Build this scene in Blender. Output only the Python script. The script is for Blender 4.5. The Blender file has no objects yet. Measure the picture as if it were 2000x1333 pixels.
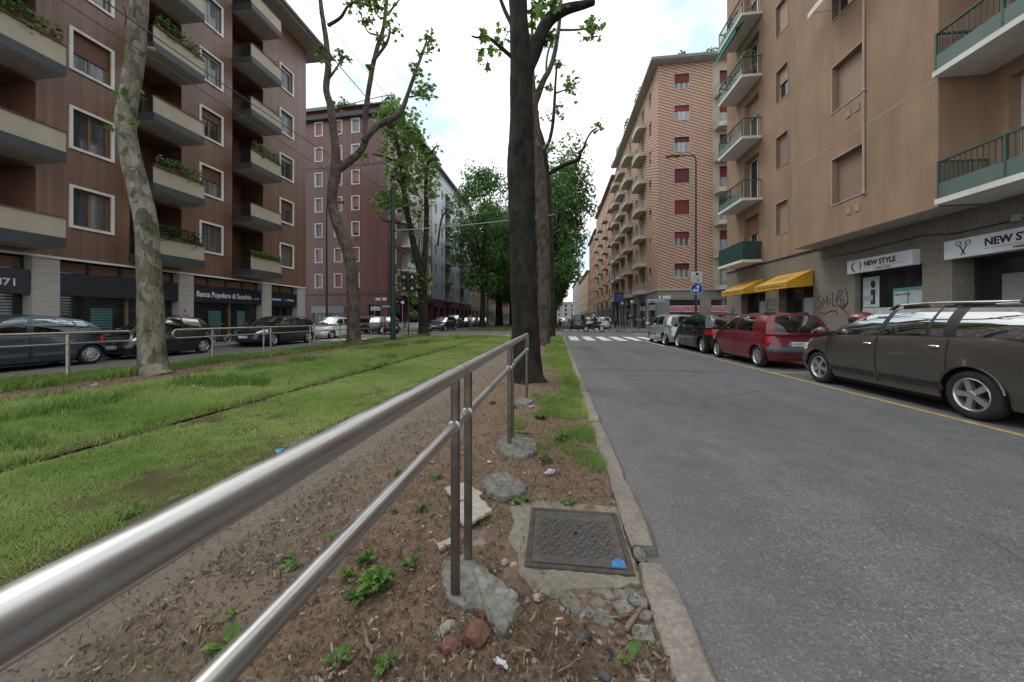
import bpy, bmesh, math, random
import numpy as np
from mathutils import Vector, Matrix, noise as mnoise
R = math.radians
random.seed(7); rng = np.random.default_rng(7)
SC = bpy.context.scene
COL = SC.collection

# ------------------------------------------------------------------ camera
cam_d = bpy.data.cameras.new('camera'); cam = bpy.data.objects.new('camera', cam_d); COL.objects.link(cam)
cam.location = (0, 0, 1.25); cam.rotation_euler = (R(90), 0, 0.1240)
cam_d.sensor_width = 36; cam_d.lens = 36*690/2000; cam_d.shift_y = -0.02195
cam_d.clip_start = 0.05; cam_d.clip_end = 2000
SC.camera = cam
# ------------------------------------------------------------------ sky
wd = bpy.data.worlds.new('World'); SC.world = wd; wd.use_nodes = True
nt = wd.node_tree; nt.nodes.clear()
def N(t, typ, **kw):
    n = t.nodes.new(typ)
    for k, v in kw.items():
        if k.startswith('i_'):
            key = k[2:]; key = int(key) if key.isdigit() else key.replace('_', ' ')
            n.inputs[key].default_value = v
        else: setattr(n, k, v)
    return n
SUN_EL, SUN_AZ = R(58), R(-62)        # azimuth measured from +Y towards +X
sky = N(nt, 'ShaderNodeTexSky', sky_type='NISHITA', sun_disc=False, sun_elevation=SUN_EL, sun_rotation=SUN_AZ, air_density=1.0, dust_density=2.0)
tc = N(nt, 'ShaderNodeTexCoord'); mp = N(nt, 'ShaderNodeMapping'); mp.inputs['Scale'].default_value = (1, 1, 2.2); mp.inputs['Location'].default_value = (.35, 0, .2)
nz = N(nt, 'ShaderNodeTexNoise', i_Scale=2.6, i_Detail=7.0, i_Roughness=0.55)
rp = N(nt, 'ShaderNodeValToRGB'); rp.color_ramp.elements[0].position = 0.40; rp.color_ramp.elements[1].position = 0.54
tint = N(nt, 'ShaderNodeMixRGB', blend_type='MIX', i_Fac=0.9); tint.inputs['Color2'].default_value = (4.7, 5.9, 6.35, 1)
nz2 = N(nt, 'ShaderNodeTexNoise', i_Scale=5.0, i_Detail=5.0)
cl = N(nt, 'ShaderNodeMixRGB', blend_type='MIX'); cl.inputs['Color1'].default_value = (6.0, 6.06, 6.15, 1); cl.inputs['Color2'].default_value = (12.0, 12.0, 11.9, 1)
mx = N(nt, 'ShaderNodeMixRGB', blend_type='MIX')
bg = N(nt, 'ShaderNodeBackground', i_Strength=0.1); out = N(nt, 'ShaderNodeOutputWorld')
L = nt.links.new
L(tc.outputs['Generated'], mp.inputs[0]); L(mp.outputs[0], nz.inputs['Vector']); L(mp.outputs[0], nz2.inputs['Vector'])
L(nz.outputs['Fac'], rp.inputs[0]); L(sky.outputs[0], tint.inputs['Color1']); L(nz2.outputs['Fac'], cl.inputs['Fac'])
L(rp.outputs[0], mx.inputs['Fac']); L(tint.outputs[0], mx.inputs['Color1']); L(cl.outputs[0], mx.inputs['Color2'])
L(mx.outputs[0], bg.inputs['Color']); L(bg.outputs[0], out.inputs[0])
# ------------------------------------------------------------------ sun (veiled)
sd = bpy.data.lights.new('sun', 'SUN'); sd.energy = 0.7; sd.angle = R(18); sd.color = (1, .97, .92)
so = bpy.data.objects.new('sun', sd); COL.objects.link(so)
so.rotation_euler = Vector((math.sin(SUN_AZ)*math.cos(SUN_EL), math.cos(SUN_AZ)*math.cos(SUN_EL), math.sin(SUN_EL))).to_track_quat('Z', 'Y').to_euler()
SC.view_settings.view_transform = 'Standard'; SC.view_settings.look = 'None'
SC.view_settings.exposure = 0.82; SC.view_settings.gamma = 1; SC.view_settings.use_curve_mapping = False
try:
    SC.cycles.max_bounces = 6; SC.cycles.diffuse_bounces = 3; SC.cycles.glossy_bounces = 3; SC.cycles.transmission_bounces = 4
    SC.cycles.transparent_max_bounces = 8; SC.cycles.caustics_reflective = False; SC.cycles.caustics_refractive = False
    SC.cycles.use_denoising = True
except Exception: pass

# ------------------------------------------------------------------ materials
MATS = {}
def base(name, rough=.6, metal=0., spec=.5):
    m = bpy.data.materials.new(name); m.use_nodes = True
    t = m.node_tree; p = t.nodes['Principled BSDF']
    p.inputs['Roughness'].default_value = rough; p.inputs['Metallic'].default_value = metal
    p.inputs['Specular IOR Level'].default_value = spec
    MATS[name] = m
    return m, t, p
def c4(c): return (c[0], c[1], c[2], 1)
def coords(t, kind='Object', scale=(1, 1, 1)):
    a = N(t, 'ShaderNodeTexCoord'); b = N(t, 'ShaderNodeMapping'); b.inputs['Scale'].default_value = scale
    t.links.new(a.outputs[kind], b.inputs[0]); return b.outputs[0]
def ramp(t, fac, stops, interp='LINEAR'):
    r = N(t, 'ShaderNodeValToRGB'); r.color_ramp.interpolation = interp
    e = r.color_ramp.elements
    while len(e) > len(stops): e.remove(e[-1])
    while len(e) < len(stops): e.new(.5)
    for k, (p, c) in enumerate(stops): e[k].position = p; e[k].color = c4(c) if not isinstance(c, float) else (c, c, c, 1)
    t.links.new(fac, r.inputs[0]); return r.outputs[0]
def mixc(t, fac, a, b, mode='MIX'):
    m = N(t, 'ShaderNodeMixRGB', blend_type=mode)
    for sock, v in (('Fac', fac), ('Color1', a), ('Color2', b)):
        if isinstance(v, (int, float)): m.inputs[sock].default_value = v if sock == 'Fac' else (v, v, v, 1)
        elif isinstance(v, (tuple, list)): m.inputs[sock].default_value = c4(v)
        else: t.links.new(v, m.inputs[sock])
    return m.outputs[0]
def noise(t, co, scale, detail=4., rough=.55):
    n = N(t, 'ShaderNodeTexNoise', i_Scale=scale, i_Detail=detail, i_Roughness=rough); t.links.new(co, n.inputs['Vector']); return n.outputs['Fac']
def bump(t, p, h, strength=.3, dist=.02):
    b = N(t, 'ShaderNodeBump', i_Strength=strength, i_Distance=dist); t.links.new(h, b.inputs['Height']); t.links.new(b.outputs[0], p.inputs['Normal'])
def M_noise(name, a, b, scale=4., rough=.6, metal=0., spec=.5, bs=.0, bscale=None, sc3=(1, 1, 1), stain=None, rnd=0.):
    if name in MATS: return MATS[name]
    m, t, p = base(name, rough, metal, spec)
    co = coords(t, 'Object', sc3)
    col = ramp(t, noise(t, co, scale), [(.3, a), (.7, b)])
    if stain:
        n2 = noise(t, coords(t, 'Object', (1.6, 1.6, .28)), stain[0], 7., .65); col = mixc(t, ramp(t, n2, [(.45, 0.), (.75, stain[2])]), col, stain[1])
    if rnd:
        oi = N(t, 'ShaderNodeObjectInfo'); hs = N(t, 'ShaderNodeHueSaturation'); t.links.new(col, hs.inputs['Color'])
        mr = N(t, 'ShaderNodeMapRange'); mr.inputs[3].default_value = 1-rnd; mr.inputs[4].default_value = 1+rnd
        t.links.new(oi.outputs['Random'], mr.inputs[0]); t.links.new(mr.outputs[0], hs.inputs['Value']); col = hs.outputs[0]
    t.links.new(col, p.inputs['Base Color'])
    if bs: bump(t, p, noise(t, co, bscale or scale*4, 6.), bs, .02)
    return m
def M_plain(name, c, rough=.5, metal=0., spec=.5, var=.12):
    return M_noise(name, tuple(x*(1-var) for x in c), tuple(min(1, x*(1+var)) for x in c), 3.0, rough, metal, spec)
def M_emit(): pass

def noise_col(t, co, scale):
    n = N(t, 'ShaderNodeTexNoise', i_Scale=scale, i_Detail=3.); t.links.new(co, n.inputs['Vector']); return n.outputs['Color']
def N_maprange(t, sock, lo, hi):
    mr = N(t, 'ShaderNodeMapRange'); mr.inputs[1].default_value = lo; mr.inputs[2].default_value = hi
    t.links.new(sock, mr.inputs[0]); return mr.outputs[0]
# asphalt
def m_asphalt():
    m, t, p = base('asphalt', .78, 0, .35)
    co = coords(t, 'Object'); big = noise(t, coords(t, 'Object', (1, .12, 1)), .9, 4.); med = noise(t, co, 3.5, 5.)
    col = ramp(t, big, [(.3, (.083, .085, .092)), (.7, (.132, .134, .14))])
    col = mixc(t, .35, col, ramp(t, med, [(.35, (.08, .082, .088)), (.65, (.148, .149, .154))]))
    v = N(t, 'ShaderNodeTexVoronoi', i_Scale=125., i_Randomness=1.0); t.links.new(co, v.inputs['Vector'])
    wn = N(t, 'ShaderNodeTexWhiteNoise'); t.links.new(v.outputs['Position'], wn.inputs['Vector'])
    ag = ramp(t, wn.outputs['Value'], [(.0, .62), (.5, .95), (.86, 1.1), (.95, 1.35), (1., 2.0)])
    col = mixc(t, 1.0, col, ag, 'MULTIPLY')
    v2 = N(t, 'ShaderNodeTexVoronoi', i_Scale=34.); t.links.new(co, v2.inputs['Vector'])
    w2 = N(t, 'ShaderNodeTexWhiteNoise'); t.links.new(v2.outputs['Position'], w2.inputs['Vector'])
    near = ramp(t, v2.outputs['Distance'], [(.17, 1.), (.2, 0.)]); pick = ramp(t, w2.outputs['Value'], [(.985, 0.), (.988, 1.)])
    col = mixc(t, mixc(t, 1., near, pick, 'MULTIPLY'), col, (.3, .295, .285))
    # oil and tyre stains along the lane
    st = ramp(t, noise(t, coords(t, 'Object', (1.2, .08, 1)), 1.3, 3.), [(.48, 0.), (.7, .45)])
    col = mixc(t, st, col, (.075, .075, .08))
    # dusty gutter beside the kerb
    sx = N(t, 'ShaderNodeSeparateXYZ'); t.links.new(co, sx.inputs[0]); gx = N(t, 'ShaderNodeMath', operation='MULTIPLY_ADD', i_1=.5); t.links.new(noise(t, co, 2.2, 5.), gx.inputs[0]); t.links.new(sx.outputs[0], gx.inputs[2])
    col = mixc(t, ramp(t, N_maprange(t, gx.outputs[0], .55, 2.2), [(0., .7), (.2, .3), (.6, 0.)]), col, (.155, .148, .14))
    cr = N(t, 'ShaderNodeTexVoronoi', feature='DISTANCE_TO_EDGE', i_Scale=.45); t.links.new(mixc(t, .12, co, noise_col(t, co, 1.5)), cr.inputs['Vector'])
    col = mixc(t, mixc(t, 1., ramp(t, cr.outputs['Distance'], [(.0, .8), (.006, 0.)]), ramp(t, noise(t, co, .35, 2.), [(.5, 0.), (.6, 1.)]), 'MULTIPLY'), col, (.05, .05, .05))
    t.links.new(col, p.inputs['Base Color'])
    bump(t, p, noise(t, co, 160, 3.), .3, .006)
    return m
m_asphalt()
def m_soil():
    m, t, p = base('soil', .95, 0, .15)
    co = coords(t, 'Object')
    a = ramp(t, noise(t, co, 26., 8., .7), [(.25, (.095, .062, .044)), (.5, (.2, .135, .096)), (.72, (.31, .225, .165))])
    g = ramp(t, noise(t, co, 9., 6., .6), [(.3, (.13, .092, .068)), (.7, (.22, .16, .118))])
    col = mixc(t, .45, a, g)
    # trodden grey path between lawn edge and mulch
    sx = N(t, 'ShaderNodeSeparateXYZ'); t.links.new(coords(t, 'Object'), sx.inputs[0])
    wob = N(t, 'ShaderNodeMath', operation='MULTIPLY_ADD', i_1=1.1, i_2=-.55); t.links.new(noise(t, co, 1.3, 4.), wob.inputs[0])
    ad = N(t, 'ShaderNodeMath', operation='ADD'); t.links.new(sx.outputs[0], ad.inputs[0]); t.links.new(wob.outputs[0], ad.inputs[1])
    mrp = ramp(t, N_maprange(t, ad.outputs[0], -3.2, .4), [(.02, 0.), (.2, 1.), (.44, 1.), (.58, 0.)])
    grey = ramp(t, noise(t, co, 34., 7., .65), [(.3, (.14, .122, .103)), (.7, (.24, .212, .182))])
    col = mixc(t, mixc(t, 1., mrp, .8, 'MULTIPLY'), col, grey)
    t.links.new(col, p.inputs['Base Color']); bump(t, p, noise(t, co, 40, 8., .7), .8, .03)
    return m
m_soil()
M_noise('lawn_soil', (.05, .05, .02), (.1, .095, .04), 6., .95, 0, .1, .6, 40)
def m_grass(name, lo, mid, hi):
    m, t, p = base(name, .55, 0, .3)
    at = N(t, 'ShaderNodeAttribute', attribute_name='shade'); 
    col = ramp(t, at.outputs['Fac'], [(0., lo), (.5, mid), (1., hi)])
    t.links.new(col, p.inputs['Base Color'])
    tr = N(t, 'ShaderNodeBsdfTranslucent'); t.links.new(col, tr.inputs['Color'])
    mx = N(t, 'ShaderNodeMixShader', i_0=.45); o = t.nodes['Material Output']
    t.links.new(p.outputs[0], mx.inputs[1]); t.links.new(tr.outputs[0], mx.inputs[2]); t.links.new(mx.outputs[0], o.inputs[0])
    return m
m_grass('grass', (.08, .155, .03), (.23, .36, .085), (.48, .55, .22))
m_grass('leaf', (.05, .11, .025), (.1, .2, .04), (.22, .33, .07))
m_grass('leaf_far', (.05, .125, .035), (.1, .21, .06), (.19, .31, .09))
m_grass('leaf_dark', (.015, .04, .01), (.03, .07, .018), (.06, .11, .03))
m_grass('chips', (.065, .047, .034), (.2, .145, .105), (.58, .48, .38))
m_grass('red_flower', (.1, .03, .03), (.2, .05, .05), (.3, .09, .08))
def m_bark(name, dark, mid, light, amt):
    m, t, p = base(name, .85, 0, .2)
    co = coords(t, 'Object', (1, 1, .55))
    n1 = noise(t, co, 5., 8., .62)
    v = N(t, 'ShaderNodeTexVoronoi', feature='SMOOTH_F1', i_Scale=9., i_Smoothness=.4)
    wv = mixc(t, .25, co, noise_col(t, co, 6.)); t.links.new(wv, v.inputs['Vector'])
    w = N(t, 'ShaderNodeTexWhiteNoise'); v3 = N(t, 'ShaderNodeTexVoronoi', i_Scale=10.); t.links.new(wv, v3.inputs['Vector']); t.links.new(v3.outputs['Color'], w.inputs['Vector'])
    patch = ramp(t, w.outputs['Value'], [(0., dark), (.35, mid), (.7, light), (1., mid)])
    col = mixc(t, amt, ramp(t, n1, [(.3, dark), (.5, mid), (.72, light)]), patch)
    col = mixc(t, ramp(t, noise(t, coords(t, 'Object', (6, 6, 1)), 6., 6.), [(.5, 0.), (.8, .7)]), col, tuple(x*.45 for x in dark))
    t.links.new(col, p.inputs['Base Color']); bump(t, p, noise(t, coords(t, 'Object', (3, 3, 1)), 9, 8., .7), 1., .06)
    return m
def noise_col(t, co, scale):
    n = N(t, 'ShaderNodeTexNoise', i_Scale=scale, i_Detail=3.); t.links.new(co, n.inputs['Vector']); return n.outputs['Color']
m_bark('bark_plane', (.055, .047, .033), (.2, .18, .135), (.42, .4, .33), .6)
m_bark('bark_mid', (.04, .032, .025), (.1, .08, .064), (.2, .17, .135), .5)
m_bark('bark_dark', (.011, .009, .008), (.03, .025, .021), (.07, .06, .052), .25)
# brushed steel rail
def m_steel():
    m, t, p = base('steel', .32, 1., .5)
    co = coords(t, 'Object', (60, 1.5, 60)); n1 = noise(t, co, 3., 5.)
    t.links.new(ramp(t, n1, [(.3, (.5, .49, .475)), (.7, (.62, .61, .6))]), p.inputs['Base Color'])
    sm = noise(t, coords(t, 'Object'), 7., 6., .7)
    t.links.new(ramp(t, sm, [(.35, .3), (.7, .46)]), p.inputs['Roughness'])
    bump(t, p, n1, .05, .002)
m_steel()
M_noise('steel_worn', (.34, .315, .28), (.52, .49, .44), 8., .42, 1., .5, .05, 60)
def m_ribs(name, a, b, c, rough, freq=15.):
    m, t, p = base(name, rough, 0, .55)
    co = coords(t, 'Object'); sx = N(t, 'ShaderNodeSeparateXYZ'); t.links.new(co, sx.inputs[0])
    mu = N(t, 'ShaderNodeMath', operation='MULTIPLY', i_1=freq); t.links.new(sx.outputs[0], mu.inputs[0])
    fr = N(t, 'ShaderNodeMath', operation='FRACT'); t.links.new(mu.outputs[0], fr.inputs[0])
    fl = N(t, 'ShaderNodeMath', operation='FLOOR'); t.links.new(mu.outputs[0], fl.inputs[0])
    w = N(t, 'ShaderNodeTexWhiteNoise', noise_dimensions='1D'); t.links.new(fl.outputs[0], w.inputs['W'])
    col = ramp(t, w.outputs['Value'], [(0., a), (.5, b), (1., c)])
    col = mixc(t, .35, col, ramp(t, noise(t, coords(t, 'Object', (1, 1, .4)), 1.1, 5.), [(.3, a), (.7, c)]))
    gro = ramp(t, fr.outputs[0], [(0., .45), (.1, 1.), (.9, 1.), (1., .45)])
    col = mixc(t, 1., col, gro, 'MULTIPLY')
    t.links.new(col, p.inputs['Base Color'])
    h = ramp(t, fr.outputs[0], [(0., 0.), (.15, 1.), (.85, 1.), (1., 0.)]); bump(t, p, h, .5, .012)
m_ribs('rib_tile_brown', (.14, .073, .049), (.185, .098, .066), (.225, .122, .085), .33)
m_ribs('rib_tile_purple', (.105, .038, .036), (.135, .05, .047), (.17, .066, .06), .28, 9.)
M_noise('stucco_brown', (.305, .198, .135), (.365, .242, .168), .8, .93, 0, .2, .3, 45, stain=(.9, (.2, .145, .11), .75))
M_noise('stucco_cream', (.36, .32, .25), (.44, .39, .31), 1.5, .9, 0, .2, .2, 50, stain=(1.2, (.3, .27, .22), .5))
M_noise('stucco_white', (.62, .61, .58), (.72, .71, .68), 1.5, .9, 0, .2, .1, 40, stain=(1.4, (.4, .39, .36), .4))
M_noise('soffit', (.4, .38, .34), (.5, .47, .42), 1.2, .9, 0, .2, .1, 30, stain=(1.2, (.26, .25, .22), .5))
M_noise('slate_edge', (.03, .038, .043), (.05, .06, .066), 2., .5, 0, .4, .1)
M_noise('navy', (.009, .012, .022), (.014, .018, .032), 2., .35, 0, .5)
M_noise('travertine', (.34, .32, .29), (.46, .44, .41), 2.4, .6, 0, .4, .1, 30, sc3=(.6, .6, 5))
M_noise('stone_clad', (.15, .135, .115), (.265, .24, .205), 14., .75, 0, .3, .15, 60, stain=(.8, (.15, .13, .11), .6))
M_noise('grey_plaster', (.2, .2, .185), (.26, .26, .24), 2., .85, 0, .2, .1, 40, stain=(.8, (.15, .15, .14), .5))
M_noise('wall_bluegrey', (.33, .37, .42), (.42, .46, .52), 1., .35, 0, .5, .0)
M_noise('wall_wine', (.12, .035, .045), (.16, .05, .06), 1., .6, 0, .3)
M_noise('wall_orange', (.36, .215, .15), (.43, .27, .195), 1., .85, 0, .2, .1, 30)
M_noise('wall_ochre', (.36, .29, .19), (.44, .36, .25), 1., .85, 0, .2, .1, 30)
M_noise('wall_rose', (.3, .14, .12), (.38, .19, .16), 1., .85, 0, .2, .1, 30)
M_noise('wall_grey', (.25, .25, .24), (.34, .33, .32), 1., .85, 0, .2, .1, 30)
def m_stripe():
    m, t, p = base('brick_stripe', .8, 0, .25)
    co = coords(t, 'Object'); sx = N(t, 'ShaderNodeSeparateXYZ'); t.links.new(co, sx.inputs[0])
    def q(sock, step, off=0.):
        a = N(t, 'ShaderNodeMath', operation='SNAP', i_1=step); t.links.new(sock, a.inputs[0]); return a.outputs[0]
    xs = q(sx.outputs[0], .0625); zs = sx.outputs[2]
    ma = N(t, 'ShaderNodeMath', operation='MULTIPLY_ADD', i_1=.37); t.links.new(xs, ma.inputs[0]); t.links.new(zs, ma.inputs[2])
    di = N(t, 'ShaderNodeMath', operation='DIVIDE', i_1=.30); t.links.new(ma.outputs[0], di.inputs[0])
    fr = N(t, 'ShaderNodeMath', operation='FRACT'); t.links.new(di.outputs[0], fr.inputs[0])
    br = N(t, 'ShaderNodeTexBrick', i_Scale=1.0, i_Mortar_Size=.006, i_Brick_Width=.25, i_Row_Height=.0725)
    sw = N(t, 'ShaderNodeCombineXYZ'); t.links.new(sx.outputs[0], sw.inputs[0]); t.links.new(sx.outputs[2], sw.inputs[1]); t.links.new(sw.outputs[0], br.inputs['Vector'])
    br.inputs['Color1'].default_value = (.86, .86, .86, 1); br.inputs['Color2'].default_value = (1.1, 1.1, 1.1, 1); br.inputs['Mortar'].default_value = (.75, .75, .72, 1)
    col = ramp(t, fr.outputs[0], [(0., (.52, .355, .27)), (.52, (.5, .34, .255)), (.54, (.255, .145, .11)), (1., (.27, .155, .12))], 'CONSTANT')
    col = mixc(t, 1., col, br.outputs['Color'], 'MULTIPLY')
    t.links.new(col, p.inputs['Base Color']); bump(t, p, br.outputs['Fac'], -.3, .01)
m_stripe()
def m_shutter(name, c):
    m, t, p = base(name, .55, 0, .35)
    co = coords(t, 'Object'); sx = N(t, 'ShaderNodeSeparateXYZ'); t.links.new(co, sx.inputs[0])
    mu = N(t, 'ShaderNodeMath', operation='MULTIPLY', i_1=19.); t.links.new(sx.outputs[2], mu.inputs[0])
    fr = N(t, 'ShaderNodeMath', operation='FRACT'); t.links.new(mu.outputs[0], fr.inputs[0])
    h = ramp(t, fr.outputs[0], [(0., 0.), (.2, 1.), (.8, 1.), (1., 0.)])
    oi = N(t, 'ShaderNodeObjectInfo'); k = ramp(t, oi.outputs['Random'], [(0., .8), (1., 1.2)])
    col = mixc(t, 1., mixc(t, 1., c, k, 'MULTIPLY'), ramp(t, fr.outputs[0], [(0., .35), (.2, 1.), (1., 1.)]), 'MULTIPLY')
    t.links.new(col, p.inputs['Base Color']); bump(t, p, h, .6, .012)
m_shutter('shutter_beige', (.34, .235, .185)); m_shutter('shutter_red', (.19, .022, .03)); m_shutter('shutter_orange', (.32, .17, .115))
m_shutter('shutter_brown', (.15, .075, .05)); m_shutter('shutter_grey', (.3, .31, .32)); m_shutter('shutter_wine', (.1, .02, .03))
def m_glass(name, lo, hi, rough=.05):
    m, t, p = base(name, rough, 0, .8)
    oi = N(t, 'ShaderNodeObjectInfo'); co = coords(t, 'Object', (9, 9, .3))
    cur = ramp(t, noise(t, co, 2., 3.), [(.4, .75), (.6, 1.2)])
    col = mixc(t, 1., ramp(t, oi.outputs['Random'], [(0., lo), (.6, tuple((a+b)/2 for a, b in zip(lo, hi))), (1., hi)]), cur, 'MULTIPLY')
    t.links.new(col, p.inputs['Base Color'])
m_glass('pane', (.02, .024, .03), (.12, .13, .14)); m_glass('pane_dark', (.008, .009, .012), (.03, .03, .034)); m_glass('pane_curtain', (.1, .11, .12), (.32, .34, .36))
def m_carglass(name, tint, refl):
    m, t, p = base(name, .03, 0, .6); tr = N(t, 'ShaderNodeBsdfTransparent'); tr.inputs[0].default_value = c4(tint)
    gls = N(t, 'ShaderNodeBsdfGlossy', i_Roughness=.02); gls.inputs[0].default_value = (.95, .97, 1, 1); fz = N(t, 'ShaderNodeFresnel', i_IOR=1.5)
    mu = N(t, 'ShaderNodeMath', operation='MULTIPLY_ADD', i_1=refl, i_2=.04); t.links.new(fz.outputs[0], mu.inputs[0])
    mx = N(t, 'ShaderNodeMixShader'); t.links.new(mu.outputs[0], mx.inputs[0]); t.links.new(tr.outputs[0], mx.inputs[1]); t.links.new(gls.outputs[0], mx.inputs[2])
    t.links.new(mx.outputs[0], t.nodes['Material Output'].inputs[0])
m_carglass('car_glass', (.42, .52, .49), .5); m_carglass('car_glass_dark', (.2, .24, .25), .7)
def m_paint(name, c, metal=.25, rough=.3):
    m, t, p = base(name, rough, metal, .5)
    co = coords(t, 'Object'); d = noise(t, coords(t, 'Object', (1, 1, 2.5)), 2.2, 6., .6)
    col = mixc(t, ramp(t, d, [(.45, 0.), (.8, .16)]), c, (.3, .27, .23))
    t.links.new(col, p.inputs['Base Color'])
    p.inputs['Coat Weight'].default_value = .7; p.inputs['Coat Roughness'].default_value = .06
    return m
M_noise('rubber', (.018, .018, .019), (.032, .031, .031), 9., .85, 0, .25, .1, 80)
M_noise('black_plastic', (.02, .02, .022), (.035, .035, .037), 6., .6, 0, .35)
M_noise('grey_plastic', (.075, .085, .1), (.1, .11, .125), 6., .55, 0, .35)
M_noise('alloy', (.5, .5, .5), (.62, .62, .62), 8., .3, .85, .5)
M_noise('chrome', (.7, .7, .7), (.8, .8, .8), 8., .12, 1., .5)
M_plain('lamp_red', (.42, .012, .012), .12); M_plain('lamp_clear', (.62, .64, .66), .1, .3); M_plain('lamp_amber', (.6, .2, .02), .15)
M_plain('plate_white', (.7, .71, .72), .4); M_plain('plate_blue', (.02, .06, .3), .4)
M_plain('dark_interior', (.014, .014, .016), .9, 0, .1); M_plain('seat_fabric', (.03, .03, .034), .95, 0, .1)
M_noise('road_white', (.55, .55, .53), (.72, .72, .7), 7., .7, 0, .3, .1, 60, stain=(3.5, (.24, .24, .24), .8))
M_noise('road_yellow', (.3, .22, .07), (.42, .32, .13), 9., .75, 0, .3, .1, 60, stain=(6., (.14, .135, .13), 1.))
M_noise('granite', (.17, .145, .125), (.29, .255, .225), 55., .8, 0, .3, .25, 70, stain=(3.5, (.11, .1, .085), .7), rnd=.14)
M_noise('concrete', (.09, .087, .078), (.25, .24, .22), 22., .9, 0, .2, .7, 34, stain=(3., (.09, .09, .065), .6), rnd=.16)
M_noise('concrete_moss', (.13, .12, .095), (.23, .21, .18), 18., .92, 0, .2, .6, 40, stain=(5., (.13, .14, .05), .7), rnd=.1)
M_noise('tile_pale', (.28, .245, .215), (.38, .335, .3), 20., .8, 0, .3, .2, 40)
M_noise('stone_red', (.09, .042, .03), (.2, .11, .08), 18., .9, 0, .2, .6, 30)
M_noise('stone_dark', (.045, .045, .048), (.075, .075, .078), 25., .6, 0, .4, .2, 50)
M_noise('stone_grey', (.16, .155, .145), (.3, .29, .27), 25., .85, 0, .2, .4, 40, rnd=.25)
M_noise('stone_tan', (.3, .23, .165), (.42, .34, .26), 20., .8, 0, .2, .3, 40)
M_noise('iron', (.06, .055, .053), (.105, .097, .092), 26., .62, .35, .4, .2, 70, stain=(7., (.11, .085, .07), .6))
M_noise('iron_rust', (.055, .045, .04), (.1, .08, .068), 26., .8, .2, .3, .4, 60)
M_noise('paint_blue', (.015, .12, .3), (.03, .21, .46), 30., .7)
M_noise('pavement', (.2, .2, .195), (.27, .265, .255), 2.5, .85, 0, .25, .2, 80, stain=(1.2, (.14, .14, .135), .6))
M_noise('green_metal', (.018, .05, .045), (.03, .075, .066), 5., .45, .1, .5)
M_noise('pole_dark_green', (.007, .035, .036), (.014, .05, .05), 6., .4, .2, .5, .05)
M_noise('pole_teal', (.09, .15, .16), (.13, .19, .2), 6., .45, .2, .5)
M_noise('railing_green', (.03, .075, .062), (.05, .1, .085), 6., .5, .1, .5)
M_noise('panel_green', (.085, .135, .115), (.12, .175, .152), 2., .45, 0, .5, stain=(2., (.05, .1, .085), .5))
M_noise('metal_dark', (.02, .02, .022), (.035, .035, .037), 6., .45, .3, .5)
M_noise('wood_frame', (.16, .095, .05), (.22, .135, .075), 8., .5, 0, .4, sc3=(8, 8, 1))
M_plain('frame_white', (.62, .62, .61), .5); M_plain('frame_grey', (.3, .31, .32), .5); M_plain('frame_dark', (.03, .032, .035), .45)
M_noise('awning_yellow', (.5, .27, .018), (.62, .345, .03), 3., .8, 0, .2, .2, 8, stain=(2., (.36, .2, .03), .5)); M_noise('balcony_cream', (.46, .42, .345), (.54, .5, .42), 1.5, .9, 0, .2, .1, 40, stain=(1.2, (.33, .3, .25), .5)); M_noise('steel_post', (.13, .115, .1), (.24, .215, .19), 9., .45, .9, .5, .05, 60)
M_noise('awning_green', (.02, .16, .13), (.03, .2, .165), 3., .75, 0, .2)
M_plain('sign_white', (.6, .62, .66), .35); M_plain('sign_pink', (.5, .36, .39), .4); M_plain('ink', (.012, .012, .02), .5); M_plain('ink_red', (.42, .03, .1), .5)
M_plain('text_white', (.68, .7, .74), .4); M_plain('teal_poster', (.09, .27, .25), .5); M_plain('poster_white', (.45, .52, .52), .35); M_plain('skin_tone', (.42, .26, .19), .6)
M_plain('sign_blue', (.012, .1, .42), .35); M_plain('terracotta', (.34, .12, .07), .85); M_plain('graffiti', (.022, .022, .026), .6)
M_plain('litter_white', (.42, .43, .45), .5); M_plain('litter_blue', (.06, .28, .62), .5); M_plain('filter_orange', (.55, .25, .09), .8)
M_noise('twig', (.1, .07, .05), (.22, .165, .12), 20., .9, 0, .2, .3, 40); M_plain('wire', (.02, .02, .022), .5)
M_plain('lamp_globe', (.75, .75, .72), .3); M_plain('cloth_black', (.014, .014, .017), .9); M_plain('cloth_navy', (.02, .026, .045), .9); M_plain('jeans', (.07, .12, .22), .9)
M_plain('cloth_grey', (.32, .33, .34), .9); M_plain('cloth_white', (.6, .6, .6), .9); M_plain('hair_dark', (.02, .015, .012), .7); M_plain('helmet', (.5, .5, .5), .25); M_plain('khaki', (.22, .19, .14), .9)
M_plain('roof_tin', (.14, .145, .155), .5, .2)

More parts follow.
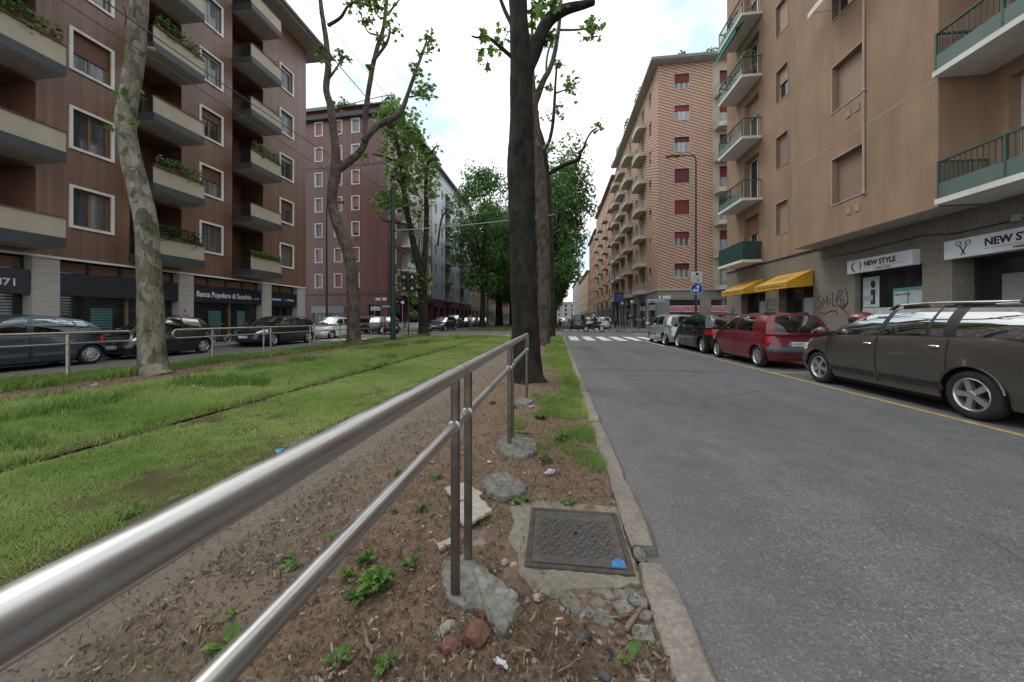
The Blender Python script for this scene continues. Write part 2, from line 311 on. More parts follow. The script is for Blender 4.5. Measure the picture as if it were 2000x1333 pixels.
# ------------------------------------------------------------------ mesh helpers
class MB:
    def __init__(s): s.v = []; s.f = []; s.m = []
    def add(s, vs, fs, mi=0):
        o = len(s.v); s.v += [tuple(v) for v in vs]; s.f += [tuple(i+o for i in f) for f in fs]; s.m += [mi]*len(fs); return s
    def box(s, x0, y0, z0, x1, y1, z1, mi=0):
        return s.add([(x0, y0, z0), (x1, y0, z0), (x1, y1, z0), (x0, y1, z0), (x0, y0, z1), (x1, y0, z1), (x1, y1, z1), (x0, y1, z1)],
                     [(0, 3, 2, 1), (4, 5, 6, 7), (0, 1, 5, 4), (1, 2, 6, 5), (2, 3, 7, 6), (3, 0, 4, 7)], mi)
    def quad(s, a, b, c, d, mi=0): return s.add([a, b, c, d], [(0, 1, 2, 3)], mi)
    def tube(s, path, rad, n=8, cap=True, mi=0, jit=0.):
        P = [Vector(p) for p in path]; rr = rad if isinstance(rad, (list, tuple)) else [rad]*len(P)
        rings = []; up = None
        for i, p in enumerate(P):
            d = (P[min(i+1, len(P)-1)]-P[max(i-1, 0)]).normalized()
            if up is None:
                up = Vector((0, 0, 1)) if abs(d.z) < .9 else Vector((1, 0, 0))
            a = d.cross(up).normalized(); b = a.cross(d).normalized(); up = b
            rings.append([p+(a*math.cos(t)+b*math.sin(t))*rr[i]*(1+(random.uniform(-jit, jit) if jit else 0)) for t in [2*math.pi*k/n for k in range(n)]])
        vs = [v for r in rings for v in r]; fs = []
        for i in range(len(P)-1):
            for k in range(n):
                k2 = (k+1) % n; fs.append((i*n+k, i*n+k2, (i+1)*n+k2, (i+1)*n+k))
        if cap: fs.append(tuple(range(n-1, -1, -1))); fs.append(tuple((len(P)-1)*n+k for k in range(n)))
        return s.add(vs, fs, mi)
    def lathe(s, prof, n=16, axis='z', c=(0, 0, 0), mi=0, closed=False):
        vs = []
        for (r, h) in prof:
            for k in range(n):
                t = 2*math.pi*k/n; a, b = r*math.cos(t), r*math.sin(t)
                vs.append({'z': (c[0]+a, c[1]+b, c[2]+h), 'y': (c[0]+a, c[1]+h, c[2]+b), 'x': (c[0]+h, c[1]+a, c[2]+b)}[axis])
        fs = []; m = len(prof)
        for i in range(m-1+(1 if closed else 0)):
            for k in range(n):
                k2 = (k+1) % n; i2 = (i+1) % m; fs.append((i*n+k, i*n+k2, i2*n+k2, i2*n+k))
        return s.add(vs, fs, mi)
    def prism(s, poly, z0, z1, mi=0, axis='z'):
        n = len(poly)
        def T(a, b, h): return {'z': (a, b, h), 'y': (a, h, b), 'x': (h, a, b)}[axis]
        vs = [T(a, b, z0) for a, b in poly]+[T(a, b, z1) for a, b in poly]
        fs = [tuple(range(n-1, -1, -1)), tuple(range(n, 2*n))]+[(k, (k+1) % n, n+(k+1) % n, n+k) for k in range(n)]
        return s.add(vs, fs, mi)
    def ball(s, c, r, nu=10, nv=6, mi=0):
        if not isinstance(r, (tuple, list)): r = (r, r, r)
        vs = []; fs = []
        for j in range(nv+1):
            ph = math.pi*j/nv
            for k in range(nu):
                t = 2*math.pi*k/nu; vs.append((c[0]+r[0]*math.sin(ph)*math.cos(t), c[1]+r[1]*math.sin(ph)*math.sin(t), c[2]+r[2]*math.cos(ph)))
        for j in range(nv):
            for k in range(nu): fs.append((j*nu+k, (j+1)*nu+k, (j+1)*nu+(k+1) % nu, j*nu+(k+1) % nu))
        return s.add(vs, fs, mi)
    def grid(s, pts, mi=0, flip=False):      # pts[i][j]
        a, b = len(pts), len(pts[0]); vs = [p for r in pts for p in r]; fs = []
        for i in range(a-1):
            for j in range(b-1):
                q = (i*b+j, i*b+j+1, (i+1)*b+j+1, (i+1)*b+j); fs.append(q[::-1] if flip else q)
        return s.add(vs, fs, mi)
    def mesh(s, name, mats, smooth=False, angle=35, fix=False):
        me = bpy.data.meshes.new(name); me.from_pydata(s.v, [], s.f)
        for m in (mats if isinstance(mats, (list, tuple)) else [mats]): me.materials.append(MATS[m] if isinstance(m, str) else m)
        if any(s.m): me.polygons.foreach_set('material_index', s.m)
        if fix:
            bm = bmesh.new(); bm.from_mesh(me); bmesh.ops.remove_doubles(bm, verts=bm.verts, dist=1e-5); bmesh.ops.recalc_face_normals(bm, faces=bm.faces); bm.to_mesh(me); bm.free()
        if smooth:
            me.shade_smooth(); me.set_sharp_from_angle(angle=R(angle))
        me.update(); return me
def ob(name, data, parent=None, loc=None, rot=None, mw=None, kind=None):
    o = bpy.data.objects.new(name, data); COL.objects.link(o)
    if parent: o.parent = parent
    if loc is not None: o.location = loc
    if rot is not None: o.rotation_euler = rot
    if mw is not None: o.matrix_local = mw
    if kind: o['kind'] = kind
    return o
def tag(o, label, cat, group=None):
    o['label'] = label; o['category'] = cat
    if group: o['group'] = group
    return o
def thing(name, label, cat, loc=(0, 0, 0), rz=0, group=None):
    o = ob(name, None, loc=loc, rot=(0, 0, rz)); o.empty_display_size = .1; return tag(o, label, cat, group)
CACHE = {}
def cm(key, fn):
    if key not in CACHE: CACHE[key] = fn()
    return CACHE[key]
def B(x0, y0, z0, x1, y1, z1): return MB().box(x0, y0, z0, x1, y1, z1)
def text_ob(name, s, size, mat, parent=None, mw=None, align='LEFT', ext=.003, bold=0., sx=1.):
    cu = bpy.data.curves.new(name, 'FONT'); cu.body = s; cu.size = size; cu.extrude = ext; cu.offset = bold; cu.align_x = align
    cu.space_character = 1.0; cu.materials.append(MATS[mat]); cu.resolution_u = 3
    tmp = bpy.data.objects.new(name, cu); me = bpy.data.meshes.new_from_object(tmp); bpy.data.objects.remove(tmp)
    me.name = name; o = ob(name, me, parent, mw=mw); return o
FACE_M = Matrix(((1, 0, 0, 0), (0, 0, -1, 0), (0, 1, 0, 0), (0, 0, 0, 1)))   # text plane -> upright, facing -y
def Tm(x, y, z): return Matrix.Translation((x, y, z))
def lerp(a, b, t): return a+(b-a)*t
# ------------------------------------------------------------------ survey helpers: photo measurements -> metres
_f, _vh, _uv = 690., 622.6, 1086.; _psi = math.atan((_uv-1000)/_f); _c, _s = math.cos(_psi), math.sin(_psi)
def gp(u, v, z=0.):
    Z = _f*(1.25-z)/(v-_vh); X = (u-1000)/_f*Z; return (X*_c-Z*_s, X*_s+Z*_c)
def wy(Y, u, v):          # point in the upright plane at street distance Y
    t = (u-1000)/_f; Z = Y/(t*_s+_c); return Vector((Z*(t*_c-_s), Y, 1.25-(v-_vh)*Z/_f))
def dist(x, y): return np.sqrt(x*x+y*y)
# ------------------------------------------------------------------ ground
def sheet(name, x0, y0, x1, y1, z, mat, nx=1, ny=1, amp=0, sc=1.):
    pts = [[(lerp(x0, x1, i/nx), lerp(y0, y1, j/ny), z+(amp*mnoise.fractal(Vector((lerp(x0, x1, i/nx)*sc, lerp(y0, y1, j/ny)*sc, 0)), 1., 2., 4) if amp else 0)) for i in range(nx+1)] for j in range(ny+1)]
    return ob(name, MB().grid(pts).mesh(name, mat, smooth=bool(amp), angle=80), kind='structure')
RZ = -.03
sheet('ground', -900, -300, 900, 1500, -.25, 'grey_plaster')
LZ = -.14      # the left carriageway lies a step lower than the tram reserve
_xs, _ys = (-90, -10.2, -10.19, 90), (-14, 23.5, 34, 420)
ob('road', MB().grid([[(x, y, LZ if x <= -10.2 and y <= 23.5 else RZ) for x in _xs] for y in _ys]).mesh('road', 'asphalt'), kind='structure')
sheet('soil', -10.15, -8, .40, 24.3, -.004, 'soil')
sheet('soil_bank', -2.62, .15, .405, 12., .006, 'soil', 76, 290, .028, 3.2)
sheet('soil_verge', -9.9, 2., -7.45, 24., .004, 'soil', 40, 260, .03, 2.)
sheet('lawn_bed', -7.6, -6, -4.46, 24.1, .012, 'lawn_soil', 24, 200, .03, 1.2)
sheet('lawn_bed', -4.32, -6, -2.52, 24.1, .012, 'lawn_soil', 16, 200, .03, 1.2)
sheet('tram_verge', -9.8, 38.5, .3, 260, .0, 'lawn_soil')
# sunken tram rails
tr = thing('tram_track', 'steel tram rails sunk in the lawn and crossing the side street', 'tram track')
for x in (-2.98, -4.39, -6.0, -7.42):
    ob('rail', B(x-.03, 24.2, RZ-.01, x+.03, 120, RZ+.006).mesh('rail', 'steel_worn'), tr)
ob('rail', B(-4.425, -6, -.05, -4.36, 24.2, .0).mesh('rail', 'iron_rust'), tr)
# zebra stripes
def marking(x0, y0, x1, y1, mat='road_white', z=RZ+.004, name='road_marking'):
    o = ob(name, MB().quad((x0, y0, z), (x1, y0, z), (x1, y1, z), (x0, y1, z)).mesh(name, mat), kind='structure'); return o
for k in range(7): marking(.86+k*.92, 20.9, 1.40+k*.92, 25.4)
for k in range(8): marking(-4.2+k*.55, 24.6, -3.9+k*.55, 26.2)
for k in range(5): marking(-15.0+k*.95, 20.3, -14.5+k*.95, 23.2, z=LZ+.005)
for k in range(8): marking(.9+k*.85, 38.2, 1.4+k*.85, 41)
marking(5.0, -2, 5.11, 17.2, 'road_yellow'); marking(5.11, 9.05, 7.3, 9.15, 'road_yellow'); marking(5.11, 13.05, 7.3, 13.14, 'road_yellow')
marking(4.95, 17.2, 5.07, 22.5); marking(6.2, 29.5, 8.8, 29.9)
ob('road_joint', B(.56, 9.0, RZ, 4.1, 9.02, RZ+.004).mesh('j', 'black_plastic'), kind='structure')
# pavements with kerbs
def pavement(x0, y0, x1, y1, side, zt=.1):
    o = ob('pavement', B(x0, y0, RZ-.2, x1, y1, zt).mesh('pavement', 'pavement'), kind='structure')
    kx = x0 if side == 'l' else x1; y = y0
    while y < min(y1, y0+44):
        yy = min(y+1.4, y1)
        ob('kerb_stone', B(kx-(.16 if side == 'l' else 0), y+.004, RZ-.2, kx+(.16 if side == 'r' else 0), yy-.004, zt+.004).mesh('kerb_stone', 'granite'), o); y = yy
    return o
pavement(7.6, -8, 10.3, 23.3, 'l'); pavement(6.4, 35.2, 10.1, 260, 'l'); pavement(-18.2, -8, -15.95, 20.4, 'r', -.02); pavement(-18.2, 20.41, -17.2, 25.0, 'r', -.02); pavement(-18.2, 34.5, -14.6, 260, 'r')
ob('pavement', B(-60, 34.5, RZ-.05, -18.2, 36.3, .1).mesh('pavement', 'pavement'), kind='structure'); ob('pavement', B(10.1, 35.2, RZ-.05, 60, 36.6, .1).mesh('pavement', 'pavement'), kind='structure')
ob('pavement', B(10.3, 22.6, RZ-.05, 60, 23.9, .1).mesh('pavement', 'pavement'), kind='structure')
# near kerb: worn granite stones, each its own piece
kerb = ob('kerb', None, kind='structure')
def stone_block(x0, y0, x1, y1, z0, z1, seed, j=.008):
    random.seed(seed); n = max(4, int((y1-y0)/.14)); prof = [(x0, z0), (x0, z1-.012), (x0+.014, z1), (x1-.03, z1), (x1-.006, z1-.02), (x1, z1-.05), (x1, z0)]
    pts = []
    for k in range(n+1):
        y = lerp(y0, y1, k/n); e = .012 if k in (0, n) else 0
        pts.append([(x+random.uniform(-j, j)*.6+(-e if x > x0+.05 else e), y, z+(random.uniform(-j, j)*.5-e if z > z0 else 0)) for x, z in prof])
    mb = MB().grid(pts); m = len(prof)
    mb.add(pts[0], [tuple(range(m))]); mb.add(pts[-1], [tuple(range(m-1, -1, -1))])
    return mb.mesh('kerb_stone', 'granite', smooth=True, angle=40)
ks = [(-1.6, .2, 0), (.21, 1.86, 0), (1.98, 2.8, .0), (2.81, 4.35, .0), (4.36, 6.1, .0), (6.11, 7.6, 0), (7.61, 9.0, 0), (9.01, 10.6, .01), (10.61, 12.2, 0), (12.21, 13.9, 0), (13.91, 15.6, 0), (15.61, 17.4, 0), (17.41, 19.4, 0), (19.41, 21.4, 0), (21.41, 24.2, 0)]
for i, (a, b, dx) in enumerate(ks): ob('kerb_stone', stone_block(.40+dx, a+.006, .555+dx, b-.006, -.2, .028+.006*((i*7) % 3-1), 40+i), kerb)
for i, (a, b) in enumerate([(38.5, 60), (60.01, 90), (90.01, 160)]): ob('kerb_stone', stone_block(.40, a, .555, b, -.2, .04, 70+i), kerb)
kl = ob('kerb', None, kind='structure')
for i in range(16): ob('kerb_stone', B(-10.32, -6+i*1.9+.004, -.2, -10.16, -6+(i+1)*1.9-.004, .012).mesh('kerb_stone', 'granite'), kl)

# ------------------------------------------------------------------ blades
def blades(name, x, y, z, h, w, shade, mat, lean=.5, seg2=True, parent=None):
    n = len(x); a = rng.uniform(0, 2*np.pi, n); dx, dy = np.cos(a), np.sin(a); b = rng.uniform(0, 2*np.pi, n); l = h*lean*rng.uniform(.2, 1.2, n); lx, ly = np.cos(b)*l, np.sin(b)*l
    if seg2:
        v = np.empty((n, 5, 3)); v[:, 0] = np.stack([x-dx*w/2, y-dy*w/2, z], 1); v[:, 1] = np.stack([x+dx*w/2, y+dy*w/2, z], 1)
        mx, my, mz = x+lx*.35, y+ly*.35, z+h*.62
        v[:, 2] = np.stack([mx+dx*w*.38, my+dy*w*.38, mz], 1); v[:, 3] = np.stack([mx-dx*w*.38, my-dy*w*.38, mz], 1); v[:, 4] = np.stack([x+lx, y+ly, z+h], 1)
        k = 5; base_i = (np.arange(n)*5)[:, None]
        loops = np.concatenate([base_i+[0, 1, 2, 3], base_i+[3, 2, 4]], 1).ravel(); ls = (np.arange(n)*7)[:, None]+np.array([0, 4]); lt = np.tile([4, 3], n)
    else:
        v = np.empty((n, 3, 3)); v[:, 0] = np.stack([x-dx*w/2, y-dy*w/2, z], 1); v[:, 1] = np.stack([x+dx*w/2, y+dy*w/2, z], 1); v[:, 2] = np.stack([x+lx, y+ly, z+h], 1)
        k = 3; loops = np.arange(n*3); ls = (np.arange(n)*3)[:, None]; lt = np.full(n, 3)
    me = bpy.data.meshes.new(name); me.vertices.add(n*k); me.vertices.foreach_set('co', v.ravel())
    me.loops.add(len(loops)); me.loops.foreach_set('vertex_index', loops.astype(np.int32)); ls = ls.ravel(); me.polygons.add(len(ls)); me.polygons.foreach_set('loop_start', ls.astype(np.int32)); me.polygons.foreach_set('loop_total', lt.astype(np.int32))
    me.update(); at = me.attributes.new('shade', 'FLOAT', 'POINT'); at.data.foreach_set('value', np.repeat(np.clip(shade, 0, 1), k).astype(np.float32)); me.materials.append(MATS[mat])
    o = ob(name, me, parent, kind='stuff'); return o
_G = rng.uniform(0, 1, (64, 64))
def vnoise(x, y, sc):
    x = x*sc; y = y*sc; xi = np.floor(x).astype(int); yi = np.floor(y).astype(int); fx = x-xi; fy = y-yi; fx = fx*fx*(3-2*fx); fy = fy*fy*(3-2*fy)
    g = lambda a, b: _G[a % 64, b % 64]
    return (g(xi, yi)*(1-fx)+g(xi+1, yi)*fx)*(1-fy)+(g(xi, yi+1)*(1-fx)+g(xi+1, yi+1)*fx)*fy
def scatter(n, x0, x1, y0, y1, power=1.3, dmin=1.5):
    X = rng.uniform(x0, x1, n*8); Y = rng.uniform(y0, y1, n*8); d = np.maximum(dist(X, Y), dmin); p = d**-power; keep = rng.uniform(0, 1, n*8) < p/p.max()*1.0
    vis = X > -2.5*Y-3.2
    X, Y = X[keep & vis], Y[keep & vis]; return X[:n], Y[:n]
def lawn(name, label, n, x0, x1, y0, y1, hlo, hhi, sh0, sh1, mat='grass', dens=None, clump=1.2, power=1.25, lean=.6, wk=.0017, edge=.12):
    X, Y = scatter(n, x0, x1, y0, y1, power)
    m = np.ones(len(X), bool)
    ed = np.minimum(X-x0, x1-X); m &= rng.uniform(0, 1, len(X)) < np.clip(ed/edge*(.25+1.2*vnoise(X+9, Y, 4.)), .0, 1)
    if dens is not None: m &= rng.uniform(0, 1, len(X)) < dens(X, Y)
    X, Y = X[m], Y[m]; d = dist(X, Y); nn = .6*vnoise(X, Y, clump)+.4*vnoise(X+31, Y+7, clump*3.1)
    h = lerp(hlo, hhi, np.clip(nn*1.4-.2, 0, 1))*rng.uniform(.65, 1.25, len(X)); w = np.maximum(.0045, wk*d)*rng.uniform(.7, 1.2, len(X))
    sh = np.clip(lerp(sh0, sh1, .55*vnoise(X+5, Y+3, .9)+.25*vnoise(X, Y, 5.)+.2*rng.uniform(0, 1, len(X)))+(rng.uniform(0, 1, len(X)) < .05)*.3, 0, 1)
    o = blades(name, X, Y, np.full(len(X), -.005), h, w, sh, mat, lean); tag(o, label, 'grass'); return o
lawn('grass', 'closely mown pale green grass between the sunken rail and the dirt path', 165000, -4.36, -2.5, -.4, 24.4, .03, .085, .3, 1., lean=.9, clump=2.2)
lawn('grass', 'taller bright green grass between the bark mulch and the sunken rail', 150000, -7.65, -4.46, 1., 24.4, .05, .19, .3, 1., clump=1.6)
X, Y = scatter(34000, -7.5, -4.7, 2.5, 22, 1.2); mk = vnoise(X+3, Y*.8+4, 1.5) > .66; X, Y = X[mk], Y[mk]
tag(blades('weeds', X, Y, np.zeros(len(X)), rng.uniform(.08, .26, len(X)), np.maximum(.007, .002*dist(X, Y)), rng.uniform(.0, .5, len(X)), 'grass', .55), 'dark green tall weeds standing in the taller grass', 'weeds')
lawn('grass', 'thick grass fringe under the far side railing', 42000, -10.3, -9.05, 3., 24.4, .06, .2, .2, .65, dens=lambda X, Y: np.clip((-9.05-X)*2.2+vnoise(X, Y, 1.1)-.35, 0, 1), power=1.1)
lawn('grass', 'long grass growing along the granite kerb beyond the big dark tree', 34000, -.45, .42, 5.0, 24.3, .03, .17, .2, .95, dens=lambda X, Y: np.clip((X+.1)*1.3+.1+(Y-8.)*.1+(.6*vnoise(X, Y, 1.6)+.4*vnoise(X+4, Y, 6.)-.5)*2.4, 0, 1), power=1.0, edge=.03)
lawn('grass', 'patchy grass between the manhole and the big dark tree', 26000, -.5, .42, 2.36, 7.5, .03, .11, .2, .85, dens=lambda X, Y: np.clip((.55*vnoise(X+2, Y+5, 2.6)+.3*vnoise(X+8, Y+1, 6.5)+.15*vnoise(X, Y+3, 15.)-.47)*6+(X-.15)*1.2, 0, 1)*np.clip((Y-2.3)*1.2, 0, 1), power=1.0, edge=.03, clump=3)
lawn('grass', 'sparse grass tufts on the bark mulch beside the near railing', 9000, -2.2, -.1, 1.0, 8., .02, .07, .2, .8, dens=lambda X, Y: np.clip((vnoise(X+12, Y+15, 3.1)-.72)*6, 0, 1), power=1.2, edge=.03, clump=3)
lawn('grass', 'grass between the tram tracks past the side street', 9000, -9.6, .2, 38.7, 80, .1, .2, .25, .7, power=1., wk=.003)
FOOT = [[(868, 1095), (905, 1080), (945, 1105), (985, 1135), (1015, 1160), (1010, 1200), (985, 1240), (965, 1215), (945, 1190), (905, 1185), (872, 1165), (862, 1130)], [(968, 870), (985, 852), (1020, 855), (1048, 866), (1050, 882), (1025, 896), (985, 892)], [(938, 945), (955, 928), (990, 928), (1015, 940), (1031, 955), (1020, 968), (985, 978), (950, 965)]]
def inside(X, Y, poly):
    r = np.zeros(len(X), bool); n = len(poly)
    for i in range(n):
        (x0, y0), (x1, y1) = poly[i], poly[(i+1) % n]; c = ((y0 > Y) != (y1 > Y)) & (X < (x1-x0)*(Y-y0)/((y1-y0) or 1e-9)+x0); r ^= c
    return r
def chips(name, label, n, x0, x1, y0, y1, zfun, smin, smax, power):
    X, Y = scatter(n, x0, x1, y0, y1, power, 1.2); bad = (X > -.27) & (X < .4) & (Y > 1.62) & (Y < 2.38)
    for q in FOOT: bad |= inside(X, Y, [gp(u, v, .03) for u, v in q])
    bad |= (X > -.02) & (X < .4) & (Y > 1.42) & (Y <= 1.63) & (rng.uniform(0, 1, len(X)) < .7)
    bad &= rng.uniform(0, 1, len(X)) < .94; X, Y = X[~bad], Y[~bad]; n = len(X); L0 = smin+(smax-smin)*rng.beta(1.1, 3.2, n); W0 = L0*rng.uniform(.12, .45, n); a = rng.uniform(0, np.pi, n)
    ux, uy = np.cos(a)*L0/2, np.sin(a)*L0/2; vx, vy = -np.sin(a)*W0/2, np.cos(a)*W0/2; z = zfun+rng.uniform(.0, .018, n); t1 = rng.normal(0, .006, n); t2 = rng.normal(0, .004, n)
    v = np.empty((n, 4, 3)); v[:, 0] = np.stack([X-ux-vx, Y-uy-vy, z-t1], 1); v[:, 1] = np.stack([X+ux-vx*.6, Y+uy-vy*.6, z+t1], 1); v[:, 2] = np.stack([X+ux*.9+vx, Y+uy*.9+vy, z+t1+t2], 1); v[:, 3] = np.stack([X-ux+vx, Y-uy+vy, z-t1+t2], 1)
    me = bpy.data.meshes.new(name); me.vertices.add(n*4); me.vertices.foreach_set('co', v.ravel()); me.loops.add(n*4); me.loops.foreach_set('vertex_index', np.arange(n*4, dtype=np.int32)); me.polygons.add(n); me.polygons.foreach_set('loop_start', np.arange(0, n*4, 4, dtype=np.int32)); me.polygons.foreach_set('loop_total', np.full(n, 4, np.int32)); me.update()
    at = me.attributes.new('shade', 'FLOAT', 'POINT'); at.data.foreach_set('value', np.repeat(np.clip(rng.beta(2, 2.6, n), 0, 1), 4).astype(np.float32)); me.materials.append(MATS['chips']); o = ob(name, me, kind='stuff'); return tag(o, label, 'bark mulch')
chips('wood_chips', 'loose bark chips on the soil beside the near railing', 48000, -1.75, .40, .0, 9., .012, .004, .042, 1.5)
chips('wood_chips', 'scattered bark chips on the trodden dirt path', 9000, -2.6, -1.5, .1, 9., .01, .004, .024, 1.4)
chips('wood_chips', 'bark mulch strip in front of the far side railing', 9000, -9.6, -7.5, 3., 24., .014, .02, .07, 1.)

# ------------------------------------------------------------------ steel railings
def railing(name, label, x, y0, y1, posts, loop0, loop1, h=1.0, lo=.775, r=.03, rp=.021, mat='steel', group=None, base=-.03):
    t = thing(name, label, 'railing', (x, y0, 0), group=group); L1 = y1-y0
    def arc(y, sgn):       # rounded end joining both rails
        rad = (h-lo)/2; return [(0, y+sgn*rad*math.sin(a)*.8, (h+lo)/2+rad*math.cos(a)) for a in [math.pi*k/8 for k in range(9)]]
    path = [(0, 0, h), (0, L1*.25, h), (0, L1*.5, h), (0, L1*.75, h), (0, L1, h)]
    ob('top_rail', MB().tube(path, r, 24).mesh('top_rail', mat, True, 60), t)
    ob('lower_rail', MB().tube([(0, 0, lo), (0, L1*.5, lo), (0, L1, lo)], r*.72, 16).mesh('lower_rail', mat, True, 60), t)
    for fl, y, sg in ((loop0, 0, -1), (loop1, L1, 1)):
        if fl: ob('end_bend', MB().tube(arc(y, sg), [lerp(r, r*.72, k/8) for k in range(9)], 16).mesh('end_bend', mat, True, 60), t)
    for y in posts:
        ob('post', MB().tube([(0, y-y0, base), (0, y-y0, h-.01)], rp, 14).mesh('post', 'steel_post' if mat == 'steel' else mat, True, 60), t)
    for y in posts: ob('collar', MB().lathe([(r*.72, -.02), (r*.72+.006, -.018), (r*.72+.006, .018), (r*.72, .02)], 16, 'y', (0, y-y0, lo)).mesh('collar', mat, True), t)
    return t
railing('steel_railing', 'polished steel railing section sweeping past the camera at lower left', -.445, -1.9, 1.62, [-1.7, 1.53], False, False)
railing('steel_railing', 'middle steel railing section between the two pairs of posts', -.445, 1.63, 3.44, [1.76, 3.38], False, False)
railing('steel_railing', 'far steel railing section ending in a bend before the big dark tree', -.445, 3.45, 5.42, [3.56, 5.40], False, True)
railing('steel_railing', 'worn railing section in front of the blue grey car', -9.75, 2.2, 6.95, [2.6, 4.2, 5.95], False, True, .955, .74, .028, .03, 'steel_worn')
railing('steel_railing', 'worn railing section between the mottled tree and the crooked tree', -9.75, 8.0, 15.9, [8.97, 10.75, 11.05, 13.0, 13.25, 15.0], True, True, .955, .74, .028, .026, 'steel_worn')
railing('steel_railing', 'worn railing section behind the dark green tram pole', -9.75, 16.7, 23.6, [17.7, 19.0, 20.3, 21.5, 22.0], True, True, .955, .74, .028, .026, 'steel_worn')

# ------------------------------------------------------------------ rubble, manhole and litter by the kerb
def rock(rx, ry, rz, seed, sub=2, rough=.22):
    bm = bmesh.new(); bmesh.ops.create_icosphere(bm, subdivisions=sub, radius=1)
    for v in bm.verts:
        n = v.co.normalized(); k = 1+rough*(mnoise.noise(n*1.7+Vector((seed*3.1, seed, 0)))*1.4+.5*mnoise.noise(n*4+Vector((0, seed*2.3, 5)))); v.co = Vector((n.x*rx*k, n.y*ry*k, n.z*rz*k))
    me = bpy.data.meshes.new('stone'); bm.to_mesh(me); bm.free(); return me
def put_rock(name, label, cat, x, y, rx, ry, rz, mat, seed, sink=.3, rz_rot=0., rough=.22, group=None, sub=2):
    me = rock(rx, ry, rz, seed, sub, rough); me.materials.append(MATS[mat]); me.shade_smooth(); me.set_sharp_from_angle(angle=R(32))
    o = ob(name, me, loc=(x, y, rz*(1-2*sink)+.004), rot=(random.uniform(-.1, .1), random.uniform(-.1, .1), rz_rot)); return tag(o, label, cat, group)
def slab(name, label, cat, poly, z0, z1, mat, parent=None, bev=.006, seed=0, amp=.003, jit=.006):
    cx = sum(q[0] for q in poly)/len(poly); cy = sum(q[1] for q in poly)/len(poly); P = []; random.seed(seed)
    for i in range(len(poly)):
        a, b = poly[i], poly[(i+1) % len(poly)]; P.append((a[0]-cx, a[1]-cy)); L0 = math.hypot(b[0]-a[0], b[1]-a[1]); k = int(L0/.03)
        for q in range(1, k+1): t = q/(k+1); P.append((lerp(a[0], b[0], t)-cx+random.uniform(-jit, jit), lerp(a[1], b[1], t)-cy+random.uniform(-jit, jit)))
    n = len(P); mb = MB(); rings = []; rad = max(.02, max(math.hypot(*q) for q in P)); nb = bev/rad
    for z, s in ((z0, 1.), (z1-bev, 1.), (z1-bev*.3, 1-.35*nb), (z1, 1-nb), (z1, .82-nb), (z1, .6), (z1, .4), (z1, .2)):
        rings.append([(q[0]*s, q[1]*s, z+(amp*2.2*mnoise.fractal(Vector((q[0]*s+cx, q[1]*s+cy, seed))*22, 1., 2., 3) if z > z0 else 0)) for q in P])
    mb.grid([r+[r[0]] for r in rings], flip=True); mb.add(rings[-1]+[(0, 0, z1)], [(k, (k+1) % n, n) for k in range(n)])
    o = ob(name, mb.mesh(name, mat, True, 30, fix=True), parent, loc=(cx, cy, 0))
    if label: tag(o, label, cat)
    return o
mh = thing('manhole', 'square cast iron manhole cover with blue paint on one corner', 'manhole', (0, 0, 0))
slab('concrete_collar', None, None, [(-.3, 2.28), (-.12, 2.4), (.15, 2.39), (.385, 2.37), (.392, 1.7), (.3, 1.665), (.15, 1.64), (.05, 1.62), (-.02, 1.58), (-.1, 1.59), (-.18, 1.7), (-.2, 1.84), (-.27, 1.95), (-.25, 2.1)], -.06, .024, 'concrete_moss', mh, seed=3)
fr = MB(); a0, b0, a1, b1 = -.155, 1.735, .375, 2.275
for q in ((a0, b0, a1, b0+.025), (a0, b1-.025, a1, b1), (a0, b0+.025, a0+.025, b1-.025), (a1-.025, b0+.025, a1, b1-.025)): fr.box(q[0], q[1], .0, q[2], q[3], .034)
ob('frame', fr.mesh('frame', 'iron_rust'), mh)
ob('cover', B(a0+.033, b0+.033, .0, a1-.033, b1-.033, .036).mesh('cover', 'iron'), mh)
ch = MB(); p = .034
for i in range(12):
    for j in range(10):
        x = a0+.065+i*p+(p/2 if j % 2 else 0); y = b0+.10+j*p
        if x < a1-.06:
            sg = 1 if (i+j) % 2 else -1
            ch.add([(x-.012, y-.012*sg-.004, .036), (x+.012, y+.012*sg-.004, .036), (x+.012, y+.012*sg+.004, .036), (x-.012, y-.012*sg+.004, .036), (x-.011, y-.011*sg-.002, .041), (x+.011, y+.011*sg-.002, .041), (x+.011, y+.011*sg+.002, .041), (x-.011, y-.011*sg+.002, .041)], [(4, 5, 6, 7), (0, 1, 5, 4), (1, 2, 6, 5), (2, 3, 7, 6), (3, 0, 4, 7)])
o = ob('chevron_tread', ch.mesh('chevron_tread', 'iron'), mh, kind='stuff')
ob('lift_hole', MB().lathe([(0.0001, .0372), (.013, .0372)], 12, 'z', ((a0+a1)/2+.0, (b0+b1)/2+.02, 0)).mesh('lift_hole', 'dark_interior'), mh)
ob('paint_patch', MB().add([(.272, 1.772, .0375), (.338, 1.772, .0375), (.338, 1.822, .0375), (.318, 1.836, .0375), (.29, 1.83, .0375), (.275, 1.805, .0375)], [(0, 1, 2, 3, 4, 5)]).mesh('paint_patch', 'paint_blue'), mh)
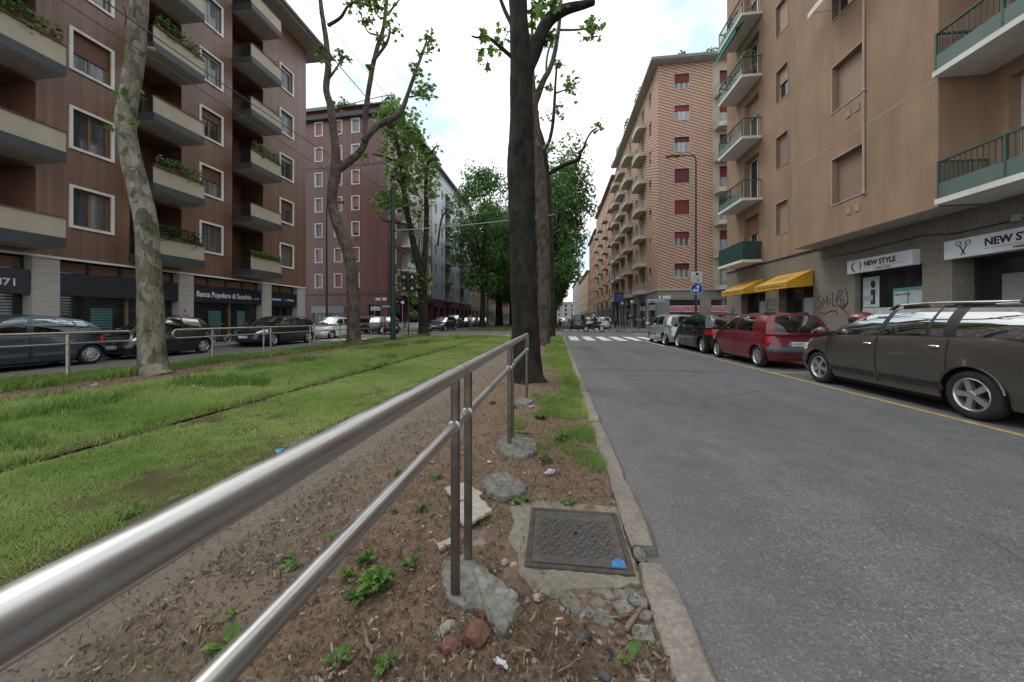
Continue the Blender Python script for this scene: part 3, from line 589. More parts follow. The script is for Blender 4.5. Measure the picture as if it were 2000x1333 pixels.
# broken paving pieces in front of the manhole
random.seed(11)
pieces = [(1087, 1150, 24, 'wide cracked'), (1131, 1136, 26, 'mossy'), (1171, 1153, 26, 'greenish'), (1114, 1174, 18, 'small grey'), (1138, 1167, 10, 'tiny grey'), (1168, 1178, 18, 'thin grey'), (1150, 1197, 15, 'upright pale'), (1176, 1206, 20, 'long grey'), (1218, 1186, 20, 'square grey'), (1246, 1175, 16, 'light'), (1256, 1199, 17, 'dark'), (1255, 1237, 24, 'large ridged'), (1212, 1160, 15, 'rough'), (1232, 1155, 14, 'purplish'), (1125, 1190, 12, 'faint grey')]
for i, (u, v, r, w) in enumerate(pieces):
    x, y = gp(u, v, .02); q = r*1.6/(v-622.6)/1.0; k = random.randint(4, 6); a = random.uniform(0, 6)
    poly = [(x+q*random.uniform(.8, 1.1)*math.cos(a+2*math.pi*t/k), y+q*.85*random.uniform(.8, 1.1)*math.sin(a+2*math.pi*t/k)) for t in range(k)]
    slab('paving_fragment', w+' broken paving fragment below the manhole'+[', near its left corner', ', under its middle', ', near its right corner'][0 if u < 1120 else 1 if u < 1190 else 2], 'paving fragment', poly, -.03, .018+.008*random.random(), 'concrete_moss' if i in (1, 2, 5, 0, 3) else 'concrete', seed=20+i, bev=.004, jit=.003)
rocks = [('stone', 'reddish brown half brick near the lower frame edge below the post pair', 'brick', 930, 1243, .055, .045, .045, 'stone_red', .25), ('stone', 'smaller dark red brick chunk left of the half brick', 'brick', 880, 1256, .045, .035, .028, 'stone_red', .4),
         ('pebble', 'smooth dark grey oval pebble below the broken paving', 'stone', 1142, 1240, .02, .034, .018, 'stone_dark', .25), ('pebble', 'tan rounded stone beside the concrete collar corner', 'stone', 1050, 1163, .026, .021, .016, 'stone_tan', .3),
         ('pebble', 'small brown stone right of the dark oval pebble', 'stone', 1170, 1250, .014, .012, .01, 'stone_tan', .3), ('pebble', 'flat blue grey stone below the small brown stone', 'stone', 1186, 1268, .03, .022, .01, 'stone_dark', .4),
         ('pebble', 'greenish rounded stone under the cracked paving', 'stone', 1096, 1185, .014, .016, .011, 'stone_grey', .3), ('pebble', 'grey stone left of the tan rounded stone', 'stone', 1031, 1167, .014, .011, .009, 'stone_grey', .3),
         ('stone', 'pale grey stone left of the red brick chunk', 'stone', 872, 1222, .045, .025, .022, 'stone_grey', .4), ('pebble', 'brown stone at the foot of the near concrete footing', 'stone', 942, 1197, .02, .017, .015, 'stone_red', .3),
         ('pebble', 'pale rounded stone low in the mulch at centre', 'stone', 1044, 1287, .016, .013, .01, 'stone_grey', .3), ('stone', 'light grey stone near the kerb in the bottom corner', 'stone', 1268, 1297, .026, .02, .014, 'stone_grey', .35),
         ('stone', 'black coal like lump at the bottom edge', 'stone', 1180, 1318, .03, .022, .02, 'stone_dark', .3), ('stone', 'grey chunk against the bottom of the kerb', 'stone', 1258, 1328, .03, .025, .015, 'stone_grey', .35),
         ('pebble', 'rounded grey stone among chips left of the manhole', 'stone', 985, 1095, .022, .018, .015, 'stone_grey', .3), ('pebble', 'brownish stone beside the left edge of the manhole collar', 'stone', 1003, 1100, .02, .017, .013, 'stone_tan', .3),
         ('stone', 'grey rubble lump behind the near double posts', 'stone', 935, 1060, .05, .045, .022, 'stone_grey', .35), ('stone', 'rubble stone wedged in the kerb gap beside the manhole', 'stone', 1248, 1082, .05, .035, .03, 'concrete', .35)]
for i, (n, lb, ct, u, v, a, b, c, m, sk) in enumerate(rocks):
    x, y = gp(u, v, .02); put_rock(n, lb, ct, x, y, a, b, c, m, i+1, sk, random.uniform(0, 3))
# loose pebbles nobody would count
gm = MB()
for i in range(520):
    x = random.uniform(-1.7, .38); y = .75+random.random()**1.6*4; r = random.uniform(.003, .011)
    rr = [random.uniform(.7, 1.2)*r for _ in range(3)]; gm.ball((x, y, .012+rr[2]*.4), rr, 6, 4, i % 3)
tag(ob('gravel', gm.mesh('gravel', ['stone_grey', 'stone_tan', 'stone_dark'], True, 60), kind='stuff'), 'tiny pebbles mixed into the mulch by the kerb', 'gravel')
# concrete post footings
def footing(label, pts, h, seed):
    slab('concrete_footing', label, 'footing', [gp(u, v, .03) for u, v in pts], -.05, h, 'concrete', seed=seed, bev=.02, amp=.007, jit=.01)
footing('long cracked concrete footing under the near pair of railing posts', [(868, 1095), (905, 1080), (945, 1105), (985, 1135), (1015, 1160), (1010, 1200), (985, 1240), (965, 1215), (945, 1190), (905, 1185), (872, 1165), (862, 1130)], .03, 5)
footing('round concrete footing under the second pair of railing posts', [(968, 870), (985, 852), (1020, 855), (1048, 866), (1050, 882), (1025, 896), (985, 892)], .05, 6)
footing('weathered concrete lump with a small hole beside the pale broken tiles', [(938, 945), (955, 928), (990, 928), (1015, 940), (1031, 955), (1020, 968), (985, 978), (950, 965)], .05, 7)
footing('small concrete footing under the last railing post', [(1005, 782), (1015, 776), (1035, 776), (1042, 783), (1030, 790), (1010, 789)], .03, 8)
slab('broken_tile', 'pale broken tile furthest from the camera behind the double posts', 'tile', [gp(868, 950, .05), gp(905, 940, .05), gp(943, 960, .05), gp(930, 972, .05), gp(890, 975, .05)], .028, .042, 'tile_pale', seed=31, bev=.003)
slab('broken_tile', 'pale stepped broken tile lying behind the double posts', 'tile', [gp(878, 988, .06), gp(935, 968, .06), gp(962, 995, .06), gp(920, 1020, .06), gp(905, 1022, .06)], .04, .058, 'tile_pale', seed=32, bev=.003)
slab('broken_tile', 'narrow pale tile strip left of the double posts', 'tile', [gp(852, 1058, .04), gp(885, 1045, .04), gp(890, 1054, .04), gp(858, 1070, .04)], .01, .03, 'tile_pale', seed=33, bev=.003)
# twigs
random.seed(5)
for i, (u0, v0, u1, v1, r, lb) in enumerate([(1222, 1235, 1255, 1190, .009, 'thick bent twig near the kerb by the broken paving'), (1180, 1207, 1245, 1205, .005, 'thin straight twig beside the thick bent twig'), (715, 1235, 728, 1290, .008, 'grey twig lying under the lower rail'), (1085, 1318, 1140, 1285, .004, 'thin twig lying at the bottom centre'), (615, 1040, 640, 1020, .005, 'short dark twig on the dirt path edge'), (540, 1190, 585, 1183, .004, 'slim twig in the mulch between the rails'), (1000, 845, 1055, 850, .014, 'brown root stub behind the second footing')]):
    (xa, ya), (xb, yb) = gp(u0, v0, .02), gp(u1, v1, .02); P = [(lerp(xa, xb, t)+random.uniform(-.006, .006), lerp(ya, yb, t)+random.uniform(-.006, .006), .02+r) for t in (0, .25, .5, .75, 1)]
    tag(ob('twig', MB().tube(P, [r, r*1.1, r, r*.9, r*.6], 7, jit=.15).mesh('twig', 'twig', True, 60)), lb, 'twig')
# litter
def crumple(name, label, cat, x, y, sx, sy, sz, mat, seed, z=.02):
    me = rock(sx, sy, sz, seed, 2, .6); me.materials.append(MATS[mat]); tag(ob(name, me, loc=(x, y, z+sz*.5), rot=(0, 0, seed)), label, cat)
crumple('crushed_can', 'crushed pale can lying in the grass beyond the manhole', 'can', *gp(1076, 921, .03), .055, .025, .018, 'litter_white', 4)
crumple('wrapper', 'blue and white wrapper at the lawn edge behind the top rail', 'wrapper', *gp(546, 888), .05, .03, .02, 'litter_blue', 5)
crumple('paper_scrap', 'white paper scrap beside the weathered concrete lump', 'paper', *gp(956, 908), .02, .015, .01, 'litter_white', 6)
crumple('paper_scrap', 'pale crumpled paper by the last railing footing', 'paper', *gp(1037, 798), .05, .02, .015, 'litter_white', 7)
crumple('paper_scrap', 'white litter in front of the far side grass fringe', 'paper', *gp(185, 755), .06, .03, .02, 'litter_white', 8)
crumple('plastic_scrap', 'grey white plastic shred low in the mulch', 'plastic', *gp(980, 1308), .03, .01, .008, 'litter_white', 9)
for i, (u, v, lb) in enumerate([(1091, 1212, 'orange filtered cigarette butt above the dark pebble'), (1087, 1239, 'tan cigarette butt left of the dark pebble')]):
    x, y = gp(u, v, .02); t = thing('cigarette_butt', lb, 'cigarette butt', (x, y, .026), i*1.2+.3)
    ob('filter', MB().tube([(0, 0, 0), (.018, 0, 0)], .0045, 8).mesh('filter', 'filter_orange', True), t); ob('paper', MB().tube([(-.012, 0, 0), (0, 0, 0)], .0044, 8).mesh('paper', 'litter_white', True), t)
# dandelion clocks in the taller grass
random.seed(77)
for k, (u, v) in enumerate(((377, 757), (395, 762))):
    x, y = gp(u, v, .2); t = thing('dandelion', ['first', 'second', 'third', 'fourth', 'fifth'][k]+' white dandelion clock in the taller grass, counted from the left', 'dandelion', (x, y, 0)); t['label'] = ['white dandelion clock before the mottled tree and left of its twin', 'white dandelion clock just right of its twin in the grass', 'white dandelion clock midway along the taller grass', 'white dandelion clock closest to the left edge', 'white dandelion clock farthest along the taller grass'][k]
    ob('stem', MB().tube([(0, 0, 0), (.01, 0, .2)], .003, 5).mesh('stem', 'leaf'), t); ob('head', MB().ball((.01, 0, .22), .016, 8, 6).mesh('head', 'litter_white', True), t)
# broad-leaved weeds
def leaf_fan(mb, c, n, L0, mi=0, up=.6, wid=.5):
    for k in range(n):
        a = random.uniform(0, 2*math.pi); l = L0*random.uniform(.6, 1.1); e = random.uniform(.2, 1.)*up; d = Vector((math.cos(a), math.sin(a), 0)); sd = Vector((-d.y, d.x, 0)); c0 = Vector(c)
        pts = []
        for t, w in ((0, .06), (.35, .5), (.65, .42), (.9, .16), (1., .02)):
            p = c0+d*l*t+Vector((0, 0, 1))*(e*l*math.sin(t*2.1)); ww = w*wid*l
            pts.append([p-sd*ww+Vector((0, 0, ww*.25)), p, p+sd*ww+Vector((0, 0, ww*.25))])
        mb.grid(pts, mi)
def shade_attr(me, lo=0., hi=1., per=None):
    at = me.attributes.new('shade', 'FLOAT', 'POINT'); n = len(me.vertices); k = per or 15
    vals = np.repeat(rng.uniform(lo, hi, n//k+1), k)[:n]; at.data.foreach_set('value', vals.astype(np.float32))
weeds = [(560, 1100, .045, 10, 'fine weed sprout beside the lone green weed'), (655, 1060, .05, 12, 'weed tuft half way down the dirt path'), (760, 1010, .055, 14, 'weed tuft behind the pale tile strip'), (820, 1000, .05, 12, 'small weed left of the near double posts'), (960, 790, .07, 16, 'weed tuft beyond the second footing on the left'), (1000, 800, .07, 18, 'weed tuft left of the last footing'), (660, 1300, .05, 14, 'weed tuft at the bottom edge below the lower rail'), (750, 1310, .05, 14, 'creeping weeds at the bottom edge near the grey twig'), (800, 1110, .05, 14, 'grassy weed right of the large weed clump'), (700, 1175, .07, 16, 'weed tuft below the large weed clump'), (735, 1150, .09, 44, 'large leafy weed clump left of the near double posts'), (715, 1100, .06, 16, 'small leafy weed behind the large weed clump'), (440, 1275, .07, 14, 'green weed tuft low in the mulch at left'), (566, 1115, .05, 10, 'lone green weed on the dirt path edge'), (1055, 820, .1, 36, 'broad weed patch beyond the second footing'), (1095, 862, .12, 14, 'low broadleaf weed beside the grass near the kerb'), (1065, 905, .09, 9, 'dark broadleaf weed just beyond the crushed can'), (1020, 988, .07, 12, 'grassy weed at the far corner of the manhole collar'), (850, 940, .07, 6, 'small leafed weed left of the pale tiles'), (1232, 1300, .06, 3, 'two leaf seedling near the kerb at the bottom'), (1110, 990, .06, 10, 'thin weed near the manhole back edge'), (680, 1130, .05, 8, 'weed sprig between path and large weed clump'), (775, 930, .07, 10, 'upright weed beside the dirt path under the lower rail'), (450, 1210, .05, 6, 'tiny weed above the low left tuft'), (835, 650, .55, 30, 'bright green shoots at the foot of the leafy tree'), (250, 1010, .1, 8, 'dark dock leaves at the lawn edge')]
for i, (u, v, L0, n, lb) in enumerate(weeds):
    random.seed(300+i); x, y = gp(u, v, .0); mb = MB(); leaf_fan(mb, (0, 0, 0), n, L0); leaf_fan(mb, (L0*.3, L0*.2, 0), n//2, L0*.7, up=1.3)
    me = mb.mesh('weed', 'leaf'); shade_attr(me, .1, .8); tag(ob('weed', me, loc=(x, y, .012)), lb, 'weed')
# ------------------------------------------------------------------ buildings
def fm(ox, oy, ang): return Tm(ox, oy, 0) @ Matrix.Rotation(ang, 4, 'Z')
LEFT, RIGHT, FRONT = R(90), R(-90), 0.
def wall(openings, x0, x1, z0, z1, mat, back='dark_interior', rmat=None):
    """wall sheet in the plane y=0 with recessed openings (x0,z0,x1,z1,depth)"""
    xs = sorted({x0, x1, *[o[0] for o in openings], *[o[2] for o in openings]}); zs = sorted({z0, z1, *[o[1] for o in openings], *[o[3] for o in openings]})
    xs = [x for x in xs if x0 <= x <= x1]; zs = [z for z in zs if z0 <= z <= z1]; mb = MB()
    for i in range(len(xs)-1):
        j = 0
        while j < len(zs)-1:
            cx = (xs[i]+xs[i+1])/2; hit = lambda jj: any(o[0] < cx < o[2] and o[1] < (zs[jj]+zs[jj+1])/2 < o[3] for o in openings)
            if hit(j): j += 1; continue
            k = j
            while k+1 < len(zs)-1 and not hit(k+1): k += 1
            mb.quad((xs[i], 0, zs[j]), (xs[i+1], 0, zs[j]), (xs[i+1], 0, zs[k+1]), (xs[i], 0, zs[k+1])); j = k+1
    for (a, b, c, d, dp) in openings:
        mb.quad((a, 0, b), (a, dp, b), (a, dp, d), (a, 0, d), 2); mb.quad((c, dp, b), (c, 0, b), (c, 0, d), (c, dp, d), 2); mb.quad((a, 0, d), (a, dp, d), (c, dp, d), (c, 0, d), 2); mb.quad((a, dp, b), (a, 0, b), (c, 0, b), (c, dp, b), 2)
        mb.quad((a, dp, b), (c, dp, b), (c, dp, d), (a, dp, d), 1)
    return mb.mesh('wall', [mat, back, rmat or mat])
def barframe(w, h, t, y0, y1, mul=0, rail=None):
    mb = MB(); mb.box(0, y0, 0, t, y1, h); mb.box(w-t, y0, 0, w, y1, h); mb.box(t, y0, 0, w-t, y1, t); mb.box(t, y0, h-t, w-t, y1, h)
    for k in range(mul): x = w*(k+1)/(mul+1); mb.box(x-t*.6, y0+.004, t, x+t*.6, y1-.004, h-t)
    if rail: mb.box(t, y0+.004, rail-t/2, w-t, y1-.004, rail+t/2)
    return mb
def window(th, F, x, z, w, h, sur=('stucco_white', .1, .05), frame='frame_grey', pane='pane', rec=.2, mul=1, shut=None, sill=None, fr=.05):
    """opening lower-left corner (x,z); children: sash, panes, shutter, sill"""
    mw = F @ Tm(x, 0, z)
    if sur:
        m, s, pr = sur
        def mk():
            mb = MB(); mb.box(-s, -pr, -s, 0, .0, h+s); mb.box(w, -pr, -s, w+s, .0, h+s); mb.box(0, -pr, h, w, .0, h+s); mb.box(0, -pr, -s, w, .0, 0); return mb.mesh('window', m)
        o = ob('window', cm(('sur', w, h, sur), mk), th, mw=mw)
        if True: ob('sash', cm(('sash', w, h, frame, mul, rec, fr), lambda: barframe(w, h, fr, rec-.08, rec-.03, mul).mesh('sash', frame)), o)
    else: o = ob('window', cm(('sash', w, h, frame, mul, rec, fr), lambda: barframe(w, h, fr, rec-.08, rec-.03, mul).mesh('window', frame)), th, mw=mw)
    top = h if not shut else h*(1-shut[1])
    if top > .12:
        n = mul+1
        for k in range(n):
            a = fr if k == 0 else fr*.6; b = fr if k == n-1 else fr*.6; pw = w/n
            ob('pane', cm(('pane', w, h, n, pane, k == 0, k == n-1, rec), lambda: B(a, rec-.05, fr, pw-b, rec-.04, h-fr).mesh('pane', pane)), o, loc=(k*pw, 0, 0))
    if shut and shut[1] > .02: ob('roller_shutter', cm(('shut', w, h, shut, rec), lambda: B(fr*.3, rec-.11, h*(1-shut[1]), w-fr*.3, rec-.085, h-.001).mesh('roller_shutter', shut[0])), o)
    if sill: ob('sill', cm(('sill', w, sill), lambda: B(-.08, -.07, -.055, w+.08, .1, -.002).mesh('sill', sill)), o)
    return o
def leafclump(name, label, cat, loc, sx, sy, sz, n, size, mat='leaf', rz=0, group=None, droop=0):
    mb = MB(); 
    for k in range(n):
        a = random.uniform(0, 6.28); r = math.sqrt(random.random()); px, py = r*math.cos(a)*sx, r*math.sin(a)*sy; pz = random.random()**.8*sz*(1-.6*r*r)-(droop*random.random() if droop else 0); s = size*random.uniform(.6, 1.2)
        d = Vector((random.uniform(-1, 1), random.uniform(-1, 1), random.uniform(-.4, .8))).normalized(); e = d.cross(Vector((random.uniform(-1, 1), random.uniform(-1, 1), random.uniform(-1, 1)))).normalized(); p = Vector((px, py, pz))
        mb.add([p-e*s*.4, p+d*s*.5, p+e*s*.4, p-d*s*.5], [(0, 1, 2, 3)])
    me = mb.mesh('foliage', mat); shade_attr(me, .0, .9, 4); o = thing(name, label, cat, loc, rz, group); ob('foliage', me, o, kind='stuff'); return o

# ===== left apartment block, ribbed brown ceramic facing (plane x=-18, street distance 2..23.55)
FL = fm(-18, 0, LEFT)
lb = thing('apartment_block', 'brown ribbed ceramic apartment block with cream balconies and bank at street level', 'building', (-18, 12, 0)); ILB = Matrix.Translation((18, -12, 0)); FLl = ILB @ FL
X0, X1 = 2., 23.55; ops = []; wins = []
stor = [4.75+2.96*k for k in range(6)]
for (a, b) in ((5.4, 6.5), (11.1, 12.25), (15.93, 17.03), (21.17, 22.24)):
    for k, z in enumerate(stor[:-1] if a != 21.17 else stor):
        if z+1.5 < 20.2: ops.append((a, z, b, z+1.42, .22)); wins.append((a, z, b-a, k))
logs = [(7.9, 10.17), (12.9, 15.0), (17.7, 19.8)]
for (a, b) in logs:
    for k in range(6): ops.append((a, 3.98+2.96*k, b, 3.98+2.96*k+2.55, 1.5))
ob('wall', wall(ops, X0, X1, 3.5, 20.7, 'rib_tile_brown', 'rib_tile_brown', 'rib_tile_brown'), lb, mw=FLl)
ob('end_wall', MB().quad((X1, 0, 0), (X1, 14, 0), (X1, 14, 20.7), (X1, 0, 20.7)).mesh('end_wall', 'rib_tile_brown'), lb, mw=FLl); ob('end_wall', MB().quad((X0, 14, 0), (X0, 0, 0), (X0, 0, 20.7), (X0, 14, 20.7)).mesh('end_wall', 'rib_tile_brown'), lb, mw=FLl)
rf = ob('roof', B(X0-.5, -1.15, 20.72, X1+1.25, 14.5, 21.0).mesh('roof', 'soffit'), lb, mw=FLl); ob('gutter', B(X0-.5, -1.3, 20.80, X1+1.4, -1.152, 21.06).mesh('gutter', 'roof_tin'), rf)
ob('gutter', B(X1+1.252, -1.15, 20.80, X1+1.4, 14.5, 21.06).mesh('gutter', 'roof_tin'), rf)
sh = {0: [None, .0], }
random.seed(21)
for (a, z, w, k) in wins:
    col = 0 if a < 8 else 1 if a < 13 else 2 if a < 18 else 3
    s = {(1, 2): ('shutter_brown', .55), (2, 3): ('shutter_grey', .1), (2, 1): ('shutter_brown', .45), (2, 0): None, (3, 2): ('shutter_grey', .2), (3, 4): ('shutter_grey', .15), (2, 2): ('shutter_brown', .3), (3, 1): ('shutter_brown', .4)}.get((col, k))
    window(lb, FLl, a, z, w, 1.42, ('stucco_white', .1, .06), 'wood_frame' if k < 3 else 'frame_grey', 'pane_curtain' if (col+k) % 3 == 0 else 'pane', mul=1, shut=s, sill=None, fr=.07)
for ci, (a, b) in enumerate(logs):
    for k in range(6):
        z = 3.66+2.96*k
        bl = ob('balcony', cm(('lslab', b-a), lambda: MB().box(0, -1.2, .0, b-a, -.004, .1).box(0, -1.2, .1, b-a, 1.49, .3).mesh('balcony', 'soffit')), lb, mw=FLl @ Tm(a, 0, z))
        ob('slab_edge', cm(('ledge', b-a), lambda: MB().box(-.03, -1.24, .02, b-a+.03, -1.202, .36).box(-.034, -1.2, .02, -.002, -.01, .36).box(b-a+.002, -1.2, .02, b-a+.034, -.01, .36).mesh('slab_edge', 'slate_edge')), bl)
        ob('parapet', cm(('lpar', b-a), lambda: MB().box(.0, -1.22, .362, b-a+.02, -1.15, 1.04).box(b-a-.05, -1.149, .362, b-a+.02, -.02, 1.04).mesh('parapet', 'stucco_cream')), bl)
        ob('coping', cm(('lcop', b-a), lambda: B(-.02, -1.26, 1.042, b-a+.05, -1.11, 1.075).mesh('coping', 'shutter_brown')), bl)
        def rl():
            mb = MB()
            for t in range(10): mb.box(-.01, -1.12+t*.12, .3, .005, -1.105+t*.12, 1.05)
            mb.box(-.015, -1.14, 1.05, .01, 0, 1.08); return mb.mesh('side_railing', 'metal_dark')
        ob('side_railing', cm('lrail', rl), bl, kind='stuff')
        d = ob('balcony_door', cm(('ldoor', 1), lambda: barframe(1.2, 2.2, .07, 1.40, 1.45, 1).mesh('balcony_door', 'wood_frame')), lb, mw=FLl @ Tm(a+.35, 0, z+.31)); ob('pane', cm(('lpane', 1), lambda: B(.07, 1.42, .07, 1.13, 1.43, 2.13).mesh('pane', 'pane_dark')), d)
        if (ci, k) in ((0, 2), (1, 3), (1, 1), (2, 0), (0, 4), (1, 0), (2, 2)):
            m = {(1, 0): 'leaf_dark'}.get((ci, k), 'leaf')
            pl = thing('planter', ['lush green', 'trailing green', 'low green'][ci]+' balcony planting on the '+['third', 'fifth', 'fourth', 'second', 'first'][0 if (ci, k) == (0, 2) else 2 if (ci, k) == (1, 3) else 3 if k == 1 else 4 if k == 0 else 1 if k == 4 else 0]+' balcony up, '+['left', 'middle', 'right'][ci]+' stack of the brown block', 'planter', (-18+1.18, (a+b)/2, z+1.07), R(90))
            ob('box', B(-(b-a)/2+.1, -.09, -.02, (b-a)/2-.1, .09, .1).mesh('box', 'shutter_brown'), pl)
            mb = MB(); random.seed(ci*10+k)
            for q in range(620):
                xx = random.uniform(-(b-a)/2+.1, (b-a)/2-.1); hz = random.random()**.8*(.55 if (ci, k) != (2, 0) else .3); p = Vector((xx, random.uniform(-.2, .16), .02+hz-(.25*random.random() if random.random() < .3 else 0))); s_ = random.uniform(.08, .15)
                dd = Vector((random.uniform(-1, 1), random.uniform(-1, 1), random.uniform(-.3, 1))).normalized(); e = dd.orthogonal().normalized(); mb.add([p-e*s_*.4, p+dd*s_*.5, p+e*s_*.4, p-dd*s_*.5], [(0, 1, 2, 3)])
            me = mb.mesh('foliage', m); shade_attr(me, 0, .8, 4); ob('foliage', me, pl, kind='stuff')
        if (ci, k) in ((0, 1), (1, 2), (2, 4), (2, 3)):
            mb = MB()
            for q in range(160):
                p = Vector((a+.1+random.random()*(b-a-.2), -1.2+random.uniform(-.05, .08), 1.08+random.random()*.14)); s_ = .06; dd = Vector((random.uniform(-1, 1), random.uniform(-1, 1), random.uniform(-.3, 1))).normalized(); e = dd.orthogonal().normalized(); mb.add([p-e*s_*.4, p+dd*s_*.5, p+e*s_*.4, p-dd*s_*.5], [(0, 1, 2, 3)])
            me = mb.mesh('dry_plants', 'red_flower'); shade_attr(me, 0, 1, 4); ob('dry_plants', me, lb, mw=FLl @ Tm(0, 0, z), kind='stuff')
# ground floor: travertine piers, navy fascia, grilled shopfronts
ob('trim', B(X0, -.03, 3.42, X1, .1, 3.5).mesh('trim', 'stucco_white'), lb, mw=FLl)
for (a, b) in ((4.6, 5.3), (10.1, 10.79), (14.92, 15.6), (19.77, 20.48), (22.78, 23.55)): ob('pier', B(a, .02, 0, b, .6, 3.42).mesh('pier', 'travertine'), lb, mw=FLl)
for bi, (a, b) in enumerate(((5.3, 10.1), (10.79, 14.92), (15.6, 19.77), (20.48, 22.78))):
    sf = ob('shopfront', B(a, .45, 0, b, .5, 3.5).mesh('shopfront', 'pane_dark'), lb, mw=FLl)
    n = 4 if bi < 3 else 2
    for q in range(n+1): x = a+(b-a)*q/n; ob('transom_post', B(max(a, x-.05), .38, 2.95, min(b, x+.05), .449, 3.42).mesh('transom_post', 'frame_dark'), sf)
    for q in range(n): ob('transom_pane', B(a+(b-a)*q/n+.06, .42, 3.0, a+(b-a)*(q+1)/n-.06, .448, 3.38).mesh('transom_pane', 'wood_frame'), sf)
    ob('fascia', B(a+.02, .08, 2.1, b-.02, .44, 2.94).mesh('fascia', 'navy'), sf)
    if bi < 3:
        gm_ = MB(); z = .2
        while z < 2.05: gm_.box(a+.02, .40, z, b-.02, .415, z+.035); z += .105
        ob('grille', gm_.mesh('grille', 'metal_dark'), sf, kind='stuff')
        for x in (a+(b-a)*.55,): ob('mullion', B(x-.05, .36, 0, x+.05, .449, 2.1).mesh('mullion', 'wood_frame'), sf)
        ob('poster', B(a+(b-a)*.27, .425, .35, a+(b-a)*.44, .445, 1.65).mesh('poster', 'teal_poster'), sf); ob('poster', B(a+(b-a)*.68, .425, .35, a+(b-a)*.8, .445, 1.7).mesh('poster', 'teal_poster'), sf)
    else:
        ob('door', barframe(1.3, 2.05, .06, .36, .449, 1).mesh('door', 'frame_dark'), sf, loc=(a+.55, 0, 0)); ob('notice', B(a+.12, .42, 1.0, a+.45, .448, 1.8).mesh('notice', 'poster_white'), sf)
text_ob('lettering', '1871', .34, 'text_white', lb, FLl @ Tm(9.12, .075, 2.36) @ FACE_M, bold=.006)
ob('emblem', MB().lathe([(.0001, -.01), (.17, -.01), (.17, 0)], 20, 'y').mesh('emblem', 'text_white'), lb, mw=FLl @ Tm(8.62, .078, 2.5))
text_ob('lettering', 'Banca Popolare di Sondrio', .40, 'text_white', lb, FLl @ Tm(15.78, .075, 2.38) @ FACE_M @ Matrix.Diagonal((.76, 1, 1, 1)), bold=.008)
text_ob('lettering', 'dal 1871', .15, 'text_white', lb, FLl @ Tm(19.2, .075, 2.38) @ FACE_M @ Matrix.Diagonal((.8, 1, 1, 1)))
text_ob('lettering', 'BANCOMAT', .2, 'text_white', lb, FLl @ Tm(20.58, .075, 2.42) @ FACE_M @ Matrix.Diagonal((.7, 1, 1, 1)), bold=.004)
ob('emblem', MB().lathe([(.0001, -.01), (.13, -.01), (.13, 0)], 16, 'y').mesh('emblem', 'sign_blue'), lb, mw=FLl @ Tm(21.68, .075, 2.5))
text_ob('lettering', 'SPORTELLO', .2, 'text_white', lb, FLl @ Tm(21.88, .075, 2.42) @ FACE_M @ Matrix.Diagonal((.58, 1, 1, 1)), bold=.004)
ob('ground_return', B(X1-.02, .6, 0, X1-.004, 13.9, 3.5).mesh('ground_return', 'travertine'), lb, mw=FLl)
ob('downpipe', MB().tube([(X1+.07, .1, 0), (X1+.07, .1, 20.7)], .06, 8).mesh('downpipe', 'frame_dark', True), lb, mw=FLl)

ob('light_block', B(X0+.1, 1.7, .0, X1-.1, 13.8, 20.6).mesh('light_block', 'dark_interior'), lb, mw=FLl); ob('ceiling', MB().quad((X0, .1, 3.498), (X0, 1.7, 3.498), (X1-.03, 1.7, 3.498), (X1-.03, .1, 3.498)).mesh('ceiling', 'dark_interior'), lb, mw=FLl)  # unseen dark box added inside the hollow block to stop light leaks
# ===== right block, brown stucco: main plane x=10.14, bay at 9.2 over the shops
FR = fm(10.14, 0, RIGHT); rb = thing('apartment_block', 'tan stucco apartment block with green balconies above hairdresser shop', 'building', (10.14, 12, 0)); IRB = Matrix.Translation((-10.14, -12, 0)); FRl = IRB @ FR
# local x = -streetY
ops = []; smw = []; drs = []
for z in (5.1, 8.14, 11.18, 14.2, 17.2):
    ops.append((-17.8, z, -16.95, z+1.44, .24)); smw.append(z)
for k in range(5): ops.append((-20.6, 4.2+3.07*k, -19.2, 4.2+3.07*k+2.4, .45)); drs.append(4.2+3.07*k)
for k in range(5): ops.append((-9.3, 4.2+3.07*k, -6.3, 4.2+3.07*k+2.5, .35))
ops += [(-20.9, .12, -18.65, 2.85, .5), (-17.6, .12, -15.4, 2.85, .5), (-13.45, .12, -11.2, 2.8, .3), (-10.45, .12, -7.6, 2.8, .7), (-7.0, .12, -4.2, 2.8, .7)]
up = [o for o in ops if o[1] > 3.5]; lo = [o for o in ops if o[1] < 3.5]
ob('wall', wall(up, -22.54, 2., 4.0, 21.5, 'stucco_brown', 'stucco_brown'), rb, mw=FRl)
ob('base_wall', wall(lo, -22.54, 2., 0, 4.0, 'stone_clad', 'dark_interior', 'stone_clad'), rb, mw=FRl)
ob('stone_band', B(-22.54, -.03, 3.92, -15.1, -.003, 4.0).mesh('stone_band', 'frame_dark'), rb, mw=FRl)
ob('end_wall', MB().quad((-22.54, 12, 0), (-22.54, 0, 0), (-22.54, 0, 21.5), (-22.54, 12, 21.5)).quad((-22.54, 0, 21.5), (2, 0, 21.5), (2, 12, 21.5), (-22.54, 12, 21.5)).mesh('end_wall', 'stucco_brown'), rb, mw=FRl)
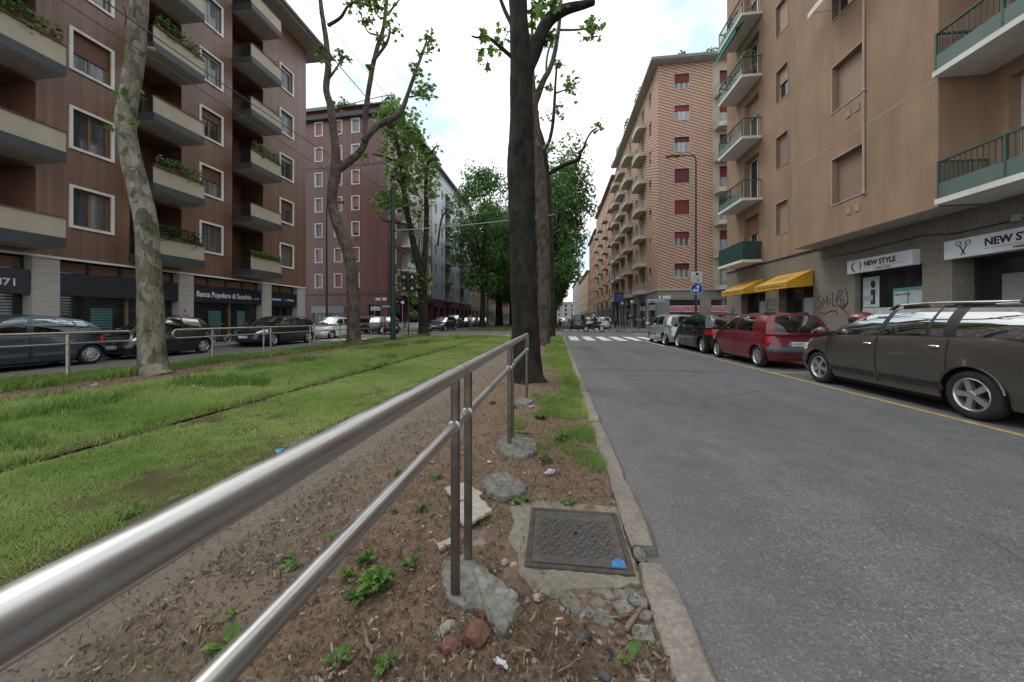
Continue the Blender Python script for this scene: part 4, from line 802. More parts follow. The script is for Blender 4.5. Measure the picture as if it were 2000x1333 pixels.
# projecting bay
bops = []; bz = [5.05, 8.13, 11.2, 14.27, 17.3]
for z in bz: bops.append((-13.1, z, -11.9, z+1.5, .28))
BAY = FRl @ Tm(0, -.94, 0)
ob('bay_wall', wall(bops, -15.1, -9.78, 3.96, 21.5, 'stucco_brown', 'stucco_brown'), rb, mw=BAY)
ob('bay_side', MB().quad((-9.78, 0, 3.96), (-9.78, .94, 3.96), (-9.78, .94, 21.5), (-9.78, 0, 21.5)).mesh('bay_side', 'stucco_brown'), rb, mw=BAY); ob('bay_side', MB().quad((-15.1, .94, 3.96), (-15.1, 0, 3.96), (-15.1, 0, 21.5), (-15.1, .94, 21.5)).mesh('bay_side', 'stucco_brown'), rb, mw=BAY)
ob('bay_soffit', MB().quad((-15.1, 0, 3.965), (-15.1, .94, 3.965), (-9.78, .94, 3.965), (-9.78, 0, 3.965)).mesh('bay_soffit', 'soffit'), rb, mw=BAY)
for k, z in enumerate(bz):
    w_ = window(rb, BAY, -13.1, z, 1.2, 1.5, ('stucco_cream', .035, .02), 'frame_white', 'pane', rec=.28, mul=1, shut=('shutter_beige', 1.0) if k != 2 else ('shutter_beige', .1))
    if k in (0, 1, 3):
        for q in (0, 1): ob('vent', MB().box(-12.1-q*.32-.09, -.02, z-.5, -12.1-q*.32+.09, -.003, z-.28).mesh('vent', 'shutter_beige'), rb, mw=BAY)
    if k == 2:
        sa = thing('window_awning', 'small white awning propped out of the upper bay window', 'awning', (9.2, 12.5, z+.0)); 
        ob('cloth', MB().quad((-.02, -.6, 1.3), (-.02, .6, 1.3), (-.75, .6, .35), (-.75, -.6, .35)).quad((-.75, -.6, .35), (-.75, .6, .35), (-.76, .6, .18), (-.76, -.6, .18)).mesh('cloth', 'stucco_white'), sa)
        for q in (-.58, .58): ob('arm', MB().tube([(0, q, .4), (-.74, q, .34)], .012, 6).mesh('arm', 'frame_white'), sa)
pp = ob('gas_pipe', MB().tube([(-11.83, -.04, 5.0), (-11.83, -.04, 20)], .03, 8).mesh('gas_pipe', 'stucco_cream', True), rb, mw=BAY)
for z in (5.02, 8.1): ob('pipe_joint', MB().ball((-11.83, -.04, z), .055, 8, 6).mesh('pipe_joint', 'frame_grey', True), pp)
ob('plaster_seam', B(-15.09, -.004, 7.05, -9.79, -.001, 7.075).mesh('plaster_seam', 'stucco_cream'), rb, mw=BAY); ob('cable', MB().tube([(-15.0, -.03, 3.55), (-13.2, -.03, 3.5), (-11.2, -.03, 3.56), (-10.3, -.03, 3.42), (-7.5, -.03, 3.46), (-4, -.03, 3.5)], .012, 6).mesh('cable', 'wire'), rb, mw=FRl); ob('junction_box', B(-9.2, -.07, 3.4, -9.05, -.003, 3.55).mesh('junction_box', 'frame_grey'), rb, mw=FRl)
for k, z in enumerate(smw): window(rb, FRl, -17.8, z, .85, 1.44, ('stucco_cream', .03, .02), 'frame_white', 'pane', rec=.24, mul=0, shut=('shutter_beige', 1. if k not in (2,) else .45))
for k, z in enumerate(drs):
    d = ob('balcony_door', cm('rdoor', lambda: barframe(1.4, 2.4, .07, .3, .36, 1).mesh('balcony_door', 'frame_white')), rb, mw=FRl @ Tm(-20.6, 0, z)); ob('pane', cm('rdpane', lambda: MB().box(.07, .33, .07, .66, .34, 2.33).box(.74, .33, .07, 1.33, .34, 2.33).mesh('pane', 'pane')), d)
    if k % 2 == 0: ob('roller_shutter', B(.03, .26, 1.5, 1.37, .29, 2.39).mesh('roller_shutter', 'shutter_orange' if k == 0 else 'shutter_beige'), d)
for k in range(5):
    d = ob('balcony_door', cm('rdoor2', lambda: barframe(3.0, 2.5, .07, .24, .3, 2).mesh('balcony_door', 'frame_white')), rb, mw=FRl @ Tm(-9.3, 0, 4.2+3.07*k))
    for q in range(3): ob('pane', cm('rdpane2', lambda: B(.07, .27, .07, .93, .28, 2.43).mesh('pane', 'pane_dark')), d, loc=(q*1., 0, 0))
def bal(th, F, x0, x1, z, out_, style, side=0):
    b = ob('balcony', B(x0, -out_, z, x1, -.004, z+.13).mesh('balcony', 'stucco_white'), th, mw=F)
    w = x1-x0; rl = MB(); ph = .34; y = -out_+.06
    def bars(p0, p1, n):
        for q in range(n+1):
            x = lerp(p0[0], p1[0], q/n); yy = lerp(p0[1], p1[1], q/n); rl.box(x-.007, yy-.007, z+.14, x+.007, yy+.007, z+1.0)
    pan = MB()
    pan.box(x0+.04, -out_+.03, z+.15, x1-.04, -out_+.05, z+.15+ph)
    if style == 'mesh': pan.box(x0+.04, -out_+.03, z+.15+ph, x1-.04, -out_+.05, z+1.04).box(x0+.04, -out_+.051, z+.15, x0+.06, -.02, z+1.04).box(x1-.06, -out_+.051, z+.15, x1-.04, -.02, z+1.04)
    ob('panel', pan.mesh('panel', 'panel_green' if style != 'mesh' else 'green_metal'), b)
    bars((x0+.05, y), (x1-.05, y), int(w/.11)); bars((x0+.05, y), (x0+.05, -.05), int(out_/.11)); bars((x1-.05, y), (x1-.05, -.05), int(out_/.11)); ob('railing_bars', rl.mesh('railing_bars', 'railing_green'), b, kind='stuff')
    hr = MB(); hr.box(x0+.02, y-.03, z+1.0, x1-.02, y+.03, z+1.04).box(x0+.02, y+.031, z+1.0, x0+.07, -.02, z+1.04).box(x1-.07, y+.031, z+1.0, x1-.02, -.02, z+1.04)
    n = max(1, int(w/1.2))
    for q in range(n+1): x = lerp(x0+.05, x1-.05, q/n); hr.box(x-.02, y-.035, z+.13, x+.02, y+.005, z+1.0)
    ob('handrail', hr.mesh('handrail', 'railing_green'), b); return b
for k in range(5): bal(rb, FRl, -21.5, -18.9, 4.06+3.08*k, .95, 'mesh' if k == 0 else 'bars')
for k in range(5): bal(rb, FRl, -9.70, -4.5, 3.98+3.06*k, 1.15 if k else 1.1, 'bars')
t = thing('potted_bush', 'yellow green bush in a terracotta pot on the fourth tan block balcony', 'potted plant', (9.7, 19.35, 13.45))
ob('pot', MB().lathe([(.0001, 0), (.17, 0), (.25, .3), (.23, .3), (.21, .26), (.0001, .26)], 14).mesh('pot', 'terracotta', True), t)
mb = MB(); random.seed(4)
for q in range(500):
    dv = Vector((random.gauss(0, 1), random.gauss(0, 1), random.gauss(0, 1))).normalized(); p = Vector((dv.x*.4, dv.y*.4, .85+dv.z*.6))*1; s_ = .07; dd = Vector((random.uniform(-1, 1), random.uniform(-1, 1), random.uniform(-.3, 1))).normalized(); e = dd.orthogonal().normalized(); mb.add([p-e*s_*.4, p+dd*s_*.5, p+e*s_*.4, p-dd*s_*.5], [(0, 1, 2, 3)])
me = mb.mesh('foliage', 'grass'); shade_attr(me, .3, 1, 4); ob('foliage', me, t, kind='stuff')
for k in (3, 4): leafclump('balcony_plant', ['', '', '', 'trailing plants along the front of the fourth tan block balcony', 'dark plants on the topmost visible tan block balcony'][k], 'plant', (9.35, 20.2, 4.2+3.08*k+.15), .18, .9, .7, 300, .1, 'leaf_dark' if k == 4 else 'leaf')
ga = thing('balcony_awning', 'folded green awning under the topmost visible tan block balcony', 'awning', (9.2, 20.2, 16.1)); ob('cloth', MB().quad((.2, -1.2, .1), (.2, 1.2, .1), (-.25, 1.2, -.3), (-.25, -1.2, -.3)).quad((-.25, -1.2, -.3), (-.25, 1.2, -.3), (-.26, 1.2, -.5), (-.26, -1.2, -.5)).mesh('cloth', 'awning_green'), ga)
# shop fronts on the right
def sign(th, F, x, z, w, h, txt, sub, kind):
    s = ob('sign_board', B(0, -.2, 0, w, -.003, h).mesh('sign_board', 'sign_white'), th, mw=F @ Tm(x, 0, z)); y = -.206
    text_ob('lettering', txt, h*.52, 'ink', s, Tm(w*.3, y, h*.42) @ FACE_M @ Matrix.Diagonal((.92, 1, 1, 1)), bold=.007)
    text_ob('lettering', sub, h*.16, 'ink', s, Tm(w*.48, y, h*.08) @ FACE_M)
    ob('rule', MB().box(w*.3, y, h*.27, w*.55, y+.004, h*.285).box(w*.68, y, h*.27, w*.93, y+.004, h*.285).mesh('rule', 'ink'), s)
    for q in range(5): ob('dot', B(w*(.57+.022*q), y, h*.265, w*(.57+.022*q)+.02, y+.004, h*.265+.02).mesh('dot', 'ink'), s)
    if kind == 'scissors':
        for sg in (-1, 1):
            ob('blade', MB().add([(w*.15-sg*.06, y, h*.1), (w*.15-sg*.03, y, h*.12), (w*.15+sg*.085, y, h*.62), (w*.15+sg*.06, y, h*.64)], [(0, 1, 2, 3) if sg < 0 else (3, 2, 1, 0)]).mesh('blade', 'ink'), s)
            ob('finger_ring', MB().lathe([(.045, -.003), (.06, -.003), (.06, .003), (.045, .003)], 14, 'y', (w*.15+sg*.1, y, h*.76), closed=True).mesh('finger_ring', 'ink'), s)
    else:
        ar = MB()
        for q in range(14):
            a = R(100+q*12); ar.add([(w*.15+math.cos(a)*.1, y, h*.5+math.sin(a)*.12), (w*.15+math.cos(a)*.17, y, h*.5+math.sin(a)*.17), (w*.15+math.cos(a+.14)*.165, y, h*.5+math.sin(a+.14)*.17), (w*.15+math.cos(a+.14)*.1, y, h*.5+math.sin(a+.14)*.12)], [(0, 1, 2, 3)])
        for q in range(8):
            a = R(-60+q*15); ar.add([(w*.19+math.cos(a)*.11, y, h*.5+math.sin(a)*.15), (w*.19+math.cos(a)*.145, y, h*.5+math.sin(a)*.18), (w*.19+math.cos(a+.26)*.145, y, h*.5+math.sin(a+.26)*.18), (w*.19+math.cos(a+.26)*.11, y, h*.5+math.sin(a+.26)*.15)], [(3, 2, 1, 0)])
        ob('emblem', ar.mesh('emblem', 'ink'), s)
    return s
sign(rb, FRl, -13.49, 2.77, 2.24, .43, 'NEW STYLE', 'DONNA  UOMO', 'head'); sign(rb, FRl, -10.43, 2.76, 2.9, .46, 'NEW STYLE', 'PARRUCCHIERI', 'scissors')
g1 = ob('shop_window', barframe(2.25, 2.68, .06, .18, .24, 0).mesh('shop_window', 'frame_dark'), rb, mw=FRl @ Tm(-13.45, 0, .12)); ob('pane', B(.06, .2, .06, 2.19, .21, 2.62).mesh('pane', 'pane_dark'), g1)
ob('poster', B(.12, .17, 1.5, .72, .178, 2.5).mesh('poster', 'poster_white'), g1); ob('poster_figure', MB().ball((.5, .168, 2.25), (.09, .006, .13), 10, 6).box(.42, .162, 1.6, .58, .168, 2.08).mesh('poster_figure', 'cloth_navy'), g1)
ob('poster_band', B(.12, .16, 1.72, .5, .1695, 1.9).mesh('poster_band', 'cloth_grey'), g1); ob('frosted_panel', B(.1, .165, .1, 1.15, .175, 1.48).mesh('frosted_panel', 'poster_white'), g1); ob('notice', B(1.2, .16, .7, 2.15, .17, 2.05).mesh('notice', 'teal_poster'), g1); ob('notice_sheet', B(1.24, .152, .75, 1.66, .158, 1.95).mesh('notice_sheet', 'poster_white'), g1); ob('notice_sheet', B(1.7, .152, .75, 2.1, .158, 1.95).mesh('notice_sheet', 'poster_white'), g1)
text_ob('lettering', 'NEW STYLE', .09, 'ink', g1, Tm(1.28, .15, 1.82) @ FACE_M)
for x, w in ((-10.45, 2.85), (-7.0, 2.8)):
    g2 = ob('shop_door', barframe(w, 2.68, .09, .5, .58, 1).mesh('shop_door', 'frame_dark'), rb, mw=FRl @ Tm(x, 0, .12)); ob('pane', B(.09, .53, .09, w-.09, .54, 2.59).mesh('pane', 'pane_dark'), g2); ob('light_panel', B(.55, .515, .2, w*.85, .525, 2.2).mesh('light_panel', 'shutter_grey'), g2); ob('notice', B(.62, .5, 1.2, 1.0, .51, 1.45).mesh('notice', 'sign_white'), g2)
for x, w in ((-20.9, 2.25), (-17.6, 2.2)):
    g3 = ob('shop_door', barframe(w, 2.73, .1, .3, .38, 1).mesh('shop_door', 'shutter_brown'), rb, mw=FRl @ Tm(x, 0, .12)); ob('pane', B(.1, .33, .1, w-.1, .34, 2.63).mesh('pane', 'pane_dark'), g3); ob('notice', B(w*.55, .28, 1.1, w*.8, .29, 2.0).mesh('notice', 'poster_white'), g3)
def yawning(label, ya, yb, out_=.95):
    t = thing('awning', label, 'awning', (10.1, (ya+yb)/2, 0), group='yellow shop awnings'); h = (yb-ya)/2
    ob('canopy', MB().quad((0, -h, 3.2), (0, h, 3.2), (-out_, h, 2.72), (-out_, -h, 2.72)).mesh('canopy', 'awning_yellow'), t)
    ob('cheek', MB().add([(0, -h, 3.2), (-out_, -h, 2.72), (-out_, -h, 2.47), (0, -h, 2.55)], [(0, 1, 2, 3)]).mesh('cheek', 'awning_yellow'), t); ob('cheek', MB().add([(0, h, 3.2), (-out_, h, 2.72), (-out_, h, 2.47), (0, h, 2.55)], [(3, 2, 1, 0)]).mesh('cheek', 'awning_yellow'), t)
    ob('valance', MB().quad((-out_-.004, -h, 2.72), (-out_-.004, h, 2.72), (-out_-.004, h, 2.47), (-out_-.004, -h, 2.47)).mesh('valance', 'awning_yellow'), t)
    ob('front_bar', MB().tube([(-out_, -h, 2.72), (-out_, h, 2.72)], .02, 6).mesh('front_bar', 'frame_white'), t)
    mk = MB(); random.seed(int(ya*10))
    for q in range(13):
        y = h-.3-q*(2*h-.6)/12; mk.tube([(-out_-.012, y, 2.56), (-out_-.012, y-.02, 2.6+.05*random.random()), (-out_-.012, y-.08, 2.56+.02*random.random()), (-out_-.012, y-.1, 2.6)], .008, 4)
    ob('faded_lettering', mk.mesh('faded_lettering', 'shutter_brown'), t)
    lg = MB(); lg.quad((-.35, -h*.5, 3.03), (-.35, h*.4, 3.03), (-.6, h*.4, 2.904), (-.6, -h*.5, 2.904)); ob('faded_logo', lg.mesh('faded_logo', 'stucco_brown'), t)
    return t
yawning('yellow shop awning nearer the graffiti wall', 15.36, 17.64); yawning('yellow shop awning at the block corner', 18.68, 20.95)
# graffiti: sprayed strokes on the stone wall
def strokes(name, label, F, x, z, s, lines, w=.028):
    mb = MB()
    for ln in lines:
        P = []
        for i in range(len(ln)-1):
            for q in range(4):
                t = q/4; p0 = ln[max(i-1, 0)]; p1 = ln[i]; p2 = ln[i+1]; p3 = ln[min(i+2, len(ln)-1)]
                P.append(tuple(.5*((2*p1[k])+(-p0[k]+p2[k])*t+(2*p0[k]-5*p1[k]+4*p2[k]-p3[k])*t*t+(-p0[k]+3*p1[k]-3*p2[k]+p3[k])*t**3) for k in (0, 1)))
        P.append(ln[-1])
        for i in range(len(P)-1):
            a, b = P[i], P[i+1]; dx, dz = b[0]-a[0], b[1]-a[1]; l = math.hypot(dx, dz) or 1; nx, nz_ = -dz/l*w/2, dx/l*w/2; ww = s
            mb.add([(x+a[0]*s-nx-dx/l*w*.3, -.006, z+a[1]*s-nz_-dz/l*w*.3), (x+b[0]*s-nx+dx/l*w*.3, -.006, z+b[1]*s-nz_+dz/l*w*.3), (x+b[0]*s+nx+dx/l*w*.3, -.006, z+b[1]*s+nz_+dz/l*w*.3), (x+a[0]*s+nx-dx/l*w*.3, -.006, z+a[1]*s+nz_-dz/l*w*.3)], [(0, 1, 2, 3)])
    return mb
smile = [[(.25, 1.0), (.05, .85), (.2, .7), (.3, .55), (.1, .35), (.02, .45)], [(.38, .4), (.42, .85), (.55, .6), (.68, .95), (.7, .5)], [(.82, .5), (.85, .85)], [(.84, 1.02), (.86, 1.05)], [(1.0, 1.1), (.98, .5), (1.15, .48)], [(1.15, .72), (1.4, .85), (1.55, 1.05), (1.4, 1.15), (1.25, .8), (1.3, .45), (1.6, .42), (1.8, .55)], [(1.7, 1.25), (1.85, .8), (1.75, .45), (1.5, .3), (1.45, .7), (1.6, .7), (1.62, .3), (1.85, .05)], [(.2, .18), (.5, .1), (.9, .22), (1.2, .2), (1.3, .05)]]
ob('graffiti', strokes('graffiti', '', FRl, -15.2, 1.35, .8, smile).mesh('graffiti', 'graffiti'), rb, mw=FRl, kind='stuff')
rng2 = random.Random(9); scr = [[(rng2.uniform(0, 1), rng2.uniform(0, 1)) for _ in range(6)] for _ in range(5)]
ob('graffiti', strokes('graffiti', '', FRl, -18.5, 1.6, .75, [[(.1, .2), (.1, .8), (.35, .7), (.12, .5)], [(.4, .75), (.42, .4), (.6, .45), (.62, .8)], [(.95, .8), (.72, .6), (.95, .5), (.75, .25), (.68, .4)], [(.1, .05), (.4, .12), (.9, 0)]]).mesh('graffiti', 'graffiti'), rb, mw=FRl, kind='stuff')
ob('graffiti', strokes('graffiti', '', FRl, -22.2, 1.1, .9, scr).mesh('graffiti', 'stone_grey'), rb, mw=FRl, kind='stuff')

# ===== striped brick corner block (corner x=10, street distance 36.46)
pk = thing('striped_apartment_block', 'salmon and brown diagonal striped brick corner block with many small balconies', 'building', (10, 36.46, 0)); IP = Matrix.Translation((-10, -36.46, 0))
FF = IP @ fm(10, 36.46, FRONT); ops = []; H1 = 26.3
rows = [5.25+3.1*k for k in range(7)]
for z in rows: ops.append((1.55, z, 2.95, z+1.42, .2)); ops.append((5.75, z-.9, 7.3, z+1.42, .25))
ob('wall', wall(ops, 0, 5.1, 4.2, H1, 'brick_stripe', 'dark_interior', 'stucco_cream'), pk, mw=FF); ob('wall', wall([o for o in ops if o[0] > 5], 5.1, 9.5, 4.2, H1, 'stucco_cream', 'dark_interior'), pk, mw=FF @ Tm(0, .02, 0))
fr_ = [.55, .25, .4, .95, .95, .55, .45]
for k, z in enumerate(rows):
    sc_ = ['shutter_wine', 'shutter_red', 'shutter_red', 'shutter_wine', 'shutter_wine', 'shutter_red', 'shutter_red'][k]
    window(pk, FF, 1.55, z, 1.4, 1.42, ('stucco_cream', .07, .03), 'frame_white', 'pane_curtain', rec=.2, mul=2, shut=(sc_, [.4, .42, .96, .96, .3, .35, .55][k]), fr=.05)
    window(pk, FF @ Tm(0, .02, 0), 5.75, z-.9, 1.55, 2.32, None, 'frame_white', 'pane_curtain', rec=.25, mul=1, shut=('shutter_red' if k % 2 else 'shutter_wine', [.3, .35, .3, .4, .3, .35, .5][k]), fr=.06)
def pbal(F, x0, x1, z, out_=.9):
    w = x1-x0
    b = ob('balcony', cm(('pb', w, out_), lambda: MB().prism([(0, 0), (.12, -out_*.85), (w*.25, -out_), (w*.75, -out_), (w-.12, -out_*.85), (w, 0)], 0, .42).mesh('balcony', 'balcony_cream')), pk, mw=F @ Tm(x0, -.004, z))
    def rl():
        mb = MB(); P = [(0.03, -.02), (.14, -out_*.83), (w*.26, -out_+.03), (w*.74, -out_+.03), (w-.14, -out_*.83), (w-.03, -.02)]
        for i in range(5):
            a, c = P[i], P[i+1]; mb.tube([(a[0], a[1], .98), (c[0], c[1], .98)], .02, 4); n = max(1, int(math.hypot(c[0]-a[0], c[1]-a[1])/.13))
            for q in range(n): t = q/n; mb.box(lerp(a[0], c[0], t)-.008, lerp(a[1], c[1], t)-.008, .42, lerp(a[0], c[0], t)+.008, lerp(a[1], c[1], t)+.008, .98)
        return mb.mesh('railing', 'frame_grey')
    ob('railing', cm(('pr', w, out_), rl), b, kind='stuff'); return b
for z in rows: pbal(FF @ Tm(0, .02, 0), 5.2, 8.4, z-1.25, 1.0)
ob('cornice', B(-.12, -.12, 4.0, 9.5, .1, 4.2).mesh('cornice', 'stucco_cream'), pk, mw=FF)
ob('roof', B(-.7, -.7, H1, 20, 24, H1+.28).mesh('roof', 'soffit'), pk, mw=FF); ob('roof_edge', MB().box(-.8, -.8, H1+.05, 20, -.702, H1+.34).box(-.8, -.7, H1+.05, -.702, 24, H1+.34).mesh('roof_edge', 'roof_tin'), pk, mw=FF)
shp = [(1.1, .12, 3.95, 3.1, .25), (4.95, .12, 7.8, 3.1, .25)]
ob('base_wall', wall(shp, 0, 12, 0, 4.0, 'grey_plaster', 'dark_interior'), pk, mw=FF)
for i, (a, b, c, d, dp) in enumerate(shp):
    g = ob('shop_window', barframe(c-a, d-b, .07, .12, .2, 1).mesh('shop_window', 'frame_dark'), pk, mw=FF @ Tm(a, 0, b)); ob('pane', B(.07, .15, .07, c-a-.07, .16, d-b-.07).mesh('pane', 'pane_dark'), g)
    s = ob('sign_board', B(.02, -.06, 1.75, c-a-.02, .11, 2.4).mesh('sign_board', 'sign_pink'), g); text_ob('lettering', 'HOLLYWOOD', .55, 'ink_red', s, Tm(.12, -.066, 1.87) @ FACE_M @ Matrix.Diagonal((.78, 1, 1, 1)), bold=.02)
    text_ob('lettering', 'TUTTO PER', .22, 'sign_pink', g, Tm(.9, .1, .75) @ FACE_M)
ob('street_name_plate', B(-.38, -.04, 3.2, -.18, -.005, 3.5).mesh('street_name_plate', 'sign_white'), pk, mw=FF @ Tm(.45, 0, 0)); ob('street_name_plate', B(.45, -.04, 3.2, 1.2, -.005, 3.5).mesh('street_name_plate', 'sign_white'), pk, mw=FF)
# street side of the striped block: local x = -(street distance)
FS = IP @ fm(10, 0, RIGHT); ops = []; cols = [(-39.9, -38.9, 0), (-43.2, -41.9, 1), (-46.4, -45.2, 0), (-50.2, -48.9, 1), (-55.6, -54.2, 1), (-59.6, -58.3, 0)]
for (a, b, bl) in cols:
    for z in rows: ops.append((a, z-(.9 if bl else 0), b, z+1.42, .2))
ob('wall', wall(ops, -62, -36.46, 4.2, H1, 'brick_stripe', 'dark_interior', 'stucco_cream'), pk, mw=FS)
for (a, b, bl) in cols:
    for k, z in enumerate(rows):
        window(pk, FS, a, z-(.9 if bl else 0), b-a, 1.42+(.9 if bl else 0), None, 'frame_white', 'pane', rec=.2, mul=1, shut=(['shutter_red', 'shutter_beige', 'shutter_wine'][k % 3], [.3, .5, .8, .2][(k+int(a)) % 4]))
for (a, b) in ((-44.6, -41.0), (-51.8, -48.0), (-57.0, -53.3), (-61.8, -58.0)):
    for z in rows: pbal(FS, a, b, z-1.25, .95)
ob('cornice', B(-62, -.12, 4.0, -36.35, .0, 4.2).mesh('cornice', 'stucco_cream'), pk, mw=FS)
so_ = [(-36.46-4.2*k-3.4, .12, -36.46-4.2*k-.9, 3.1, .3) for k in range(6)]
ob('base_wall', wall(so_, -62, -36.46, 0, 4.0, 'grey_plaster', 'dark_interior'), pk, mw=FS)
for i, (a, b, c, d, dp) in enumerate(so_):
    g = ob('shop_window', cm(('sw', c-a), lambda: barframe(c-a, d-b, .08, .15, .22, 1).mesh('shop_window', 'frame_dark')), pk, mw=FS @ Tm(a, 0, b)); ob('pane', cm('swp', lambda: B(.08, .18, .08, 2.42, .19, 2.9).mesh('pane', 'pane_dark')), g)
    if i in (0, 1, 3): ob('sign_board', cm(('sb', i), lambda: B(.0, -.05, 2.0, 2.5, .14, 2.55).mesh('sign_board', ['sign_pink', 'sign_pink', 'plate_blue', 'sign_blue'][i])), g)
leafclump('roof_plants', 'small potted shrub on the striped block roof edge', 'plant', (12.4, 37.2, H1+.5), .7, .5, 1.3, 260, .22, 'leaf_far')
leafclump('roof_plants', 'wide roof terrace planting at the right of the striped block', 'plant', (15.6, 37.4, H1+.5), 1.6, .6, 1.5, 520, .22, 'leaf_far')
leafclump('roof_plants', 'low roof plants at the striped block corner', 'plant', (10.9, 37.3, H1+.4), .7, .5, .5, 180, .2, 'leaf_far')
for i, y in enumerate((43, 50, 56, 61)): leafclump('roof_plants', ['nearest', 'second', 'third', 'farthest'][i]+' shrub along the street eave of the striped block', 'plant', (9.8, y, H1+.4), .6, 1.5, [1.6, 2.2, 1.6, 1.2][i], 260, .25, 'leaf_far')

# ===== purple ceramic corner block on the left (corner x=-18, street distance 36.1)
pu = thing('purple_apartment_block', 'dark purple ceramic corner block with white framed windows and roof garden', 'building', (-18, 36.1, 0)); IU = Matrix.Translation((18, -36.1, 0))
FU = IU @ fm(-18, 36.1, R(-3.2)) @ Tm(-22, 0, 0); ops = []; ROWS = [4.72+2.83*k for k in range(7)]; wl = []
for x in (-26.85, -24.42, -22.3): 
    for z in ROWS: ops.append((x+40.0+.08, z, x+40.0+.9, z+1.42, .2)); wl.append((x+40.0+.08, z))
for x in (3.2, 6.5, 9.5):
    for z in ROWS: ops.append((x, z, x+.85, z+1.42, .2)); wl.append((x, z))
ob('wall', wall(ops, 0, 22, 3.98, 24.3, 'rib_tile_purple', 'dark_interior', 'stucco_white'), pu, mw=FU)
random.seed(8)
for i, (x, z) in enumerate(wl):
    k = (i*7+int(z)) % 5; window(pu, FU, x, z, .82 if x > 12 else .85, 1.42, ('stucco_white', .1, .04), 'frame_white', 'pane_curtain' if k % 2 else 'pane', rec=.2, mul=1 if x < 12 else 0, shut=('shutter_orange', [.97, 0, .8, .97, .05][k]) if k in (0, 2, 3) else None)
ob('band', B(0, -.05, 3.84, 22.05, .0, 3.98).mesh('band', 'slate_edge'), pu, mw=FU); ob('cornice', B(0, -.45, 23.3, 22.4, .0, 23.65).mesh('cornice', 'slate_edge'), pu, mw=FU); ob('mid_band', B(0, -.02, 18.0, 22, .0, 18.1).mesh('mid_band', 'frame_dark'), pu, mw=FU)
gs = [(12.9, .12, 14.5, 2.65, .25), (15.0, .12, 16.7, 2.65, .25), (19.6, .12, 21.2, 2.8, .3), (8, .12, 10.5, 2.7, .3)]
ob('base_wall', wall(gs, 0, 22, 0, 3.84, 'rib_tile_purple', 'dark_interior'), pu, mw=FU)
for i, (a, b, c, d, dp) in enumerate(gs):
    g = ob('shop_window', barframe(c-a, d-b, .06, .1, .18, 1).mesh('shop_window', 'frame_white' if i < 2 else 'frame_grey'), pu, mw=FU @ Tm(a, 0, b)); ob('pane', B(.06, .13, .06, c-a-.06, .14, d-b-.06).mesh('pane', 'pane' if i != 2 else 'pane_dark'), g)
    if i < 2: ob('shutter_box', B(-.1, -.12, 1.75, c-a+.1, .09, 2.5).mesh('shutter_box', 'shutter_grey'), g)
    if i == 2: ob('poster', B(.35, .08, .6, .85, .095, 1.5).mesh('poster', 'teal_poster'), g); ob('sign_board', B(.35, .08, 2.0, 1.5, .095, 2.45).mesh('sign_board', 'poster_white'), g)
ob('street_name_plate', B(20.6, -.05, 3.2, 21.2, -.005, 3.5).mesh('street_name_plate', 'sign_white'), pu, mw=FU); ob('street_name_plate', B(21.4, -.05, 3.2, 21.9, -.005, 3.5).mesh('street_name_plate', 'sign_white'), pu, mw=FU)
ob('roof', B(-.3, -.4, 24.3, 22.4, 14, 24.45).mesh('roof', 'roof_tin'), pu, mw=FU); ob('penthouse', B(2, 1.6, 24.46, 17, 12, 26.0).mesh('penthouse', 'grey_plaster'), pu, mw=FU)
pg = thing('pergola', 'dark metal pergola frame on the purple block roof', 'pergola', (-19.5, 38.2, 24.45))
for x in (-4.2, -.2, 1.): 
    for y in (0, 2.6): ob('post', MB().tube([(x, y, 0), (x, y, 2.2 if x > -4 else 1.6)], .06, 6).mesh('post', 'frame_grey'), pg)
for y in (0, 2.6): ob('beam', MB().tube([(-4.2, y, 1.6), (-.2, y, 2.2), (1.2, y, 2.25)], .06, 6).mesh('beam', 'frame_grey'), pg)
leafclump('roof_plants', 'round roof shrub left of the pergola on the purple block', 'plant', (-24.0, 37.6, 24.4), 1., .6, 1.9, 420, .25, 'leaf_far')
leafclump('roof_plants', 'tall hanging roof hedge at the corner of the purple block', 'plant', (-18.3, 38.2, 24.3), .8, 1.9, 2.6, 900, .25, 'leaf_far', droop=.6)
leafclump('roof_plants', 'long roof hedge along the street edge of the purple block', 'plant', (-18.1, 44.5, 24.3), .7, 4.6, 2., 1500, .27, 'leaf_far', droop=1.)
leafclump('roof_plants', 'low roof plants at the left of the purple block', 'plant', (-27.0, 37.2, 24.4), 1.2, .5, .7, 240, .22, 'leaf_far')
# street side
FV = IU @ fm(-18, 0, LEFT); ops = []; cl_ = []
for y, ty in ((37.1, 0), (39.6, 2), (43.4, 0), (45.4, 0), (48.2, 0)):
    for z in ROWS:
        if ty == 2: ops.append((y, z-.6, y+2.6, z+1.95, 1.2))
        else: ops.append((y, z, y+.9, z+1.42, .2)); cl_.append((y, z))
ob('wall', wall(ops, 36.1, 50, 3.98, 24.3, 'rib_tile_purple', 'wall_wine', 'stucco_white'), pu, mw=FV)
for i, (y, z) in enumerate(cl_): window(pu, FV, y, z, .9, 1.42, ('stucco_white', .1, .04), 'frame_white', 'pane', rec=.2, mul=1, shut=('shutter_orange', .6) if i % 3 == 0 else None)
for z in ROWS: ob('balcony', cm('pub', lambda: MB().box(-.05, -.9, -.12, 2.65, -.002, .08).box(-.05, -.9, .08, 2.65, -.84, .9).mesh('balcony', 'stucco_white')), pu, mw=FV @ Tm(39.6, 0, z-.62))
ob('base_wall', wall([(38+4*k, .1, 41+4*k, 3., .4) for k in range(3)], 36.1, 50, 0, 3.98, 'wall_wine', 'pane_dark'), pu, mw=FV); ob('canopy', B(37.5, -1.0, 3.3, 50, -.003, 3.5).mesh('canopy', 'frame_dark'), pu, mw=FV)
